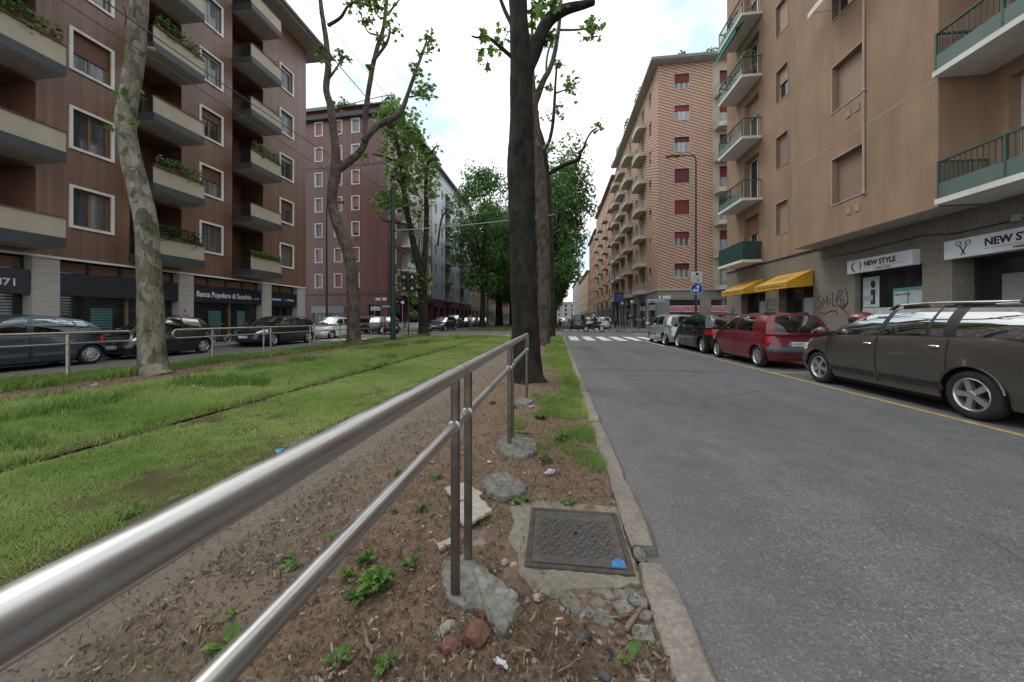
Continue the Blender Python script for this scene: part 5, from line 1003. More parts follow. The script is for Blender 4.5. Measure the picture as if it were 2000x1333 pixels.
ob('end_wall', MB().quad((50, 0, 0), (50, 14, 0), (50, 14, 24.3), (50, 0, 24.3)).mesh('end_wall', 'rib_tile_purple'), pu, mw=FV)

# ===== further blocks down both sides
def row_block(name, label, side, y0, y1, h, mat, zs, colw, bays, lw=None, trim='stucco_white', base_m='grey_plaster', shut='shutter_beige', gf=3.8, face=None, balc=None):
    x = face if face is not None else (-18 if side == 'L' else 10); th = thing(name, label, 'building', (x, (y0+y1)/2, 0)); I = Matrix.Translation((-x, -(y0+y1)/2, 0))
    F = I @ (fm(x, 0, LEFT) if side == 'L' else fm(x, 0, RIGHT)); a, b = (y0, y1) if side == 'L' else (-y1, -y0); n = bays; ops = []; ws = []
    for k in range(n):
        cx = a+(b-a)*(k+.5)/n
        for z in zs:
            if lw and k % lw == lw-1: ops.append((cx-1.5, z-.7, cx+1.5, z+1.7, 1.1))
            else: ops.append((cx-colw/2, z, cx+colw/2, z+1.5, .2)); ws.append((cx-colw/2, z, k))
    so2 = [(a+(b-a)*(k+.2)/n, .1, a+(b-a)*(k+.8)/n, 3.0, .4) for k in range(n)]
    ob('wall', wall(ops, a, b, gf, h, mat, 'wall_wine' if lw else 'dark_interior', mat), th, mw=F); ob('base_wall', wall(so2, a, b, 0, gf, base_m, 'pane_dark'), th, mw=F)
    for i, (wx, z, k) in enumerate(ws): window(th, F, wx, z, colw, 1.5, None, 'frame_white', 'pane', rec=.18, mul=1 if colw > .8 else 0, shut=(shut, [.3, .6, .95, .1][(i*5+k) % 4]))
    for k in range(n):
        cx = a+(b-a)*(k+.5)/n
        for z in zs:
            if (lw and k % lw == lw-1): ob('balcony', cm(('rb', name, mat), lambda: MB().box(-1.55, -.7, -.16, 1.55, -.003, .0).box(-1.55, -.7, 0, 1.55, -.66, .85).mesh('balcony', trim)), th, mw=F @ Tm(cx, 0, z-.72))
            elif balc and k % balc == 0: ob('balcony', cm(('rb2', mat), lambda: MB().box(-1.2, -.9, -.2, 1.2, -.003, .0).box(-1.2, -.9, 0, 1.2, -.85, .8).mesh('balcony', trim)), th, mw=F @ Tm(cx, 0, z-.4))
    ob('roof', B(a-.3, -.6, h, b+.3, 12, h+.25).mesh('roof', 'roof_tin'), th, mw=F)
    ob('end_wall', MB().quad((a, 12, 0), (a, 0, 0), (a, 0, h), (a, 12, h)).mesh('end_wall', mat), th, mw=F); ob('end_wall', MB().quad((b, 0, 0), (b, 12, 0), (b, 12, h), (b, 0, h)).mesh('end_wall', mat), th, mw=F)
    return th
Z31 = lambda n, z0=4.9, s=3.05: [z0+s*k for k in range(n)]
row_block('apartment_block', 'blue grey panel block with wine red loggias past the purple block', 'L', 50, 74, 24.2, 'wall_bluegrey', Z31(6), 1.0, 8, 3, 'wall_grey', 'wall_wine', gf=4.2)
row_block('apartment_block', 'ochre block behind the left row of leafy trees', 'L', 74, 104, 21, 'wall_ochre', Z31(5), 1.0, 8)
row_block('apartment_block', 'rose block far down the left side of the avenue', 'L', 104, 140, 20, 'wall_rose', Z31(5), 1.0, 8)
row_block('apartment_block', 'orange brick block just past the striped block', 'R', 62, 88, 25.5, 'wall_orange', Z31(6, 5.2, 3.1), 1.1, 7, None, 'stucco_cream', balc=2, face=9.9)
row_block('apartment_block', 'rose red narrow block beyond the orange block', 'R', 88.4, 108, 23, 'wall_rose', Z31(6, 5.2, 2.9), 1.0, 6, face=9.9)
row_block('apartment_block', 'low ochre block with dark eaves down the right side', 'R', 108, 150, 15.5, 'wall_ochre', Z31(3, 5), 1.0, 9, face=9.6)
row_block('apartment_block', 'grey block near the vanishing point on the right', 'R', 150, 210, 19, 'wall_grey', Z31(4, 5), 1.0, 10, face=9.6)
row_block('apartment_block', 'grey block near the vanishing point on the left', 'L', 140, 210, 19, 'wall_grey', Z31(4, 5), 1.0, 10)
eb = thing('church_front', 'pale distant building closing the end of the avenue', 'building', (0, 330, 0)); ob('wall', wall([(-40+6*k, 4+4*j, -38+6*k, 6.4+4*j, .3) for k in range(14) for j in range(3)], -45, 45, 0, 16, 'wall_grey', 'pane_dark'), eb); ob('roof', B(-45.5, -.6, 16, 45.5, 14, 16.5).mesh('roof', 'roof_tin'), eb)
ob('pilaster', B(-88.4, -.25, 0, -87.9, -.01, 25).mesh('pilaster', 'stucco_white'), pk, mw=FS)
# ------------------------------------------------------------------ trees
def smooth_path(P, r, k=3):
    out, ro = [], []
    for i in range(len(P)-1):
        p0 = P[max(i-1, 0)]; p1 = P[i]; p2 = P[i+1]; p3 = P[min(i+2, len(P)-1)]
        for q in range(k):
            t = q/k; out.append(.5*((2*p1)+(p2-p0)*t+(2*p0-5*p1+4*p2-p3)*t*t+(3*p1-p0-3*p2+p3)*t**3)); ro.append(lerp(r[i], r[i+1], t))
    out.append(P[-1]); ro.append(r[-1]); return out, ro
def bark_tube(mb, P, r, n=14, seed=0, amp=.07, flare=0.):
    P, r = smooth_path([Vector(p) for p in P], r, 8 if n > 15 else 4); rings = []; up = None
    for i, p in enumerate(P):
        d = (P[min(i+1, len(P)-1)]-P[max(i-1, 0)]).normalized()
        if up is None: up = Vector((0, 1, 0)) if abs(d.y) < .9 else Vector((1, 0, 0))
        a = d.cross(up).normalized(); b = a.cross(d).normalized(); up = b; ring = []
        for k in range(n):
            t = 2*math.pi*k/n; q = a*math.cos(t)+b*math.sin(t); f = 1+amp*1.6*mnoise.noise(Vector((q.x*1.3+seed, q.y*1.3, p.z*.9/max(.3, r[0]*3))))+amp*.6*mnoise.noise(Vector((q.x*4, q.y*4+seed, p.z*3)))+(amp*.7*mnoise.noise(Vector((q.x*9, q.y*9+seed, p.z*5))) if n > 15 else 0)
            if flare and i < 9: f *= 1+flare*(1-i/9)**2*(.65+.5*math.sin(t*3+seed)+.25*math.sin(t*5+seed*2))
            ring.append(p+q*r[i]*f)
        rings.append(ring)
    mb.grid([rg+[rg[0]] for rg in rings]); mb.add(rings[-1], [tuple(range(n))]); return P
LEAF = [(0, 0), (.18, .1), (.5, .06), (.34, .32), (.52, .62), (.2, .6), (0, 1.), (-.2, .6), (-.52, .62), (-.34, .32), (-.5, .06), (-.18, .1)]
def add_leaf(mb, p, size, droop=.5):
    d = Vector((random.uniform(-1, 1), random.uniform(-1, 1), random.uniform(-1.1, .5)*droop*2)).normalized(); n = Vector((random.uniform(-.7, .7), random.uniform(-.7, .7), 1)).normalized(); e = d.cross(n).normalized(); s = size*random.uniform(.6, 1.2); nn = e.cross(d)
    mb.add([p+(e*x+d*y+nn*(-.25*abs(x)))*s for x, y in LEAF], [tuple(range(12))])
def cluster(mb, c, n, rad, size):
    for k in range(n):
        q = Vector((random.gauss(0, 1), random.gauss(0, 1), random.gauss(0, 1)))*rad*.5; add_leaf(mb, Vector(c)+q, size)
def pollard(name, label, Y, trunk, branches, clusters, bark, leaf_size=.2, flare=.35, seed=1, n=18, leafmat='leaf', extra=None, pxm=None):
    """trunk/branches: photo-surveyed centre lines (u, v, width px) at street distance Y (+ depth offset per branch)"""
    m_px = None
    base_p = wy(Y, trunk[0][0], trunk[0][1]); t = thing(name, label, 'tree', (base_p.x, Y, 0)); off = Vector((-base_p.x, -Y, 0))
    def path(pts, dy):
        P, r = [], []
        for i, q in enumerate(pts):
            k = i/max(1, len(pts)-1); yy = Y+dy*k; p = wy(yy, q[0], q[1]); tt = (q[0]-1000)/_f; Zc = yy/(tt*_s+_c); P.append(p+off); r.append(max(.012, q[2]*Zc/_f/2*.95/math.sqrt(1+tt*tt)))
        return P, r
    mb = MB(); P, r = path(trunk, 0); P[0].z = -.06; P[0].y = 0
    bark_tube(mb, P, r, n, seed, .06, flare); tm = mb.mesh('trunk', bark, True, 80); ob('trunk', tm, t)
    for i, (dy, pts) in enumerate(branches):
        mb = MB(); P, r = path(pts, dy); bark_tube(mb, P, r, 10, seed+i, .09); ob('branch', mb.mesh('branch', bark, True, 80), t)
    mb = MB(); random.seed(seed*7)
    for (u, v, cnt, rad) in clusters: cluster(mb, wy(Y+random.uniform(-.6, .6), u, v)+off, cnt, rad, leaf_size)
    if extra: extra(mb)
    tw = MB()
    for (u, v, cnt, rad) in clusters:
        c0 = wy(Y, u, v)+off
        for q in range(min(7, 2+cnt//6)):
            d = Vector((random.gauss(0, 1), random.gauss(0, 1), random.gauss(.3, 1))).normalized()*rad*random.uniform(.4, 1.1); tw.tube([c0-d*.25, c0+d*.4+Vector((0, 0, .03)), c0+d], [.012, .008, .004], 4)
    ob('twigs', tw.mesh('twigs', bark), t, kind='stuff')
    me = mb.mesh('crown', leafmat); shade_attr(me, .35 if 'young leaves' in label else .0, 1., 12); ob('crown', me, t, kind='stuff'); return t
# mottled plane tree, left foreground
pollard('plane_tree', 'mottled pale plane tree with a thick leaning trunk at the left', 6.95,
    [(303, 735, 84), (299, 715, 70), (297, 690, 62), (295, 640, 58), (293, 560, 55), (290, 500, 54), (285, 430, 52), (275, 385, 50), (260, 325, 48), (250, 280, 46), (246, 235, 47), (250, 200, 46), (258, 150, 44), (266, 100, 42), (270, 50, 40), (274, -20, 40), (282, -150, 38), (290, -320, 32)],
    [(.5, [(268, 105, 18), (284, 97, 16), (300, 97, 12)]), (-.3, [(243, 55, 3), (246, 30, 3), (240, 12, 2)]), (1.4, [(286, -260, 26), (330, -380, 18), (350, -560, 9)]), (-1.5, [(286, -230, 24), (230, -360, 16), (200, -520, 8)])],
    [(252, 188, 5, .22), (262, 185, 3, .15), (232, 235, 7, .3), (250, 225, 4, .2), (290, 445, 5, .2), (330, -400, 40, .8), (210, -420, 40, .8), (350, -560, 60, 1.), (200, -540, 60, 1.), (282, 650, 3, .2)], 'bark_plane', .17, .3, 3, 44)
# crooked forked plane tree
pollard('plane_tree', 'crooked plane tree with a forked crown before the purple block', 15.9,
    [(693, 673, 36), (691, 660, 30), (690, 620, 27), (689, 560, 25), (686, 520, 25), (676, 480, 25), (660, 440, 24), (650, 405, 22), (650, 370, 22), (655, 335, 24), (656, 300, 18), (651, 255, 17), (646, 210, 16), (637, 175, 14), (641, 130, 13), (637, 80, 12), (628, 20, 10), (620, -60, 8)],
    [(.8, [(655, 335, 20), (678, 318, 17), (700, 300, 15), (714, 275, 13), (713, 240, 12), (718, 190, 11), (728, 130, 10), (738, 90, 9), (750, 50, 8), (757, -20, 7)]),
     (1.2, [(710, 276, 14), (735, 248, 13), (765, 232, 12), (784, 217, 11), (798, 180, 8), (812, 140, 7), (825, 105, 5), (833, 80, 4)]),
     (-.6, [(641, 50, 8), (665, 35, 7), (680, 12, 5), (700, 2, 4)]), (.5, [(645, 150, 6), (658, 132, 4), (667, 115, 3)]), (.3, [(751, 85, 5), (738, 70, 4), (718, 62, 3), (705, 30, 3)]), (.3, [(728, 120, 7), (755, 85, 6), (762, 55, 4)]), (.3, [(757, 30, 5), (770, 12, 4), (780, 0, 3)]), (.5, [(800, 190, 4), (815, 187, 3), (830, 180, 2)]), (-.3, [(722, 205, 4), (690, 207, 3), (660, 210, 2)])],
    [(705, 5, 60, .7), (725, 0, 40, .6), (745, 15, 30, .4), (668, 110, 26, .35), (625, 105, 16, .3), (837, 82, 34, .45), (828, 105, 14, .3), (832, 178, 50, .6), (815, 180, 14, .3), (805, 125, 10, .25), (762, 55, 26, .4), (745, 75, 10, .25), (722, 130, 8, .25), (660, 208, 12, .25), (645, 130, 8, .3), (812, 140, 12, .3), (690, -10, 40, .6), (720, 45, 12, .3), (695, 470, 5, .2)], 'bark_mid', .26, .25, 5, 18)
# leafy twin-stem tree further on
def t3x(mb): pass
pollard('plane_tree', 'twin stemmed plane tree covered in young leaves near the tram pole', 25.8,
    [(828, 656, 26), (827, 645, 21), (827, 610, 19), (825, 560, 18), (822, 530, 18), (812, 495, 15), (803, 455, 13), (796, 420, 12), (790, 380, 11), (785, 330, 9), (778, 290, 8), (770, 260, 6), (757, 232, 4)],
    [(.8, [(826, 530, 13), (831, 480, 11), (833, 420, 10), (832, 370, 9), (834, 330, 7), (843, 300, 5), (853, 285, 3)]), (-.5, [(790, 370, 6), (775, 350, 5), (765, 345, 4)]), (.5, [(790, 340, 6), (775, 318, 5), (745, 305, 4), (728, 302, 3)]), (.3, [(800, 440, 5), (775, 435, 4), (752, 432, 3), (742, 424, 2)]), (1., [(855, 480, 4), (862, 430, 4), (875, 408, 3)])],
    [(750, 225, 60, .9), (765, 215, 60, .9), (775, 245, 90, 1.2), (760, 260, 60, .9), (780, 280, 90, 1.2), (795, 300, 70, 1.1), (768, 335, 70, 1.), (760, 390, 80, 1.0), (748, 380, 60, .8), (775, 400, 60, .9), (800, 330, 90, 1.2), (820, 300, 50, .9), (835, 330, 60, 1.), (800, 380, 60, .9), (830, 400, 30, .8), (805, 440, 24, .6), (800, 545, 70, .9), (825, 560, 60, .9), (790, 560, 50, .7), (812, 580, 30, .7), (830, 540, 30, .6), (715, 302, 24, .5), (853, 285, 8, .3), (810, 245, 20, .5), (812, 240, 40, .8), (845, 330, 30, .7), (815, 500, 16, .5), (812, 615, 20, .4), (790, 450, 24, .6), (690, 207, 0, .1), (805, 270, 60, 1.0), (820, 340, 60, 1.), (745, 395, 60, .8), (765, 300, 70, 1.), (785, 225, 50, .9), (790, 350, 60, 1.), (840, 360, 40, .8), (770, 370, 60, .9), (815, 420, 30, .7), (805, 570, 40, .7), (840, 380, 30, .7), (760, 240, 60, .9)], 'bark_dark', .34, .25, 8, 14)
# big dark tree behind the near railing
pollard('plane_tree', 'big dark barked plane tree rising beside the near railing end', 7.05,
    [(1031, 746, 74), (1030, 730, 64), (1028, 690, 58), (1026, 640, 56), (1023, 560, 55), (1021, 480, 54), (1019, 400, 54), (1017, 330, 55), (1018, 290, 53), (1019, 230, 48), (1018, 180, 46), (1018, 130, 46), (1015, 80, 42), (1013, 30, 38), (1011, -40, 38), (1005, -180, 34), (1000, -350, 26)],
    [(.4, [(1027, 140, 30), (1040, 110, 30), (1054, 75, 28), (1068, 45, 27), (1085, 28, 25), (1110, 17, 20), (1135, 11, 17), (1160, 4, 13)]), (-.4, [(1000, 112, 9), (980, 95, 8), (960, 78, 7), (945, 70, 6), (933, 74, 4), (921, 71, 3)]), (.3, [(1000, 50, 9), (988, 25, 8), (976, -5, 7), (968, -40, 6)]), (.9, [(1006, -200, 24), (1060, -330, 15), (1090, -480, 8)]), (.3, [(1025, 30, 4), (1040, 17, 3), (1050, 12, 2)])],
    [(943, 98, 9, .16), (946, 63, 6, .12), (968, 88, 7, .15), (980, 85, 7, .16), (986, 58, 9, .16), (944, 128, 3, .08), (1050, 12, 10, .15), (1062, 8, 8, .15), (1075, 12, 9, .16), (1088, 5, 10, .18), (1038, 33, 5, .12), (1038, 50, 4, .1), (1044, 75, 6, .14), (1072, 72, 6, .12), (1078, 78, 6, .14), (1060, -330, 40, .6), (1090, -480, 60, .8), (1000, -360, 60, .9)], 'bark_dark', .17, .3, 11, 44)
pollard('plane_tree', 'lighter trunked plane tree directly behind the big dark tree', 16.4,
    [(1060, 678, 34), (1061, 665, 30), (1062, 640, 28), (1063, 580, 27), (1062, 500, 26), (1060, 430, 25), (1056, 360, 24), (1050, 290, 20), (1046, 240, 18), (1043, 205, 18), (1052, 180, 15), (1063, 155, 12), (1074, 135, 10), (1083, 105, 9), (1089, 70, 8), (1094, 30, 7), (1098, -30, 6)],
    [(.6, [(1043, 205, 12), (1042, 170, 9), (1040, 130, 8), (1040, 80, 6), (1038, 20, 5)]), (.3, [(1067, 145, 5), (1068, 115, 4), (1074, 90, 4), (1080, 80, 3)]), (.2, [(1090, 59, 4), (1120, 59, 4), (1145, 57, 3)])],
    [(1155, 55, 44, .5), (1160, 65, 20, .4), (1150, 45, 16, .3), (1078, 72, 20, .35), (1068, 173, 8, .2), (1042, 160, 16, .4), (1062, 285, 10, .3)], 'bark_mid', .24, .25, 14, 16)
pollard('plane_tree', 'slim dark plane tree with an S shaped limb behind the lighter trunk', 22.8,
    [(1074, 662, 26), (1074, 645, 22), (1074, 600, 21), (1073, 520, 20), (1071, 440, 18), (1068, 370, 16), (1064, 310, 13), (1058, 270, 9), (1050, 245, 6)],
    [(.4, [(1066, 290, 8), (1074, 272, 7), (1080, 240, 7), (1083, 200, 6), (1085, 160, 5), (1088, 125, 4)]), (.2, [(1086, 182, 4), (1098, 178, 3), (1112, 170, 3), (1113, 140, 1)]), (-.6, [(1070, 342, 9), (1088, 330, 9), (1110, 320, 8), (1130, 312, 8), (1133, 300, 6), (1140, 290, 5), (1145, 275, 4), (1155, 258, 4), (1166, 250, 3)])],
    [(1118, 165, 50, .6), (1110, 168, 20, .3), (1090, 125, 16, .3), (1070, 228, 20, .5), (1088, 215, 24, .5), (1167, 248, 22, .35), (1170, 240, 6, .2), (1072, 290, 30, .6), (1145, 287, 6, .2)], 'bark_dark', .28, .25, 17, 14)
# full leafy trees further along: shared crowns
def crown_mesh(seed, R0, Hc, n, size, lobes):
    random.seed(seed); mb = MB(); cs = []
    for k in range(lobes):
        a = random.uniform(0, 6.28); z = random.random(); rr = R0*(math.sin(math.pi*(z*.85+.08))**.7)*random.uniform(.35, .82); cs.append((Vector((rr*math.cos(a), rr*math.sin(a), z*Hc)), random.uniform(.17, .3)*R0*1.2))
    for k in range(n):
        c, r = cs[k % lobes]; d = Vector((random.gauss(0, 1), random.gauss(0, 1), random.gauss(0, .8))).normalized(); p = c+d*r*(random.random()**.35); s = size*random.uniform(.6, 1.25)
        n1 = (d+Vector((random.uniform(-.8, .8), random.uniform(-.8, .8), random.uniform(-.2, 1.)))).normalized(); e = n1.orthogonal().normalized(); f = n1.cross(e); ang = random.uniform(0, 6.28); e, f = e*math.cos(ang)+f*math.sin(ang), f*math.cos(ang)-e*math.sin(ang)
        mb.add([p-e*s*.5, p-f*s*.22+e*.1*s, p+e*s*.5, p+f*s*.3], [(0, 1, 2, 3)])
    me = mb.mesh('crown', 'leaf_far'); shade_attr(me, 0, 1, 4); return me, cs
CR = [crown_mesh(50+i, 5.4, 14.5, 13000, .4, 60) for i in range(3)]
def big_trunk(cs, seed):
    random.seed(seed); mb = MB(); bark_tube(mb, [(0, 0, -.1), (0, 0, 1.), (.1, .05, 3.5), (.0, .1, 6.5), (.2, 0, 11)], [.5, .36, .31, .26, .12], 10, seed, .06, .25)
    for c, r in cs[::4]: bark_tube(mb, [(0, 0, 4.2+c.z*.25), (c.x*.4, c.y*.4, 5.2+c.z*.5), (c.x, c.y, 5.+c.z)], [.14, .09, .03], 6, seed)
    return mb.mesh('trunk', 'bark_dark', True, 80)
TR = [big_trunk(CR[i][1], i) for i in range(3)]
def leafy(label, x, y, s, i, rz):
    t = thing('plane_tree', label, 'tree', (x, y, 0), rz, 'leafy trees down the avenue'); t.scale = (s, s, s*1.02)
    ob('trunk', TR[i], t); ob('crown', CR[i][0], t, loc=(0, 0, 5.), kind='stuff')
names = ['first', 'second', 'third', 'fourth', 'fifth', 'sixth', 'seventh', 'eighth']
for k, y in enumerate((44.5, 53, 62, 72, 84, 98, 118, 142)): leafy(names[k]+' leafy tree of the left row past the side street', -9.4+[0, .6, -.3, .2, 0, .4, 0, 0][k], y, [1.0, .95, 1.0, .92, 1, 1, 1, 1][k], k % 3, k*1.3)
for k, y in enumerate((42, 51, 60, 70, 82, 96, 116, 140)): leafy(names[k]+' leafy tree of the right row past the side street', -.9+[.6, .3, -.3, .2, 0, 0, 0, 0][k], y, [1.1, 1.05, 1, .95, 1, 1, 1, 1][k], (k+1) % 3, k*2.1+.5)
# ------------------------------------------------------------------ vehicles
def ip(tab, x):
    if x <= tab[0][0]: return tab[0][1]
    for (a, b), (c, d) in zip(tab, tab[1:]):
        if x <= c:
            t = (x-a)/(c-a); t = t*t*(3-2*t)*.5+t*.5; return lerp(b, d, t)
    return tab[-1][1]
def wheel_meshes(r, w, style):
    key = (round(r, 3), round(w, 3), style)
    if key in CACHE: return CACHE[key]
    ri = r*.68; ty = MB().lathe([(ri, -w/2+.01), (ri+.02, -w/2), (r-.035, -w/2), (r-.008, -w/2+.02), (r, -w/2+.045), (r, w/2-.045), (r-.008, w/2-.02), (r-.035, w/2), (ri+.02, w/2), (ri, w/2-.01)], 36, 'y', closed=True).mesh('wheel', 'rubber', True, 40)
    mb = MB(); mb.lathe([(ri, w/2-.01), (ri-.012, w/2-.004), (ri-.03, w/2-.03), (ri-.035, -w/2+.02)], 36, 'y', mi=0)
    mb.lathe([(.0001, w/2-.085), (ri-.03, w/2-.085)], 24, 'y', mi=1); n = 5 if style in ('five', 'star') else 9 if style == 'nine' else 12
    for k in range(n):
        a = 2*math.pi*k/n+.3; ca, sa = math.cos(a), math.sin(a); wi, wo = (.030, .036) if n == 5 else (.018, .026)
        if style == 'star': wi, wo = .05, .05
        def P(rad, off, y): return (ca*rad-sa*off, y, sa*rad+ca*off)
        yo, yi = w/2-.02, w/2-.012
        v = [P(.03, -wi, yi), P(.03, wi, yi), P(ri-.02, wo, yo), P(ri-.02, -wo, yo), P(.03, -wi, yi-.05), P(.03, wi, yi-.05), P(ri-.02, wo, yo-.05), P(ri-.02, -wo, yo-.05)]
        mb.add(v, [(3, 2, 1, 0), (0, 1, 5, 4), (2, 3, 7, 6), (1, 2, 6, 5), (3, 0, 4, 7)])
    mb.lathe([(.0001, w/2-.002), (.035, w/2-.004), (.05, w/2-.014), (.055, w/2-.05)], 16, 'y')
    if style == 'cover': mb.lathe([(.05, w/2-.012), (ri*.45, w/2-.01), (ri*.5, w/2-.02)], 24, 'y')
    CACHE[key] = (ty, mb.mesh('rim', ['alloy', 'black_plastic'], True, 35)); return CACHE[key]
def car(name, label, x, y, facing, S, paint, group=None, detail=2, z=RZ, cat='car', rot=0.):
    """x,y: centre of the near flank's wheel line midpoint is handled by the caller; origin = car centre on the ground"""
    L, W, Ht = S['L'], S['W'], S['H']; n = S.get('n', 4.6); wb = S['wb']; xf = L/2-S['fo']; xr = xf-wb; r = S['r']; zs = S.get('sill', .2)
    th = thing(name, label, cat, (x, y, z), (R(90) if facing > 0 else R(-90))+rot, group); top = S['top']; glass = 'car_glass' if detail > 1 else 'car_glass_dark'
    sn = lambda v, e: math.copysign(abs(v)**e, v)
    def inset(h): return ip([(0., .075), (.1, .04), (.3, .012), (.5, 0.), (.72, .006), (.9, .025), (1., .055)], h)
    def plan(th_): return L/2*sn(math.cos(th_), 2/n), W/2*sn(math.sin(th_), 2/n)
    nose = S.get('nose', .05)
    def S_(th_, zz=None, h=None, off=0.):
        px, py = plan(th_); zt = ip(top, px)
        if h is None: h = (zz-zs)/(zt-zs)
        h = min(1, max(0, h)); zz = zs+(zt-zs)*h
        e = .002; ax, ay = plan(th_+e); bx, by = plan(th_-e); dx, dy = ax-bx, ay-by; l = math.hypot(dx, dy) or 1e-9; nx, ny = dy/l, -dx/l
        ins = inset(h)*S.get('tuck', 1.)-off; fx = abs(px)/(L/2); lean = 0.
        if px > 0: lean = S.get('frake', .10)*max(0, h-.45)*fx**14
        else: lean = -S.get('rrake', .04)*max(0, h-.4)*fx**14
        tap = 1-nose*fx**5
        return Vector((px-nx*ins-lean, (py-ny*ins)*tap, zz))
    def arch(px):
        zz = -1
        for c in (xf, xr):
            d = abs(px-c); ra = r+.055
            if d < ra: zz = max(zz, r*.98+math.sqrt(ra*ra-d*d))
        return zz
    # --- body wall
    fine = [plan(2*math.pi*k/3000) for k in range(3001)]; cum = [0.]
    for a, b in zip(fine, fine[1:]): cum.append(cum[-1]+math.hypot(b[0]-a[0], b[1]-a[1]))
    ring = []; q = 0; NS = 200 if detail > 1 else 130
    targets = [cum[-1]*k/NS for k in range(NS)]
    for c in (xf, xr):
        for sg in (1, -1):
            for k in range(-10, 11):
                px = c+(r+.055)*math.sin(k/10*math.pi/2)*.999; tt = math.acos(max(-1, min(1, sn(px/(L/2), n/2)))); ring.append(tt if sg > 0 else 2*math.pi-tt)
    j = 0
    for tg in targets:
        while cum[j] < tg: j += 1
        ring.append(2*math.pi*j/3000)
    ring = sorted(ring); hs = [0, .06, .14, .26, .38, .5, .6, .7, .8, .88, .95, 1.]
    grid = []
    for t_ in ring:
        col = []; px, _ = plan(t_); za = arch(px) if abs(plan(t_)[1]) > W*.4 else -1
        for h in hs:
            p = S_(t_, h=h)
            if p.z < za: p.z = za
            col.append(p)
        grid.append(col)
    nR, nH = len(ring), len(hs); body = MB(); body.v = [tuple(p) for c in grid for p in c]
    doors = S.get('doors', []); dm = {}
    for i in range(nR):
        i2 = (i+1) % nR
        for k in range(nH-1):
            a, b, c, d = grid[i][k], grid[i2][k], grid[i2][k+1], grid[i][k+1]
            if max(a.z, b.z, c.z, d.z)-min(a.z, b.z, c.z, d.z) < 1e-4 or (abs(d.z-a.z) < 1e-4 and abs(c.z-b.z) < 1e-4): continue
            cx = (a.x+b.x)/2; side = 1 if a.y > 0 else -1; hit = None
            if abs(a.y) > W*.38 and .06 <= hs[k]:
                for di, (d0, d1) in enumerate(doors):
                    if d0 < cx < d1: hit = (di, side)
            f = (i*nH+k, i2*nH+k, i2*nH+k+1, i*nH+k+1)
            if hit: dm.setdefault(hit, []).append(f)
            else: body.f.append(f); body.m.append(1 if hs[k] < .05 and S.get('cladding') else 0)
    # --- deck (bonnet, tail) across the top
    M = 8; half = [i for i in range(nR) if ring[i] <= math.pi+1e-6]; decks = []
    for i in half:
        p = grid[i][-1]; decks.append([Vector((p.x, lerp(p.y, -p.y, k/M), p.z+S.get('crown', .035)*(1-(2*k/M-1)**2)*min(1, abs(p.y)/(W*.3)))) for k in range(M+1)])
    gA, gC = S['gh'][0][0], S['gh'][-1][0]; o = len(body.v); body.v += [tuple(p) for dd in decks for p in dd]
    for i in range(len(decks)-1):
        inside = gC+.1 < (decks[i][0].x+decks[i+1][0].x)/2 < gA-.02
        for k in range(M): body.f.append((o+i*(M+1)+k, o+(i+1)*(M+1)+k, o+(i+1)*(M+1)+k+1, o+i*(M+1)+k+1)[::-1]); body.m.append(2 if inside else 0)
    # floor
    gl = MB(); yb0 = S.get('ybelt', W/2-.085); yr = S.get('yroof', W/2-.25)
    def pt(xb, xt, yb, yt, t, zoff=0):
        zb = ip(top, xb)-.02; zt = ip(S['roof'], xt); bl = S.get('gbulge', .035)*math.sin(math.pi*t)
        p = Vector((lerp(xb, xt, t), lerp(yb, yt, t**1.25), lerp(zb, zt, t))); p.y += math.copysign(bl, yb) if abs(yb) > .05 else 0; return p
    rows = [0, .07, .3, .5, .7, .86, .93, 1.]; panes = []
    gh = S['gh']     # [(xb, xt, kind of panel behind this line)]
    roofmb = MB(); 
    for sg in (1, -1):
        for (a, b, kind), (c, d, _) in zip(gh, gh[1:]):
            sub = 3
            cols = [[pt(lerp(a, c, q/sub), lerp(b, d, q/sub), sg*yb0, sg*yr, t) for t in rows] for q in range(sub+1)]
            if kind == 'p': roofmb.grid(cols, 0 if S.get('pillar') != 'black' or (a, b, kind) in (gh[0],) else 1, flip=sg < 0)
            else:
                roofmb.grid([cc[:2] for cc in cols], 0, sg < 0); roofmb.grid([cc[5:] for cc in cols], 0, sg < 0); panes.append(('window', [cc[1:6] for cc in cols], sg < 0))
    # windscreen and rear window
    def lat(xb, xt, bow_b, bow_t, sgn):
        cols = []
        for k in range(M+1):
            f = 1-2*k/M; cols.append([pt_l(xb+sgn*bow_b*(1-f*f), xt+sgn*bow_t*(1-f*f), f*yb0, f*yr, t, xb, xt) for t in rows])
        return cols
    def pt_l(xb, xt, yb, yt, t, xb0, xt0):
        zb = ip(top, xb0)-.02+ (0.02 if xb0 > 0 else 0)*(1-(yb/yb0)**2); zt = ip(S['roof'], xt0)+S.get('rcrown', .045)*(1-(yt/yr)**2) if abs(yr) > 0 else 0
        p = Vector((lerp(xb, xt, t)+ (.03 if xb0 > 0 else -.03)*math.sin(math.pi*t), lerp(yb, yt, t**1.25), lerp(zb, zt, t))); p.y += S.get('gbulge', .035)*math.sin(math.pi*t)*(yb/yb0); return p
    fw = lat(gh[0][0], gh[0][1], S.get('bowf', .2), S.get('bowt', .12), 1); rw = lat(gh[-1][0], gh[-1][1], S.get('bowr', .1), S.get('bowrt', .07), -1)
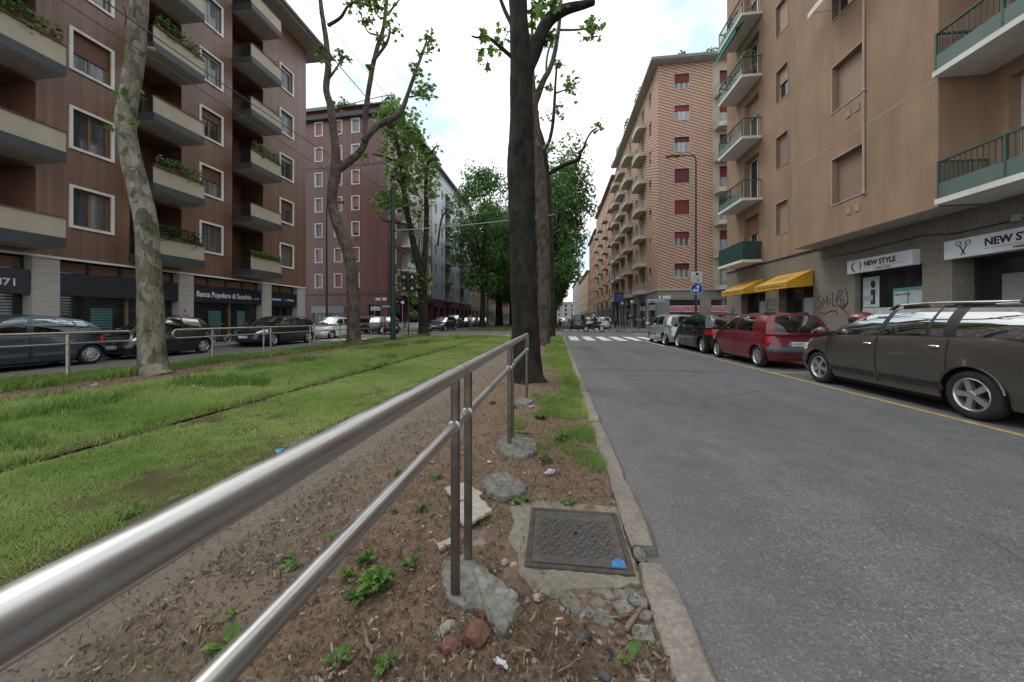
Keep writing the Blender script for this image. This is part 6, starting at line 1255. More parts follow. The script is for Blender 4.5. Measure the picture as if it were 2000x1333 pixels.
    for nm, cc, fl in (('windscreen', fw, False), ('rear_window', rw, True)):
        lo_, hi_ = (1, 6)
        if nm == 'rear_window' and S.get('no_rear'): roofmb.grid(cc, 0, not fl); continue
        roofmb.grid([c_[:lo_+1] for c_ in cc], 0, not fl); roofmb.grid([c_[hi_:] for c_ in cc], 0, not fl)
        roofmb.grid([c_[lo_:hi_+1] for c_ in cc[:2]], 0, not fl) if nm == 'rear_window' else None; roofmb.grid([c_[lo_:hi_+1] for c_ in cc[-2:]], 0, not fl) if nm == 'rear_window' else None
        mid = cc[1:-1] if nm == 'rear_window' else cc
        panes.append((nm, [c_[lo_:hi_+1] for c_ in mid], not fl))
    strips = [[c_[-1] for c_ in fw]]
    nx_ = 10
    for q in range(nx_+1):
        xt = lerp(gh[0][1], gh[-1][1], q/nx_); zt = ip(S['roof'], xt); strips.append([Vector((xt+(S.get('bowt', .12)*.0), (1-2*k/M)*yr, zt+S.get('rcrown', .045)*(1-(1-2*k/M)**2))) for k in range(M+1)])
    strips[1] = strips[0]; strips = strips[1:]; strips[-1] = [c_[-1] for c_ in rw]
    roofmb.grid(strips)
    bo = ob('body', body.mesh('body', [paint, 'black_plastic', 'dark_interior'], True, 38, fix=True), th); ob('cabin', roofmb.mesh('cabin', [paint, 'black_plastic'], True, 38, fix=True), th)
    for nm, cc, fl in panes: ob(nm, MB().grid(cc, 0, fl).mesh(nm, glass, True, 60), th)
    for (di, sg), fs in dm.items():
        d = MB(); idx = {}; 
        for f in fs:
            for i in f: idx.setdefault(i, len(idx))
        d.v = [tuple(Vector(body.v[i])+Vector((0, .0025*sg, 0))) for i in idx]; d.f = [tuple(idx[i] for i in f) for f in fs]; d.m = [0]*len(fs); do = ob('door', d.mesh('door', paint, True, 60, fix=True), th)
        d0, d1 = doors[di]; hx = d0+.16; tt = math.acos(sn(hx/(L/2), n/2)); tt = tt if sg > 0 else 2*math.pi-tt; p = S_(tt, zz=ip(top, hx)-.13, off=.012)
        ob('handle', MB().ball((0, 0, 0), (.085, .018, .02), 10, 6).mesh('handle', S.get('handle', paint), True), do, loc=p)
        sm = MB()
        for dx in (d0, d1):
            t2 = math.acos(sn(dx/(L/2), n/2)); t2 = t2 if sg > 0 else 2*math.pi-t2; za = arch(dx); pts = [S_(t2, h=h, off=.003) for h in (.08, .2, .35, .5, .65, .8, .92, .985)]; pts = [p for p in pts if p.z > za]; 
            if len(pts) > 1: sm.tube(pts, .0045, 4)
        ob('door_gap', sm.mesh('door_gap', 'dark_interior'), do, kind='stuff')
        if S.get('rub'): 
            st = MB(); P = []; x0_, x1_ = d0+.05, d1-.04
            for k in range(7):
                xx = lerp(x0_, x1_, k/6); t2 = math.acos(sn(xx/(L/2), n/2)); t2 = t2 if sg > 0 else 2*math.pi-t2; P.append([S_(t2, zz=S['rub']+dz, off=.012) for dz in (-.045, .045)])
            st.grid(P, 0, sg > 0); ob('rub_strip', st.mesh('rub_strip', S.get('rubm', 'black_plastic'), True), do)
    # wheels, arches, underbody
    ty, rm = wheel_meshes(r, S.get('tw', .19), S.get('wheel', 'five')); yw = 0
    for cx in (xf, xr):
        wl_ = S_(math.acos(sn(cx/(L/2), n/2)), h=.5).y; yw = wl_-S.get('tw', .19)/2-.03
        for sg in (1, -1):
            w_ = ob('wheel', ty, th, loc=(cx, sg*yw, r), rot=(0, random.uniform(0, 6), 0 if sg > 0 else math.pi)); ob('rim', rm, w_)
            al = MB(); rr = r+.058; al.grid([[(cx+rr*math.cos(a), yy, r*.98+rr*math.sin(a)) for yy in (sg*(wl_-.045), sg*(wl_-.36))] for a in [math.pi*k/14 for k in range(15)]]); ob('wheel_arch', al.mesh('wheel_arch', 'dark_interior'), th)
            lp = MB(); lp.tube([(cx+(rr)*math.cos(a), sg*(wl_-.02), r*.98+rr*math.sin(a)) for a in [math.pi*(.06+.88*k/14) for k in range(15)]], .014, 6); ob('arch_lip', lp.mesh('arch_lip', S.get('lip', paint), True), th)
    ob('underbody', B(-L/2+.25, -W/2+.3, .2, xr-r-.08, W/2-.3, .4).box(xr+r+.08, -W/2+.1, .15, xf-r-.08, W/2-.1, .4).box(xf+r+.08, -W/2+.3, .2, L/2-.3, W/2-.3, .4).box(-L/2+.2, -W/2+.38, .2, L/2-.2, W/2-.38, .44).mesh('underbody', 'dark_interior'), th)
    # patches on the body skin
    def thx(xx, sg=1): t2 = math.acos(max(-1, min(1, sn(xx/(L/2), n/2)))); return t2 if sg > 0 else 2*math.pi-t2
    def thy(yy, front):
        t2 = math.asin(min(1, (abs(yy)*2/W)**(n/2))); t2 = t2 if front else math.pi-t2; return t2 if yy >= 0 else 2*math.pi-t2
    def patch(nm, t0, t1, z0, z1, off, mat, na=10, nz_=4, par=th, taper=0.):
        if t1 < t0: t0, t1 = t1, t0
        g_ = []
        for i in range(na+1):
            f = i/na; tt = lerp(t0, t1, f); dz = taper*(f-.5)
            col = [S_(tt, zz=lerp(z0+dz, z1+dz*.3, k/nz_), off=off) for k in range(nz_+1)]; col[0] = S_(tt, zz=z0+dz, off=-.004); col[-1] = S_(tt, zz=z1+dz*.3, off=-.004)
            if i in (0, na): col = [S_(tt, zz=lerp(z0+dz, z1+dz*.3, k/nz_), off=-.004) for k in range(nz_+1)]
            g_.append(col)
        return ob(nm, MB().grid(g_).mesh(nm, mat, True, 50), par)
    for sg in (1, -1):
        if 'head' in S: y0_, x1_, z0, z1 = S['head']; patch('headlight', thy(sg*y0_, True), thx(x1_, sg), z0, z1, .008, 'lamp_clear', 10, 5, taper=S.get('htaper', 0.)*sg)
        if 'tail' in S:
            y0_, x1_, z0, z1 = S['tail']; patch('tail_light', thy(sg*y0_, False), thx(x1_, sg), z0, z1, .012, 'lamp_red', 10, 5)
        if 'tail_high' in S:
            ln = pt_rear = [pt(gh[-1][0], gh[-1][1], sg*yb0, sg*yr, t) for t in (0., .25, .5, .75, .95)]; ob('tail_light', MB().grid([[p+Vector((-.012, .0, 0)), p+Vector((-.03, -sg*.09, 0))] for p in ln], 0, sg > 0).grid([[p+Vector((.07, sg*.008, 0)), p+Vector((-.012, .0, 0))] for p in ln], 0, sg > 0).mesh('tail_light', 'lamp_red', True, 50), th)
        xm, ym = S['gh'][0][0]-.16, W/2-.02; zt = ip(top, xm)
        m_ = ob('wing_mirror', MB().ball((0, 0, 0), (.075, .11, .075), 12, 8).mesh('wing_mirror', S.get('mirror', paint), True), th, loc=(xm, sg*(ym+.1), zt+.09)); ob('mirror_stalk', MB().tube([(0, 0, -.03), (.0, -sg*.14, -.08)], .025, 6).mesh('mirror_stalk', 'black_plastic'), m_)
    for nm, fr_, key in (('front_bumper', True, 'fb'), ('rear_bumper', False, 'rbm')):
        if key in S: xe, z0, z1, off, mt = S[key]; patch(nm, thx(xe, 1) if fr_ else thx(xe, 1), (-thx(xe, 1)) if fr_ else 2*math.pi-thx(xe, 1), z0, z1, off, mt or paint, 26, 5)
    pz = S.get('plate', .5)
    for fr_ in (True, False):
        e = S_(0 if fr_ else math.pi, zz=pz).x; dx = .03 if fr_ else -.03
        p_ = ob('number_plate', B(-.012, -.26, -.056, .012, .26, .056).mesh('number_plate', 'plate_white'), th, loc=(e+dx*S.get('pk', 1.), 0, pz)); sgx = 1 if fr_ else -1
        ob('blue_band', MB().box(sgx*.012, -sgx*.26, -.056, sgx*.0135, -sgx*.225, .056).box(sgx*.012, sgx*.225, -.056, sgx*.0135, sgx*.26, .056).mesh('blue_band', 'plate_blue'), p_)
        if detail > 1 and not fr_: text_ob('lettering', S.get('reg', 'AY 690XY'), .1, 'ink', p_, Matrix.Translation((-.0145, .2, -.035)) @ Matrix.Rotation(R(-90), 4, 'Z') @ FACE_M @ Matrix.Diagonal((.72, 1, 1, 1)), ext=.0005)
    if S.get('grille'): z0, z1, yy = S['grille']; patch('grille', thy(yy, True), -thy(yy, True), z0, z1, .006, 'black_plastic', 14, 3)
    if S.get('badge'): ob('badge', MB().lathe([(.0001, 0), (.05, 0), (.05, -.01)], 14, 'x').mesh('badge', 'chrome'), th, loc=S_(0, zz=S['badge'], off=.02))
    if S.get('wiper'): p = rw[M//2][1]; ob('rear_wiper', MB().tube([p+Vector((-.03, 0, 0)), p+Vector((-.02, .28, .1))], .01, 5).mesh('rear_wiper', 'black_plastic'), th)
    if S.get('rails'):
        for sg in (1, -1):
            P = [Vector((lerp(gh[0][1]-.25, gh[-1][1]+.25, k/12), sg*(yr-.03), ip(S['roof'], lerp(gh[0][1]-.25, gh[-1][1]+.25, k/12))+.075*min(1, 4*math.sin(math.pi*k/12)))) for k in range(13)]; rr_ = ob('roof_rail', MB().tube(P, .016, 8).mesh('roof_rail', 'chrome', True), th)
            ob('rail_foot', MB().tube([P[0], P[1]], .024, 6).tube([P[11], P[12]], .024, 6).tube([P[6]-Vector((.06, 0, .05)), P[6]+Vector((.06, 0, -.05))], .022, 6).mesh('rail_foot', 'black_plastic'), rr_)
    if S.get('aerial'): ob('aerial', MB().tube([(gh[0][1]-.3, 0, ip(S['roof'], gh[0][1]-.3)+.03), (gh[0][1]-.6, 0, Ht+.28)], .006, 5).mesh('aerial', 'black_plastic'), th)
    if detail > 1:
        seat = cm('seat', lambda: MB().prism([(-.1, -.25), (.02, .36), (.0, .42), (-.12, .42), (-.25, -.25)], -.22, .22, axis='y').prism([(-.07, .47), (.02, .5), (.02, .66), (-.05, .69), (-.11, .64)], -.13, .13, axis='y').mesh('seat', 'seat_fabric', True, 40))
        zz = ip(top, 0)-.17
        for sx_, sy in ((S['gh'][0][0]-1.25, .36), (S['gh'][0][0]-1.25, -.36), (S['gh'][0][0]-2.1, .38), (S['gh'][0][0]-2.1, -.38)):
            if sx_ > gC+.2: ob('seat', seat, th, loc=(sx_, sy, zz))
        ob('steering_wheel', MB().lathe([(.17, -.012), (.19, 0), (.17, .012), (.155, 0)], 20, 'x', closed=True).mesh('steering_wheel', 'black_plastic', True), th, loc=(S['gh'][0][0]-.62, .36, ip(top, S['gh'][0][0])+.0), rot=(0, -.4, 0))
    return th
m_paint('paint_greige', (.1, .088, .076), .5, .3); m_paint('paint_wine', (.15, .008, .018), .2, .3); m_paint('paint_black', (.008, .009, .012), .2, .25); m_paint('paint_silver', (.4, .44, .47), .5, .32)
m_paint('paint_steelblue', (.035, .06, .085), .4, .3); m_paint('paint_darkblue', (.014, .017, .028), .3, .28); m_paint('paint_white', (.68, .7, .72), .05, .3); m_paint('paint_slate', (.055, .065, .085), .3, .35); m_paint('paint_red', (.35, .015, .02), .1, .3); m_paint('paint_darkgrey', (.045, .048, .05), .35, .3)
WAGON = dict(L=4.49, W=1.73, H=1.45, wb=2.634, fo=.84, r=.312, tw=.185, n=5.2, nose=.07, sill=.2, top=[(-2.25, 1.0), (-1.9, 1.05), (-.5, 1.02), (.6, .985), (1.05, .965), (1.6, .88), (2.0, .77), (2.25, .62)], roof=[(-2.1, 1.37), (-1.5, 1.415), (-.5, 1.435), (.2, 1.41), (.6, 1.34)],
             gh=[(1.25, .38, 'p'), (1.08, .28, 'w'), (.12, .04, 'p'), (.02, -.06, 'w'), (-.62, -.68, 'p'), (-.68, -.72, 'w'), (-.86, -.88, 'p'), (-1.02, -1.04, 'w'), (-1.95, -1.8, 'p'), (-2.16, -1.92, 'p')], doors=[(.08, 1.12), (-.98, .06)], rub=.36, rubm='black_plastic', handle='chrome', wheel='five', rails=True, mirror='paint_greige', head=(.5, 1.72, .62, .78), tail=(.62, -2.02, .6, .95), plate=.55, fb=(1.8, .22, .5, .02, None), rbm=(-1.8, .25, .55, .02, None), rrake=.1, pillar='black', lip='paint_greige')
TWINGO = dict(L=3.43, W=1.63, H=1.42, wb=2.345, fo=.56, r=.277, tw=.165, n=6.0, nose=.06, sill=.2, top=[(-1.72, .88), (-1.4, .93), (0, .93), (.7, .93), (1.1, .88), (1.45, .76), (1.72, .6)], roof=[(-1.5, 1.33), (-1., 1.395), (-.3, 1.41), (.1, 1.38), (.4, 1.31)],
              gh=[(1.02, .3, 'p'), (.88, .22, 'w'), (.0, -.08, 'p'), (-.12, -.2, 'w'), (-.95, -.9, 'p'), (-1.58, -1.38, 'p')], doors=[(-.12, .98)], handle='black_plastic', wheel='nine', mirror='black_plastic', head=(.45, 1.25, .62, .76), tail=(.66, -1.5, .62, .84), rbm=(-1.53, .4, .56, .035, 'grey_plastic'), fb=(1.5, .3, .52, .03, 'grey_plastic'), plate=.64, pk=1., wiper=True, rrake=.16, bowr=.12, reg='AY 690XY')
HATCH = dict(L=4.03, W=1.73, H=1.47, wb=2.54, fo=.86, r=.305, tw=.19, n=3.9, nose=.12, sill=.19, top=[(-2.0, .9), (-1.7, .98), (-.4, .96), (.6, .93), (1.0, .92), (1.5, .83), (1.85, .7), (2.02, .58)], roof=[(-1.7, 1.36), (-1.2, 1.43), (-.4, 1.46), (.1, 1.43), (.45, 1.36)],
             gh=[(1.12, .3, 'p'), (.98, .2, 'w'), (.05, -.05, 'p'), (-.05, -.14, 'w'), (-1.05, -1.0, 'p'), (-1.2, -1.1, 'p'), (-1.78, -1.45, 'p')], doors=[(.0, 1.05), (-.95, -.02)], wheel='nine', head=(.42, 1.3, .62, .8), tail=(.52, -1.55, .68, .9), plate=.5, fb=(1.55, .22, .48, .02, None), rbm=(-1.77, .28, .58, .03, None), grille=(.3, .46, .5), rrake=.15, htaper=.05, aerial=True)
FIESTA = dict(HATCH, L=3.92, W=1.68, H=1.46, wb=2.486, fo=.8, r=.295, n=4.3, gh=[(1.1, .3, 'p'), (.96, .22, 'w'), (-.2, -.22, 'p'), (-.3, -.3, 'w'), (-1.2, -1.12, 'p'), (-1.78, -1.58, 'p')], doors=[(-.25, 1.02)], tail_high=True, rub=.5, rubm='grey_plastic', wheel='star'); FIESTA.pop('tail')
ROUND = dict(L=3.85, W=1.67, H=1.52, wb=2.446, fo=.78, r=.298, tw=.18, n=3.7, nose=.13, sill=.2, top=[(-1.92, .86), (-1.6, .95), (-.3, .95), (.7, .94), (1.1, .9), (1.5, .78), (1.92, .55)], roof=[(-1.55, 1.3), (-1.1, 1.42), (-.5, 1.505), (.0, 1.5), (.4, 1.4)],
             gh=[(1.25, .32, 'p'), (1.12, .24, 'w'), (.08, -.05, 'p'), (-.04, -.16, 'w'), (-.98, -.88, 'p'), (-1.04, -.94, 'w'), (-1.4, -1.12, 'p'), (-1.72, -1.3, 'p')], doors=[(.02, 1.1), (-.95, .0)], wheel='cover', head=(.4, 1.2, .6, .82), tail=(.55, -1.5, .62, .9), handle='black_plastic', plate=.5, rub=.42, rubm='grey_plastic', gbulge=.05, rcrown=.06, htaper=.05)
XOVER = dict(HATCH, L=4.25, W=1.8, H=1.58, wb=2.57, fo=.9, r=.335, n=4.4, sill=.24, top=[(-2.1, .98), (-1.8, 1.04), (-.4, 1.02), (.6, 1.0), (1.05, .98), (1.6, .9), (1.95, .76), (2.12, .62)], roof=[(-1.8, 1.47), (-1.2, 1.54), (-.4, 1.57), (.1, 1.54), (.45, 1.46)], lip='black_plastic', wheel='star', head=(.5, 1.5, .68, .84), grille=(.34, .6, .6), badge=.72)
BUBBLE = dict(L=3.55, W=1.63, H=1.49, wb=2.3, fo=.68, r=.29, tw=.18, n=3.6, nose=.12, sill=.19, top=[(-1.78, .84), (-1.5, .93), (-.2, .93), (.6, .92), (1., .9), (1.35, .78), (1.78, .56)], roof=[(-1.4, 1.32), (-.9, 1.44), (-.3, 1.48), (.1, 1.45), (.35, 1.37)], gh=[(1.0, .25, 'p'), (.86, .17, 'w'), (-.18, -.22, 'p'), (-.28, -.3, 'w'), (-1.1, -.95, 'p'), (-1.55, -1.25, 'p')], doors=[(-.2, .95)], wheel='cover', head=(.4, 1.15, .62, .8), tail=(.5, -1.4, .62, .82), plate=.42, fb=(1.46, .24, .5, .02, None), badge=.66, gbulge=.05, rcrown=.06)
VAN = dict(L=4.39, W=1.83, H=1.83, wb=2.755, fo=.87, r=.32, tw=.19, n=6., nose=.05, sill=.2, top=[(-2.2, 1.05), (0, 1.05), (.9, 1.05), (1.4, .98), (1.9, .82), (2.2, .6)], roof=[(-2.2, 1.74), (-1, 1.8), (.2, 1.79), (.7, 1.7)], gh=[(1.45, .6, 'p'), (1.3, .5, 'w'), (.3, .25, 'p'), (.2, .15, 'w'), (-.8, -.8, 'p'), (-.9, -.9, 'w'), (-1.9, -1.85, 'p'), (-2.14, -2.06, 'p')], doors=[(.2, 1.3)], head=(.5, 1.6, .65, .85), tail=(.72, -2.05, .6, 1.02), plate=.6, rbm=(-1.9, .25, .5, .03, 'grey_plastic'), yroof=.72, rrake=.02, bowr=.05, bowrt=.04, wheel='cover')
SEDAN = dict(HATCH, L=4.2, n=4.2, H=1.45)
def shrink(S, k):
    T = dict(S); T['L'] = S['L']*k; T['wb'] = S['wb']*k; T['fo'] = S['fo']*k
    T['top'] = [(a*k, b) for a, b in S['top']]; T['roof'] = [(a*k, b) for a, b in S['roof']]; T['gh'] = [(a*k, b*k, c) for a, b, c in S['gh']]; T['doors'] = [(a*k, b*k) for a, b in S['doors']]
    for q in ('head', 'tail', 'fb', 'rbm'):
        if q in S: v = list(S[q]); i = 1 if q in ('head', 'tail') else 0; v[i] = v[i]*k; T[q] = tuple(v)
    return T
def park(fn, label, xw, yf, facing, S, paint, **k):
    """xw: street x of the visible flank's tyres, yf: street distance of the front axle"""
    sgn = 1 if facing > 0 else -1; xc = xw+S['W']/2 if xw > 0 else xw-S['W']/2; yc = yf-sgn*(S['L']/2-S['fo']); return car(fn, label, xc, yc, facing, S, paint, **k)
park('estate_car', 'grey brown estate car with chrome roof rails at the right edge', 5.17, 7.8, 1, WAGON, 'paint_greige')
park('hatchback_car', 'wine red small hatchback with grey rear bumper parked by the awnings', 5.22, 12.45, 1, TWINGO, 'paint_wine')
park('hatchback_car', 'black hatchback with wide red tail lights ahead of the wine red car', 5.22, 16.3, 1, dict(HATCH, reg='DK 481PN'), 'paint_black')
park('hatchback_car', 'silver hatchback with tall red pillar lights first in the right row', 5.0, 20.05, 1, dict(FIESTA, reg='CS 205LM'), 'paint_silver')
C1S = ROUND
park('hatchback_car', 'blue grey rounded hatchback cut by the left edge', -13.95, 9.1-2.446, -1, dict(C1S, roof=[(a, b-.06) for a, b in C1S['roof']]), 'paint_steelblue', z=LZ)
park('hatchback_car', 'black hatchback half hidden behind the mottled tree', -13.95, 10.6, -1, dict(shrink(BUBBLE, .86), wheel='star', H=1.5), 'paint_black', z=LZ)
park('crossover_car', 'dark blue crossover facing the camera behind the far railing', -14.0, 16.1, -1, dict(XOVER, roof=[(a, b-.05) for a, b in XOVER['roof']]), 'paint_darkblue', z=LZ)
park('bubble_car', 'white bubble shaped small car near the crooked tree', -15.0, 22.3, -1, BUBBLE, 'paint_white', z=LZ)
car('hatchback_car', 'dark hatchback showing red tail lights behind the crooked tree', -15.2, 29.2, 1, HATCH, 'paint_darkblue', detail=1, rot=R(60))
car('saloon_car', 'dark car glimpsed at the corner left of the white bubble car', -17.2, 29.5, 1, SEDAN, 'paint_darkgrey', detail=1, rot=R(90))
car('hatchback_car', 'black hatchback driving towards the camera past the leafy tree', -11.9, 36.5, -1, SEDAN, 'paint_black', detail=1, rot=R(-8))
for k, (pn, w_) in enumerate((('paint_white', 'white'), ('paint_slate', 'slate grey'), ('paint_darkgrey', 'dark grey'), ('paint_silver', 'silver'), ('paint_black', 'black'), ('paint_white', 'second white'))):
    car('parked_car', w_+' car in the far left parked row, '+['nearest of the row', 'second of the row', 'third of the row', 'fourth of the row', 'fifth of the row', 'last of the row'][k], -13.9, 42.5+5*k, -1, (SEDAN, VAN, HATCH, SEDAN, HATCH, SEDAN)[k], pn, 'cars parked down the far left side', detail=1)
car('van', 'slate blue van driving away beyond the motorcycle', 2.75, 46., 1, VAN, 'paint_slate', detail=1)
car('hatchback_car', 'white hatchback parked beyond the motorcycle on the right', 5.9, 46., 1, HATCH, 'paint_white', detail=1)
car('hatchback_car', 'red hatchback partly hidden behind the slate blue van', 4.75, 54., 1, HATCH, 'paint_red', detail=1)
for k, (pn, w_) in enumerate((('paint_darkgrey', 'dark grey'), ('paint_black', 'black'), ('paint_silver', 'silver'), ('paint_steelblue', 'blue'))): car('parked_car', w_+' car parked far down the right kerb', 5.5, 52+5.2*k, 1, HATCH, pn, 'cars parked down the far right side', detail=1)
car('saloon_car', 'white car far down the avenue near the vanishing point', 1.6, 95, -1, SEDAN, 'paint_white', detail=1); car('saloon_car', 'pale silver car beside the farthest white car', 4., 100, 1, SEDAN, 'paint_silver', detail=1)
# ------------------------------------------------------------------ street furniture
def cobra_lamp(label, x, y, h, arm, rz, mat='metal_dark', z0=.1):
    t = thing('street_lamp', label, 'street lamp', (x, y, z0), rz)
    ob('pole', MB().tube([(0, 0, 0), (0, 0, 1.2), (0, 0, h-.5)], [.09, .08, .05], 10).mesh('pole', mat, True), t)
    ob('arm', MB().tube([(0, 0, h-.5), (.02, 0, h-.15), (.15, 0, h), (arm, 0, h+.04)], [.05, .045, .04, .035], 8).mesh('arm', mat, True), t)
    hd = ob('lamp_head', MB().prism([(0, -.11), (.25, -.14), (.75, -.11), (.85, 0), (.75, .11), (.25, .14), (0, .11)], -.03, .06).mesh('lamp_head', mat), t, loc=(arm-.1, 0, h)); ob('glass', B(.2, -.09, -.05, .7, .09, -.031).mesh('glass', 'lamp_clear'), hd); return t
lr = cobra_lamp('tall curved street lamp at the right corner carrying traffic signs', 9.15, 24.6, 11.9, 1.15, R(180))
cobra_lamp('dark street lamp at the corner of the brown block', -17.3, 24.9, 9.9, .7, 0)
# signs on the right lamp pole
ts = thing('traffic_sign', 'round blue sign with white straight and left arrow on the lamp pole', 'traffic sign', (9.15, 24.48, 3.2))
ob('disc', MB().lathe([(.0001, -.01), (.36, -.01), (.36, .01), (.0001, .01)], 28, 'y').mesh('disc', 'sign_blue'), ts)
ob('rim', MB().lathe([(.36, -.014), (.385, -.014), (.385, .012), (.36, .012)], 28, 'y', closed=True).mesh('rim', 'text_white'), ts)
ob('straight_arrow', MB().prism([(.03, -.27), (.1, -.27), (.1, .08), (.19, .08), (.065, .28), (-.06, .08), (.03, .08)], -.02, -.012, axis='y').mesh('straight_arrow', 'text_white'), ts)
ob('left_arrow', MB().prism([(.029, -.14), (-.1, -.14), (-.1, -.23), (-.27, -.095), (-.1, .04), (-.1, -.05), (.029, -.05)], -.0195, -.012, axis='y').mesh('left_arrow', 'text_white'), ts)
tp = thing('traffic_sign', 'square white parking rules sign above the round blue sign', 'traffic sign', (9.15, 24.48, 3.6))
ob('panel', B(-.34, -.012, .02, .34, .012, .72).mesh('panel', 'sign_white'), tp); ob('pictogram', MB().box(-.06, -.018, .5, .1, -.013, .64).box(.02, -.018, .1, .12, -.013, .2).mesh('pictogram', 'ink'), tp); ob('print_lines', MB().box(-.26, -.018, .36, .26, -.013, .38).box(-.26, -.018, .28, .2, -.013, .3).box(-.26, -.018, .22, .24, -.013, .24).mesh('print_lines', 'frame_grey'), tp)
for z in (3.0, 3.95): pass
bn = thing('street_name_sign', 'long blue and white direction sign near the striped corner', 'street sign', (8.9, 36.0, 0))
ob('post', MB().tube([(0, 0, .1), (0, 0, 3.2)], .03, 8).mesh('post', 'frame_grey', True), bn); ob('panel', B(-.05, -.03, 2.85, 1.6, .0, 3.1).mesh('panel', 'text_white'), bn); ob('stripe', B(-.05, -.034, 2.9, 1.6, -.031, 3.02).mesh('stripe', 'sign_blue'), bn)
bp = thing('street_sign', 'blue sign on a post beside the far right shops', 'street sign', (8.2, 44.5, 0)); ob('post', MB().tube([(0, 0, .1), (0, 0, 4.4)], .04, 8).mesh('post', 'frame_dark', True), bp); ob('panel', B(-1.0, -.04, 3.3, -.1, .0, 4.1).mesh('panel', 'plate_blue'), bp); ob('header', B(-1.1, -.05, 4.12, .0, .02, 4.5).mesh('header', 'frame_dark'), bp)
for k, (x, y) in enumerate(((8.9, 43.2), (8.6, 47.5))):
    t = thing('globe_lamp', ['nearer', 'farther'][k]+' white globe lamp on the far right pavement', 'street lamp', (x, y, .1)); ob('pole', MB().tube([(0, 0, 0), (0, 0, 2.9)], .04, 8).mesh('pole', 'frame_grey', True), t); ob('globe', MB().ball((0, 0, 3.1), .22, 12, 8).mesh('globe', 'lamp_globe', True), t)
t = thing('street_lamp', 'slim street lamp with twin heads on the far right pavement', 'street lamp', (7.3, 45.5, .1)); ob('pole', MB().tube([(0, 0, 0), (0, 0, 8.3)], [.08, .05], 8).mesh('pole', 'frame_dark', True), t); ob('lamp_head', MB().ball((-.35, 0, 8.3), (.35, .14, .1), 10, 6).mesh('lamp_head', 'lamp_globe', True), t)
# tram poles and wires
tp1 = thing('tram_pole', 'thick dark green tram pole in front of the purple block', 'tram pole', (-9.3, 19.3, 0))
ob('pole', MB().tube([(0, 0, 0), (0, 0, 3), (0, 0, 8.8)], [.16, .145, .11], 16).mesh('pole', 'pole_dark_green', True), tp1); ob('cap', MB().lathe([(.0001, 8.9), (.1, 8.87), (.125, 8.8)], 14).mesh('cap', 'pole_dark_green', True), tp1)
for z in (3.2, 6.3): ob('collar', MB().lathe([(.15, z-.06), (.17, z-.05), (.17, z+.05), (.15, z+.06)], 16).mesh('collar', 'pole_dark_green', True), tp1)
tp2 = thing('tram_pole', 'slender pale teal tram pole farther up the left side', 'tram pole', (-9.3, 47.5, 0)); ob('pole', MB().tube([(0, 0, 0), (0, 0, 4), (0, 0, 8.8)], [.17, .15, .12], 12).mesh('pole', 'pole_teal', True), tp2)
def wire(label, a, b, sag, r=.012, n=14, mat='wire'):
    a, b = Vector(a), Vector(b); P = [a.lerp(b, k/n)-Vector((0, 0, sag*4*(k/n)*(1-k/n))) for k in range(n+1)]; tag(ob('overhead_wire', MB().tube(P, r, 5).mesh('overhead_wire', mat, True)), label, 'wire')
wire('pale span wire from the dark green pole across the tracks', (-9.2, 19.3, 6.3), (.0, 19.5, 6.95), .08, .022, mat='frame_grey')
wire('thin span wire just below the pale span wire', (-9.2, 19.3, 6.05), (.0, 19.5, 6.7), .08, .008)
wire('span wire from the pale teal pole', (-9.2, 47.5, 6.0), (.3, 47.7, 6.4), .1, .03, mat='frame_grey')
w0 = wy(6.0, 205, 0); w1 = wy(18.5, 770, 400); wire('dark cable crossing the brown block towards the tram pole', w0+(w0-w1)*.15, (-9.3, 19.3, 8.5), .25, .014)
w2 = wy(12., 605, 0); w3 = wy(22, 790, 225); wire('upper cable passing through the crooked tree crown', w2+(w2-w3)*.4, w3+(w3-w2)*1.2, .1, .012)
wire('left contact wire of the near tram track', (-3.7, -4, 5.6), (-3.7, 130, 5.6), .0, .008, 4); wire('contact wire of the far tram track', (-6.7, -4, 5.6), (-6.7, 130, 5.6), .0, .008, 4)
# traffic lights behind the pole
tl = thing('traffic_light', 'black traffic light pair on a pole right of the dark green pole', 'traffic light', (-10.4, 24.0, 0)); ob('post', MB().tube([(0, 0, 0), (0, 0, 4.6)], .05, 8).mesh('post', 'metal_dark', True), tl)
for sx in (-.28, .3):
    hd = ob('signal_head', B(-.17, -.14, 3.2, .17, .1, 4.4).mesh('signal_head', 'black_plastic'), tl, loc=(sx, 0, 0))
    for z in (3.4, 3.8, 4.2): ob('lens', MB().lathe([(.0001, -.17), (.11, -.165), (.12, -.142)], 14, 'y', (0, 0, z)).mesh('lens', 'lamp_clear' if z != 3.8 else 'frame_dark', True), hd); ob('visor', MB().add([(.14*math.cos(a), y_, z+.14*math.sin(a)) for y_ in (-.15, -.32) for a in [math.pi*k/6 for k in range(7)]], [(k, k+1, k+8, k+7) for k in range(6)]).mesh('visor', 'black_plastic'), hd)
gl_ = thing('globe_lamp', 'white globe lamp at the purple block entrance', 'street lamp', (-17.0, 37.6, .1)); ob('pole', MB().tube([(0, 0, 0), (0, 0, 2.7)], .04, 8).mesh('pole', 'frame_grey', True), gl_); ob('globe', MB().ball((0, 0, 2.9), .2, 12, 8).mesh('globe', 'lamp_globe', True), gl_)
nb = thing('street_sign', 'blue and white name sign on a post by the purple block', 'street sign', (-16.4, 33.6, .1)); ob('post', MB().tube([(0, 0, 0), (0, 0, 2.6)], .035, 8).mesh('post', 'frame_grey', True), nb); ob('panel', B(-.9, -.03, 2.2, .5, .0, 2.5).mesh('panel', 'sign_blue'), nb); ob('stripe', B(-.9, -.034, 2.33, .5, -.031, 2.42).mesh('stripe', 'text_white'), nb)
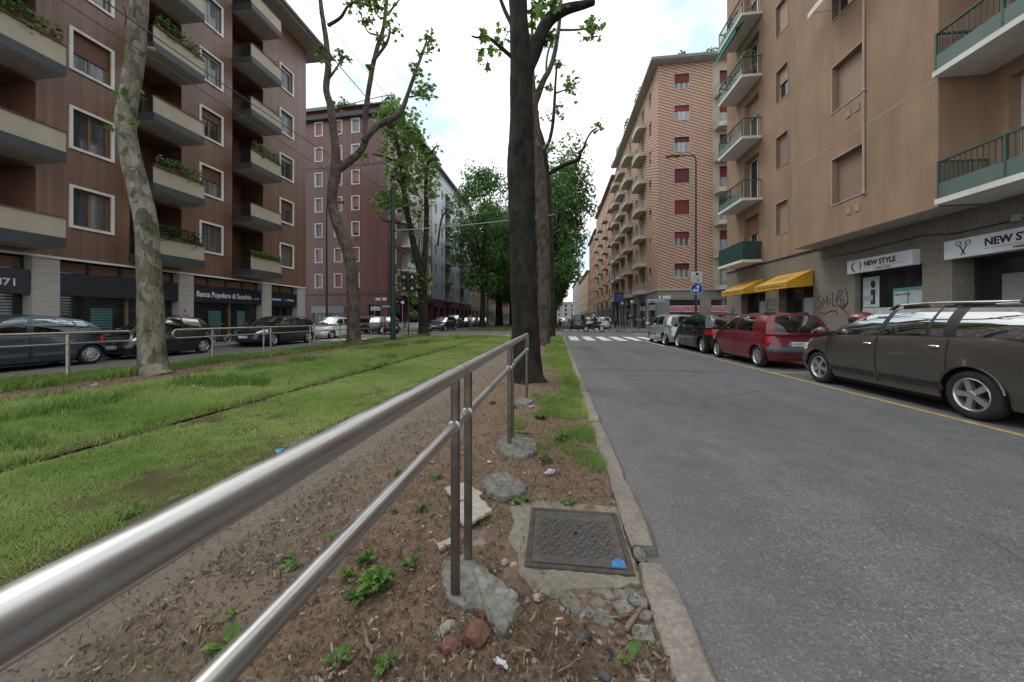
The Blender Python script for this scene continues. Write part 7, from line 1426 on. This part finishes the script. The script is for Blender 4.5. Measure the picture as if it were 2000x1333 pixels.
# low barriers behind the railing at the corner
for k in range(3):
    t = thing('market_barrier', ['left', 'middle', 'right'][k]+' pale barrier panel at the purple block corner', 'barrier', (-17.6+1.9*k, 33.2, .1)); ob('panel', B(-.8, -.03, .25, .8, .03, .75).mesh('panel', 'sign_white'), t)
    for sx in (-.7, .7): ob('leg', MB().tube([(sx, 0, 0), (sx, 0, .95)], .025, 6).mesh('leg', 'frame_grey'), t)
# ------------------------------------------------------------------ people
def person(label, loc, rz, J, cols, extra=None, name='person', scale=1.):
    """J: joint positions; one continuous skinned body coloured by region"""
    P = {'pelvis': (0, 0, .95), 'chest': (0, 0, 1.28), 'neck': (0, 0, 1.46), 'head': (.02, 0, 1.6), 'crown': (.01, 0, 1.72), 'shL': (0, .19, 1.4), 'shR': (0, -.19, 1.4), 'elL': (-.03, .26, 1.13), 'elR': (-.03, -.26, 1.13), 'haL': (.08, .27, .9), 'haR': (.08, -.27, .9), 'hiL': (0, .1, .9), 'hiR': (0, -.1, .9), 'knL': (.04, .11, .5), 'knR': (.04, -.11, .5), 'anL': (-.02, .11, .09), 'anR': (-.02, -.11, .09), 'toL': (.16, .13, .03), 'toR': (.16, -.13, .03)}; P.update(J)
    rad = {'pelvis': .15, 'chest': .16, 'neck': .055, 'head': .095, 'crown': .075, 'shL': .07, 'shR': .07, 'elL': .048, 'elR': .048, 'haL': .032, 'haR': .032, 'hiL': .1, 'hiR': .1, 'knL': .062, 'knR': .062, 'anL': .042, 'anR': .042, 'toL': .032, 'toR': .032}
    E = [('pelvis', 'chest'), ('chest', 'neck'), ('neck', 'head'), ('head', 'crown'), ('chest', 'shL'), ('chest', 'shR'), ('shL', 'elL'), ('shR', 'elR'), ('elL', 'haL'), ('elR', 'haR'), ('pelvis', 'hiL'), ('pelvis', 'hiR'), ('hiL', 'knL'), ('hiR', 'knR'), ('knL', 'anL'), ('knR', 'anR'), ('anL', 'toL'), ('anR', 'toR')]
    for s in 'LR':
        h = Vector(P['ha'+s]); e = Vector(P['el'+s]); d = (h-e).normalized(); sd = d.orthogonal().normalized()
        for k in range(4): P['f%d%s' % (k, s)] = tuple(h+d*(.09+.01*(k in (1, 2)))+sd*(.02*(k-1.5))); rad['f%d%s' % (k, s)] = .009; E.append(('ha'+s, 'f%d%s' % (k, s)))
        P['th'+s] = tuple(h+d*.04+sd*.05); rad['th'+s] = .01; E.append(('ha'+s, 'th'+s))
    P['nose'] = tuple(Vector(P['head'])+Vector((.105, 0, 0))); rad['nose'] = .016; E.append(('head', 'nose'))
    keys = list(P); me = bpy.data.meshes.new('p'); me.from_pydata([P[k] for k in keys], [(keys.index(a), keys.index(b)) for a, b in E], []); o = bpy.data.objects.new('p', me); COL.objects.link(o)
    sk = o.modifiers.new('s', 'SKIN'); lay = me.skin_vertices[0].data
    for i, k in enumerate(keys): lay[i].radius = (rad[k], rad[k]); lay[i].use_root = k == 'pelvis'
    o.modifiers.new('d', 'SUBSURF').levels = 1
    dg = bpy.context.evaluated_depsgraph_get(); m2 = bpy.data.meshes.new_from_object(o.evaluated_get(dg)); bpy.data.objects.remove(o); m2.name = 'body'
    reg = {'chest': 0, 'shL': 0, 'shR': 0, 'elL': 0, 'elR': 0, 'pelvis': 1, 'hiL': 1, 'hiR': 1, 'knL': 1, 'knR': 1, 'anL': 1, 'anR': 1, 'toL': 3, 'toR': 3, 'head': 2, 'neck': 2, 'crown': 4, 'nose': 2}
    m2.materials.clear()
    for c in cols: m2.materials.append(MATS[c])
    pts = [(Vector(P[k]), reg.get(k, 2)) for k in keys]+[(Vector(P['el'+s]).lerp(Vector(P['sh'+s]), .5), 0) for s in 'LR']+[(Vector(P['kn'+s]).lerp(Vector(P['an'+s]), .5), 1) for s in 'LR']+[(Vector(P['kn'+s]).lerp(Vector(P['hi'+s]), .5), 1) for s in 'LR']+[(Vector(P['head'])+Vector((-.08, 0, .03)), 4)]
    for f in m2.polygons: c = f.center; f.material_index = min(pts, key=lambda q: (q[0]-c).length_squared)[1]
    m2.shade_smooth(); b = ob(name, m2, loc=loc, rot=(0, 0, rz)); b.scale = (scale,)*3; return tag(b, label, 'person')
walk = {'knL': (.16, .1, .52), 'anL': (.22, .1, .09), 'toL': (.38, .11, .05), 'knR': (0, -.1, .5), 'anR': (-.26, -.1, .14), 'toR': (-.12, -.11, .04), 'elL': (-.1, .25, 1.13), 'haL': (-.04, .25, .9), 'haR': (.16, -.24, .98)}
person('person in a pale grey top and jeans crossing by the parked cars', (-9.5, 38.5, RZ), R(-85), walk, ['cloth_grey', 'jeans', 'skin_tone', 'cloth_black', 'hair_dark'])
person('person in a navy jacket and khaki trousers on the far right pavement', (8.0, 39.8, .1), R(100), walk, ['cloth_navy', 'khaki', 'skin_tone', 'cloth_black', 'hair_dark'])
person('person in white far up the tram tracks', (-5.6, 66, RZ), R(-90), walk, ['cloth_white', 'cloth_navy', 'skin_tone', 'cloth_black', 'hair_dark']); person('person in dark clothes beside the one in white', (-5., 67, RZ), R(-90), {}, ['cloth_navy', 'cloth_black', 'skin_tone', 'cloth_black', 'hair_dark']); person('second person in white far up the tram tracks', (-6.4, 66.6, RZ), R(-80), {}, ['cloth_white', 'jeans', 'skin_tone', 'cloth_black', 'hair_dark'])
# ------------------------------------------------------------------ two-wheelers
def spoked(r, w, n=14):
    return cm(('spk', r, w, n), lambda: (MB().lathe([(r-w, -w*.6), (r-w*.3, -w*.7), (r, 0), (r-w*.3, w*.7), (r-w, w*.6)], 28, 'y', closed=True).mesh('wheel', 'rubber', True, 60), spk(r, w, n)))
def spk(r, w, n):
    mb = MB().lathe([(r-w, -w*.35), (r-w-.012, 0), (r-w, w*.35)], 28, 'y').lathe([(.0001, -.04), (.03, -.04), (.03, .04), (.0001, .04)], 10, 'y')
    for k in range(n): a = 2*math.pi*k/n; mb.tube([(0, .02*(-1)**k, 0), ((r-w)*math.cos(a), 0, (r-w)*math.sin(a))], .004, 4)
    return mb.mesh('rim', 'alloy', True)
mc = thing('motorcycle', 'pale grey motorcycle crossing the junction with a rider', 'motorcycle', (3.6, 34.4, RZ), R(178))
for x in (.76, -.72):
    ty, sp = spoked(.32, .085); w_ = ob('wheel', ty, mc, loc=(x, 0, .32)); ob('rim', sp, w_); ob('brake_disc', MB().lathe([(.06, .05), (.13, .05), (.13, .055), (.06, .055)], 18, 'y', closed=True).mesh('brake_disc', 'alloy'), w_)
for sg in (1, -1): ob('fork', MB().tube([(.76, sg*.09, .32), (.5, sg*.09, .95)], .025, 8).mesh('fork', 'chrome', True), mc)
ob('mudguard', MB().grid([[(.76+.37*math.cos(a), yy, .32+.37*math.sin(a)) for yy in (-.07, .07)] for a in [R(30+15*k) for k in range(9)]]).mesh('mudguard', 'paint_white'), mc)
ob('fairing', MB().prism([(.62, .75), (.72, .92), (.55, 1.12), (.36, 1.05), (.38, .8)], -.14, .14, axis='y').mesh('fairing', 'paint_silver', True), mc); ob('windshield', MB().grid([[(.6, -.13, 1.08), (.64, 0, 1.08), (.6, .13, 1.08)], [(.46, -.1, 1.35), (.49, 0, 1.37), (.46, .1, 1.35)]]).mesh('windshield', 'car_glass'), mc)
ob('tank', MB().ball((.18, 0, .86), (.3, .16, .15), 14, 8).mesh('tank', 'paint_silver', True), mc); ob('seat', MB().prism([(-.02, .8), (-.1, .86), (-.5, .9), (-.8, .96), (-.82, .88), (-.4, .78)], -.13, .13, axis='y').mesh('seat', 'cloth_black'), mc)
ob('engine', MB().box(-.12, -.2, .32, .35, .2, .62).lathe([(.0001, -.24), (.13, -.24), (.13, .24), (.0001, .24)], 14, 'y', (.02, 0, .42)).mesh('engine', 'metal_dark'), mc); ob('frame', MB().tube([(.48, 0, .95), (.1, 0, .66), (-.25, 0, .5), (-.72, 0, .32)], .04, 8).tube([(-.2, 0, .55), (-.75, 0, .88)], .035, 8).mesh('frame', 'metal_dark'), mc)
ob('exhaust', MB().tube([(.3, -.17, .4), (-.1, -.2, .26), (-.45, -.2, .32), (-.95, -.22, .42)], [.03, .03, .06, .065], 10).mesh('exhaust', 'chrome', True), mc); ob('handlebar', MB().tube([(.42, -.36, 1.08), (.5, -.12, 1.06), (.5, .12, 1.06), (.42, .36, 1.08)], .016, 6).mesh('handlebar', 'metal_dark'), mc)
ob('headlight', MB().ball((.7, 0, .9), (.07, .11, .08), 10, 6).mesh('headlight', 'lamp_clear', True), mc); ob('tail_light', B(-.9, -.06, .86, -.84, .06, .92).mesh('tail_light', 'lamp_red'), mc); ob('plate', B(-.98, -.09, .6, -.96, .09, .76).mesh('plate', 'plate_white'), mc)
person('rider in black with a pale helmet on the grey motorcycle', (3.75, 34.4, RZ+.03), R(178), {'pelvis': (-.05, 0, .93), 'hiL': (-.03, .12, .93), 'hiR': (-.03, -.12, .93), 'chest': (.08, 0, 1.25), 'neck': (.14, 0, 1.44), 'head': (.19, 0, 1.57), 'crown': (.17, 0, 1.69), 'shL': (.1, .19, 1.37), 'shR': (.1, -.19, 1.37), 'elL': (.32, .3, 1.18), 'elR': (.32, -.3, 1.18), 'haL': (.56, .33, 1.1), 'haR': (.56, -.33, 1.1), 'knL': (.38, .2, .8), 'knR': (.38, -.2, .8), 'anL': (.1, .22, .42), 'anR': (.1, -.22, .42), 'toL': (.26, .23, .36), 'toR': (.26, -.23, .36)}, ['cloth_black', 'cloth_navy', 'helmet', 'cloth_black', 'helmet'])
def scooter(label, x, y, rz, body='paint_wine', topcase=True, z=.1):
    t = thing('scooter', label, 'scooter', (x, y, z), rz)
    for xx in (.62, -.6):
        ty, sp = spoked(.25, .08, 8); w_ = ob('wheel', ty, t, loc=(xx, 0, .25)); ob('rim', sp, w_)
    ob('front_shield', MB().prism([(.72, .4), (.55, .95), (.42, 1.0), (.44, .42)], -.2, .2, axis='y').mesh('front_shield', body, True), t); ob('floorboard', B(-.1, -.16, .24, .5, .16, .34).mesh('floorboard', 'black_plastic'), t)
    ob('tail', MB().prism([(-.05, .35), (-.12, .7), (-.85, .82), (-.9, .66), (-.55, .4)], -.17, .17, axis='y').mesh('tail', body, True), t); ob('seat', MB().prism([(-.1, .71), (-.2, .8), (-.8, .9), (-.85, .83)], -.14, .14, axis='y').mesh('seat', 'cloth_black'), t)
    ob('handlebar', MB().tube([(.36, -.34, 1.08), (.46, -.1, 1.05), (.46, .1, 1.05), (.36, .34, 1.08)], .018, 6).mesh('handlebar', 'metal_dark'), t); ob('tail_light', B(-.92, -.1, .72, -.88, .1, .8).mesh('tail_light', 'lamp_red'), t)
    if topcase: c = ob('top_case', MB().ball((-.98, 0, 1.12), (.25, .27, .17), 16, 10).mesh('top_case', 'black_plastic', True), t); ob('case_lid', MB().ball((-.98, 0, 1.15), (.252, .272, .155), 16, 10).mesh('case_lid', 'paint_wine', True), c); ob('case_rack', MB().tube([(-.7, 0, .86), (-.95, 0, .97)], .03, 6).mesh('case_rack', 'metal_dark'), t)
    return t
scooter('scooter with a dark red top case parked behind the wine red hatchback', 6.65, 10.1, R(120))
scooter('dark scooter far down the avenue beside the van', .6, 56, R(95), 'paint_wine', False, RZ)
def bicycle(label, x, y, rz, z=.1):
    t = thing('bicycle', label, 'bicycle', (x, y, z), rz)
    for xx in (.52, -.52):
        ty, sp = spoked(.34, .03, 16); w_ = ob('wheel', ty, t, loc=(xx, 0, .34)); ob('rim', sp, w_)
    ob('frame', MB().tube([(-.52, 0, .34), (-.05, 0, .3), (.38, 0, .78)], .016, 6).tube([(-.05, 0, .3), (-.18, 0, .85)], .016, 6).tube([(-.15, 0, .74), (.38, 0, .8)], .016, 6).tube([(-.52, 0, .34), (-.15, 0, .72)], .012, 6).mesh('frame', 'metal_dark'), t)
    ob('fork', MB().tube([(.52, 0, .34), (.38, 0, .78), (.34, 0, .98)], .014, 6).mesh('fork', 'metal_dark'), t); ob('handlebar', MB().tube([(.26, -.26, .98), (.36, 0, 1.0), (.26, .26, .98)], .012, 6).mesh('handlebar', 'chrome'), t); ob('saddle', MB().ball((-.2, 0, .9), (.13, .07, .035), 10, 6).mesh('saddle', 'cloth_black', True), t); return t
bicycle('bicycle leaning beside the person at the bank', -16.6, 14.2, R(70), -.02); bicycle('second bicycle parked farther along the bank front', -16.8, 15.8, R(100), -.02); bicycle('bicycle parked on the far right pavement', 8.6, 38.4, R(75))
person('person in black with a pale bag beside the bicycle at the bank', (-16.3, 13.7, -.02), R(190), {'haL': (.3, .2, 1.0), 'haR': (.3, -.2, 1.0), 'elL': (.1, .27, 1.1), 'elR': (.1, -.27, 1.1)}, ['cloth_black', 'khaki', 'skin_tone', 'cloth_black', 'hair_dark'], scale=.98)
bg_ = tag(ob('shoulder_bag', rock(.16, .3, .24, 3, 2, .15), loc=(-16.15, 14.25, .95)), 'pale shoulder bag beside the person at the bank', 'bag'); bg_.data.materials.append(MATS['cloth_grey'])
for k in range(4):
    t = thing('bollard', ['first', 'second', 'third', 'fourth'][k]+' dark bollard counted from the striped corner', 'bollard', (6.75, 36.2+1.7*k, .1)); ob('post', MB().tube([(0, 0, 0), (0, 0, .85)], .05, 10).mesh('post', 'metal_dark', True), t); ob('cap', MB().ball((0, 0, .88), .065, 10, 6).mesh('cap', 'metal_dark', True), t)
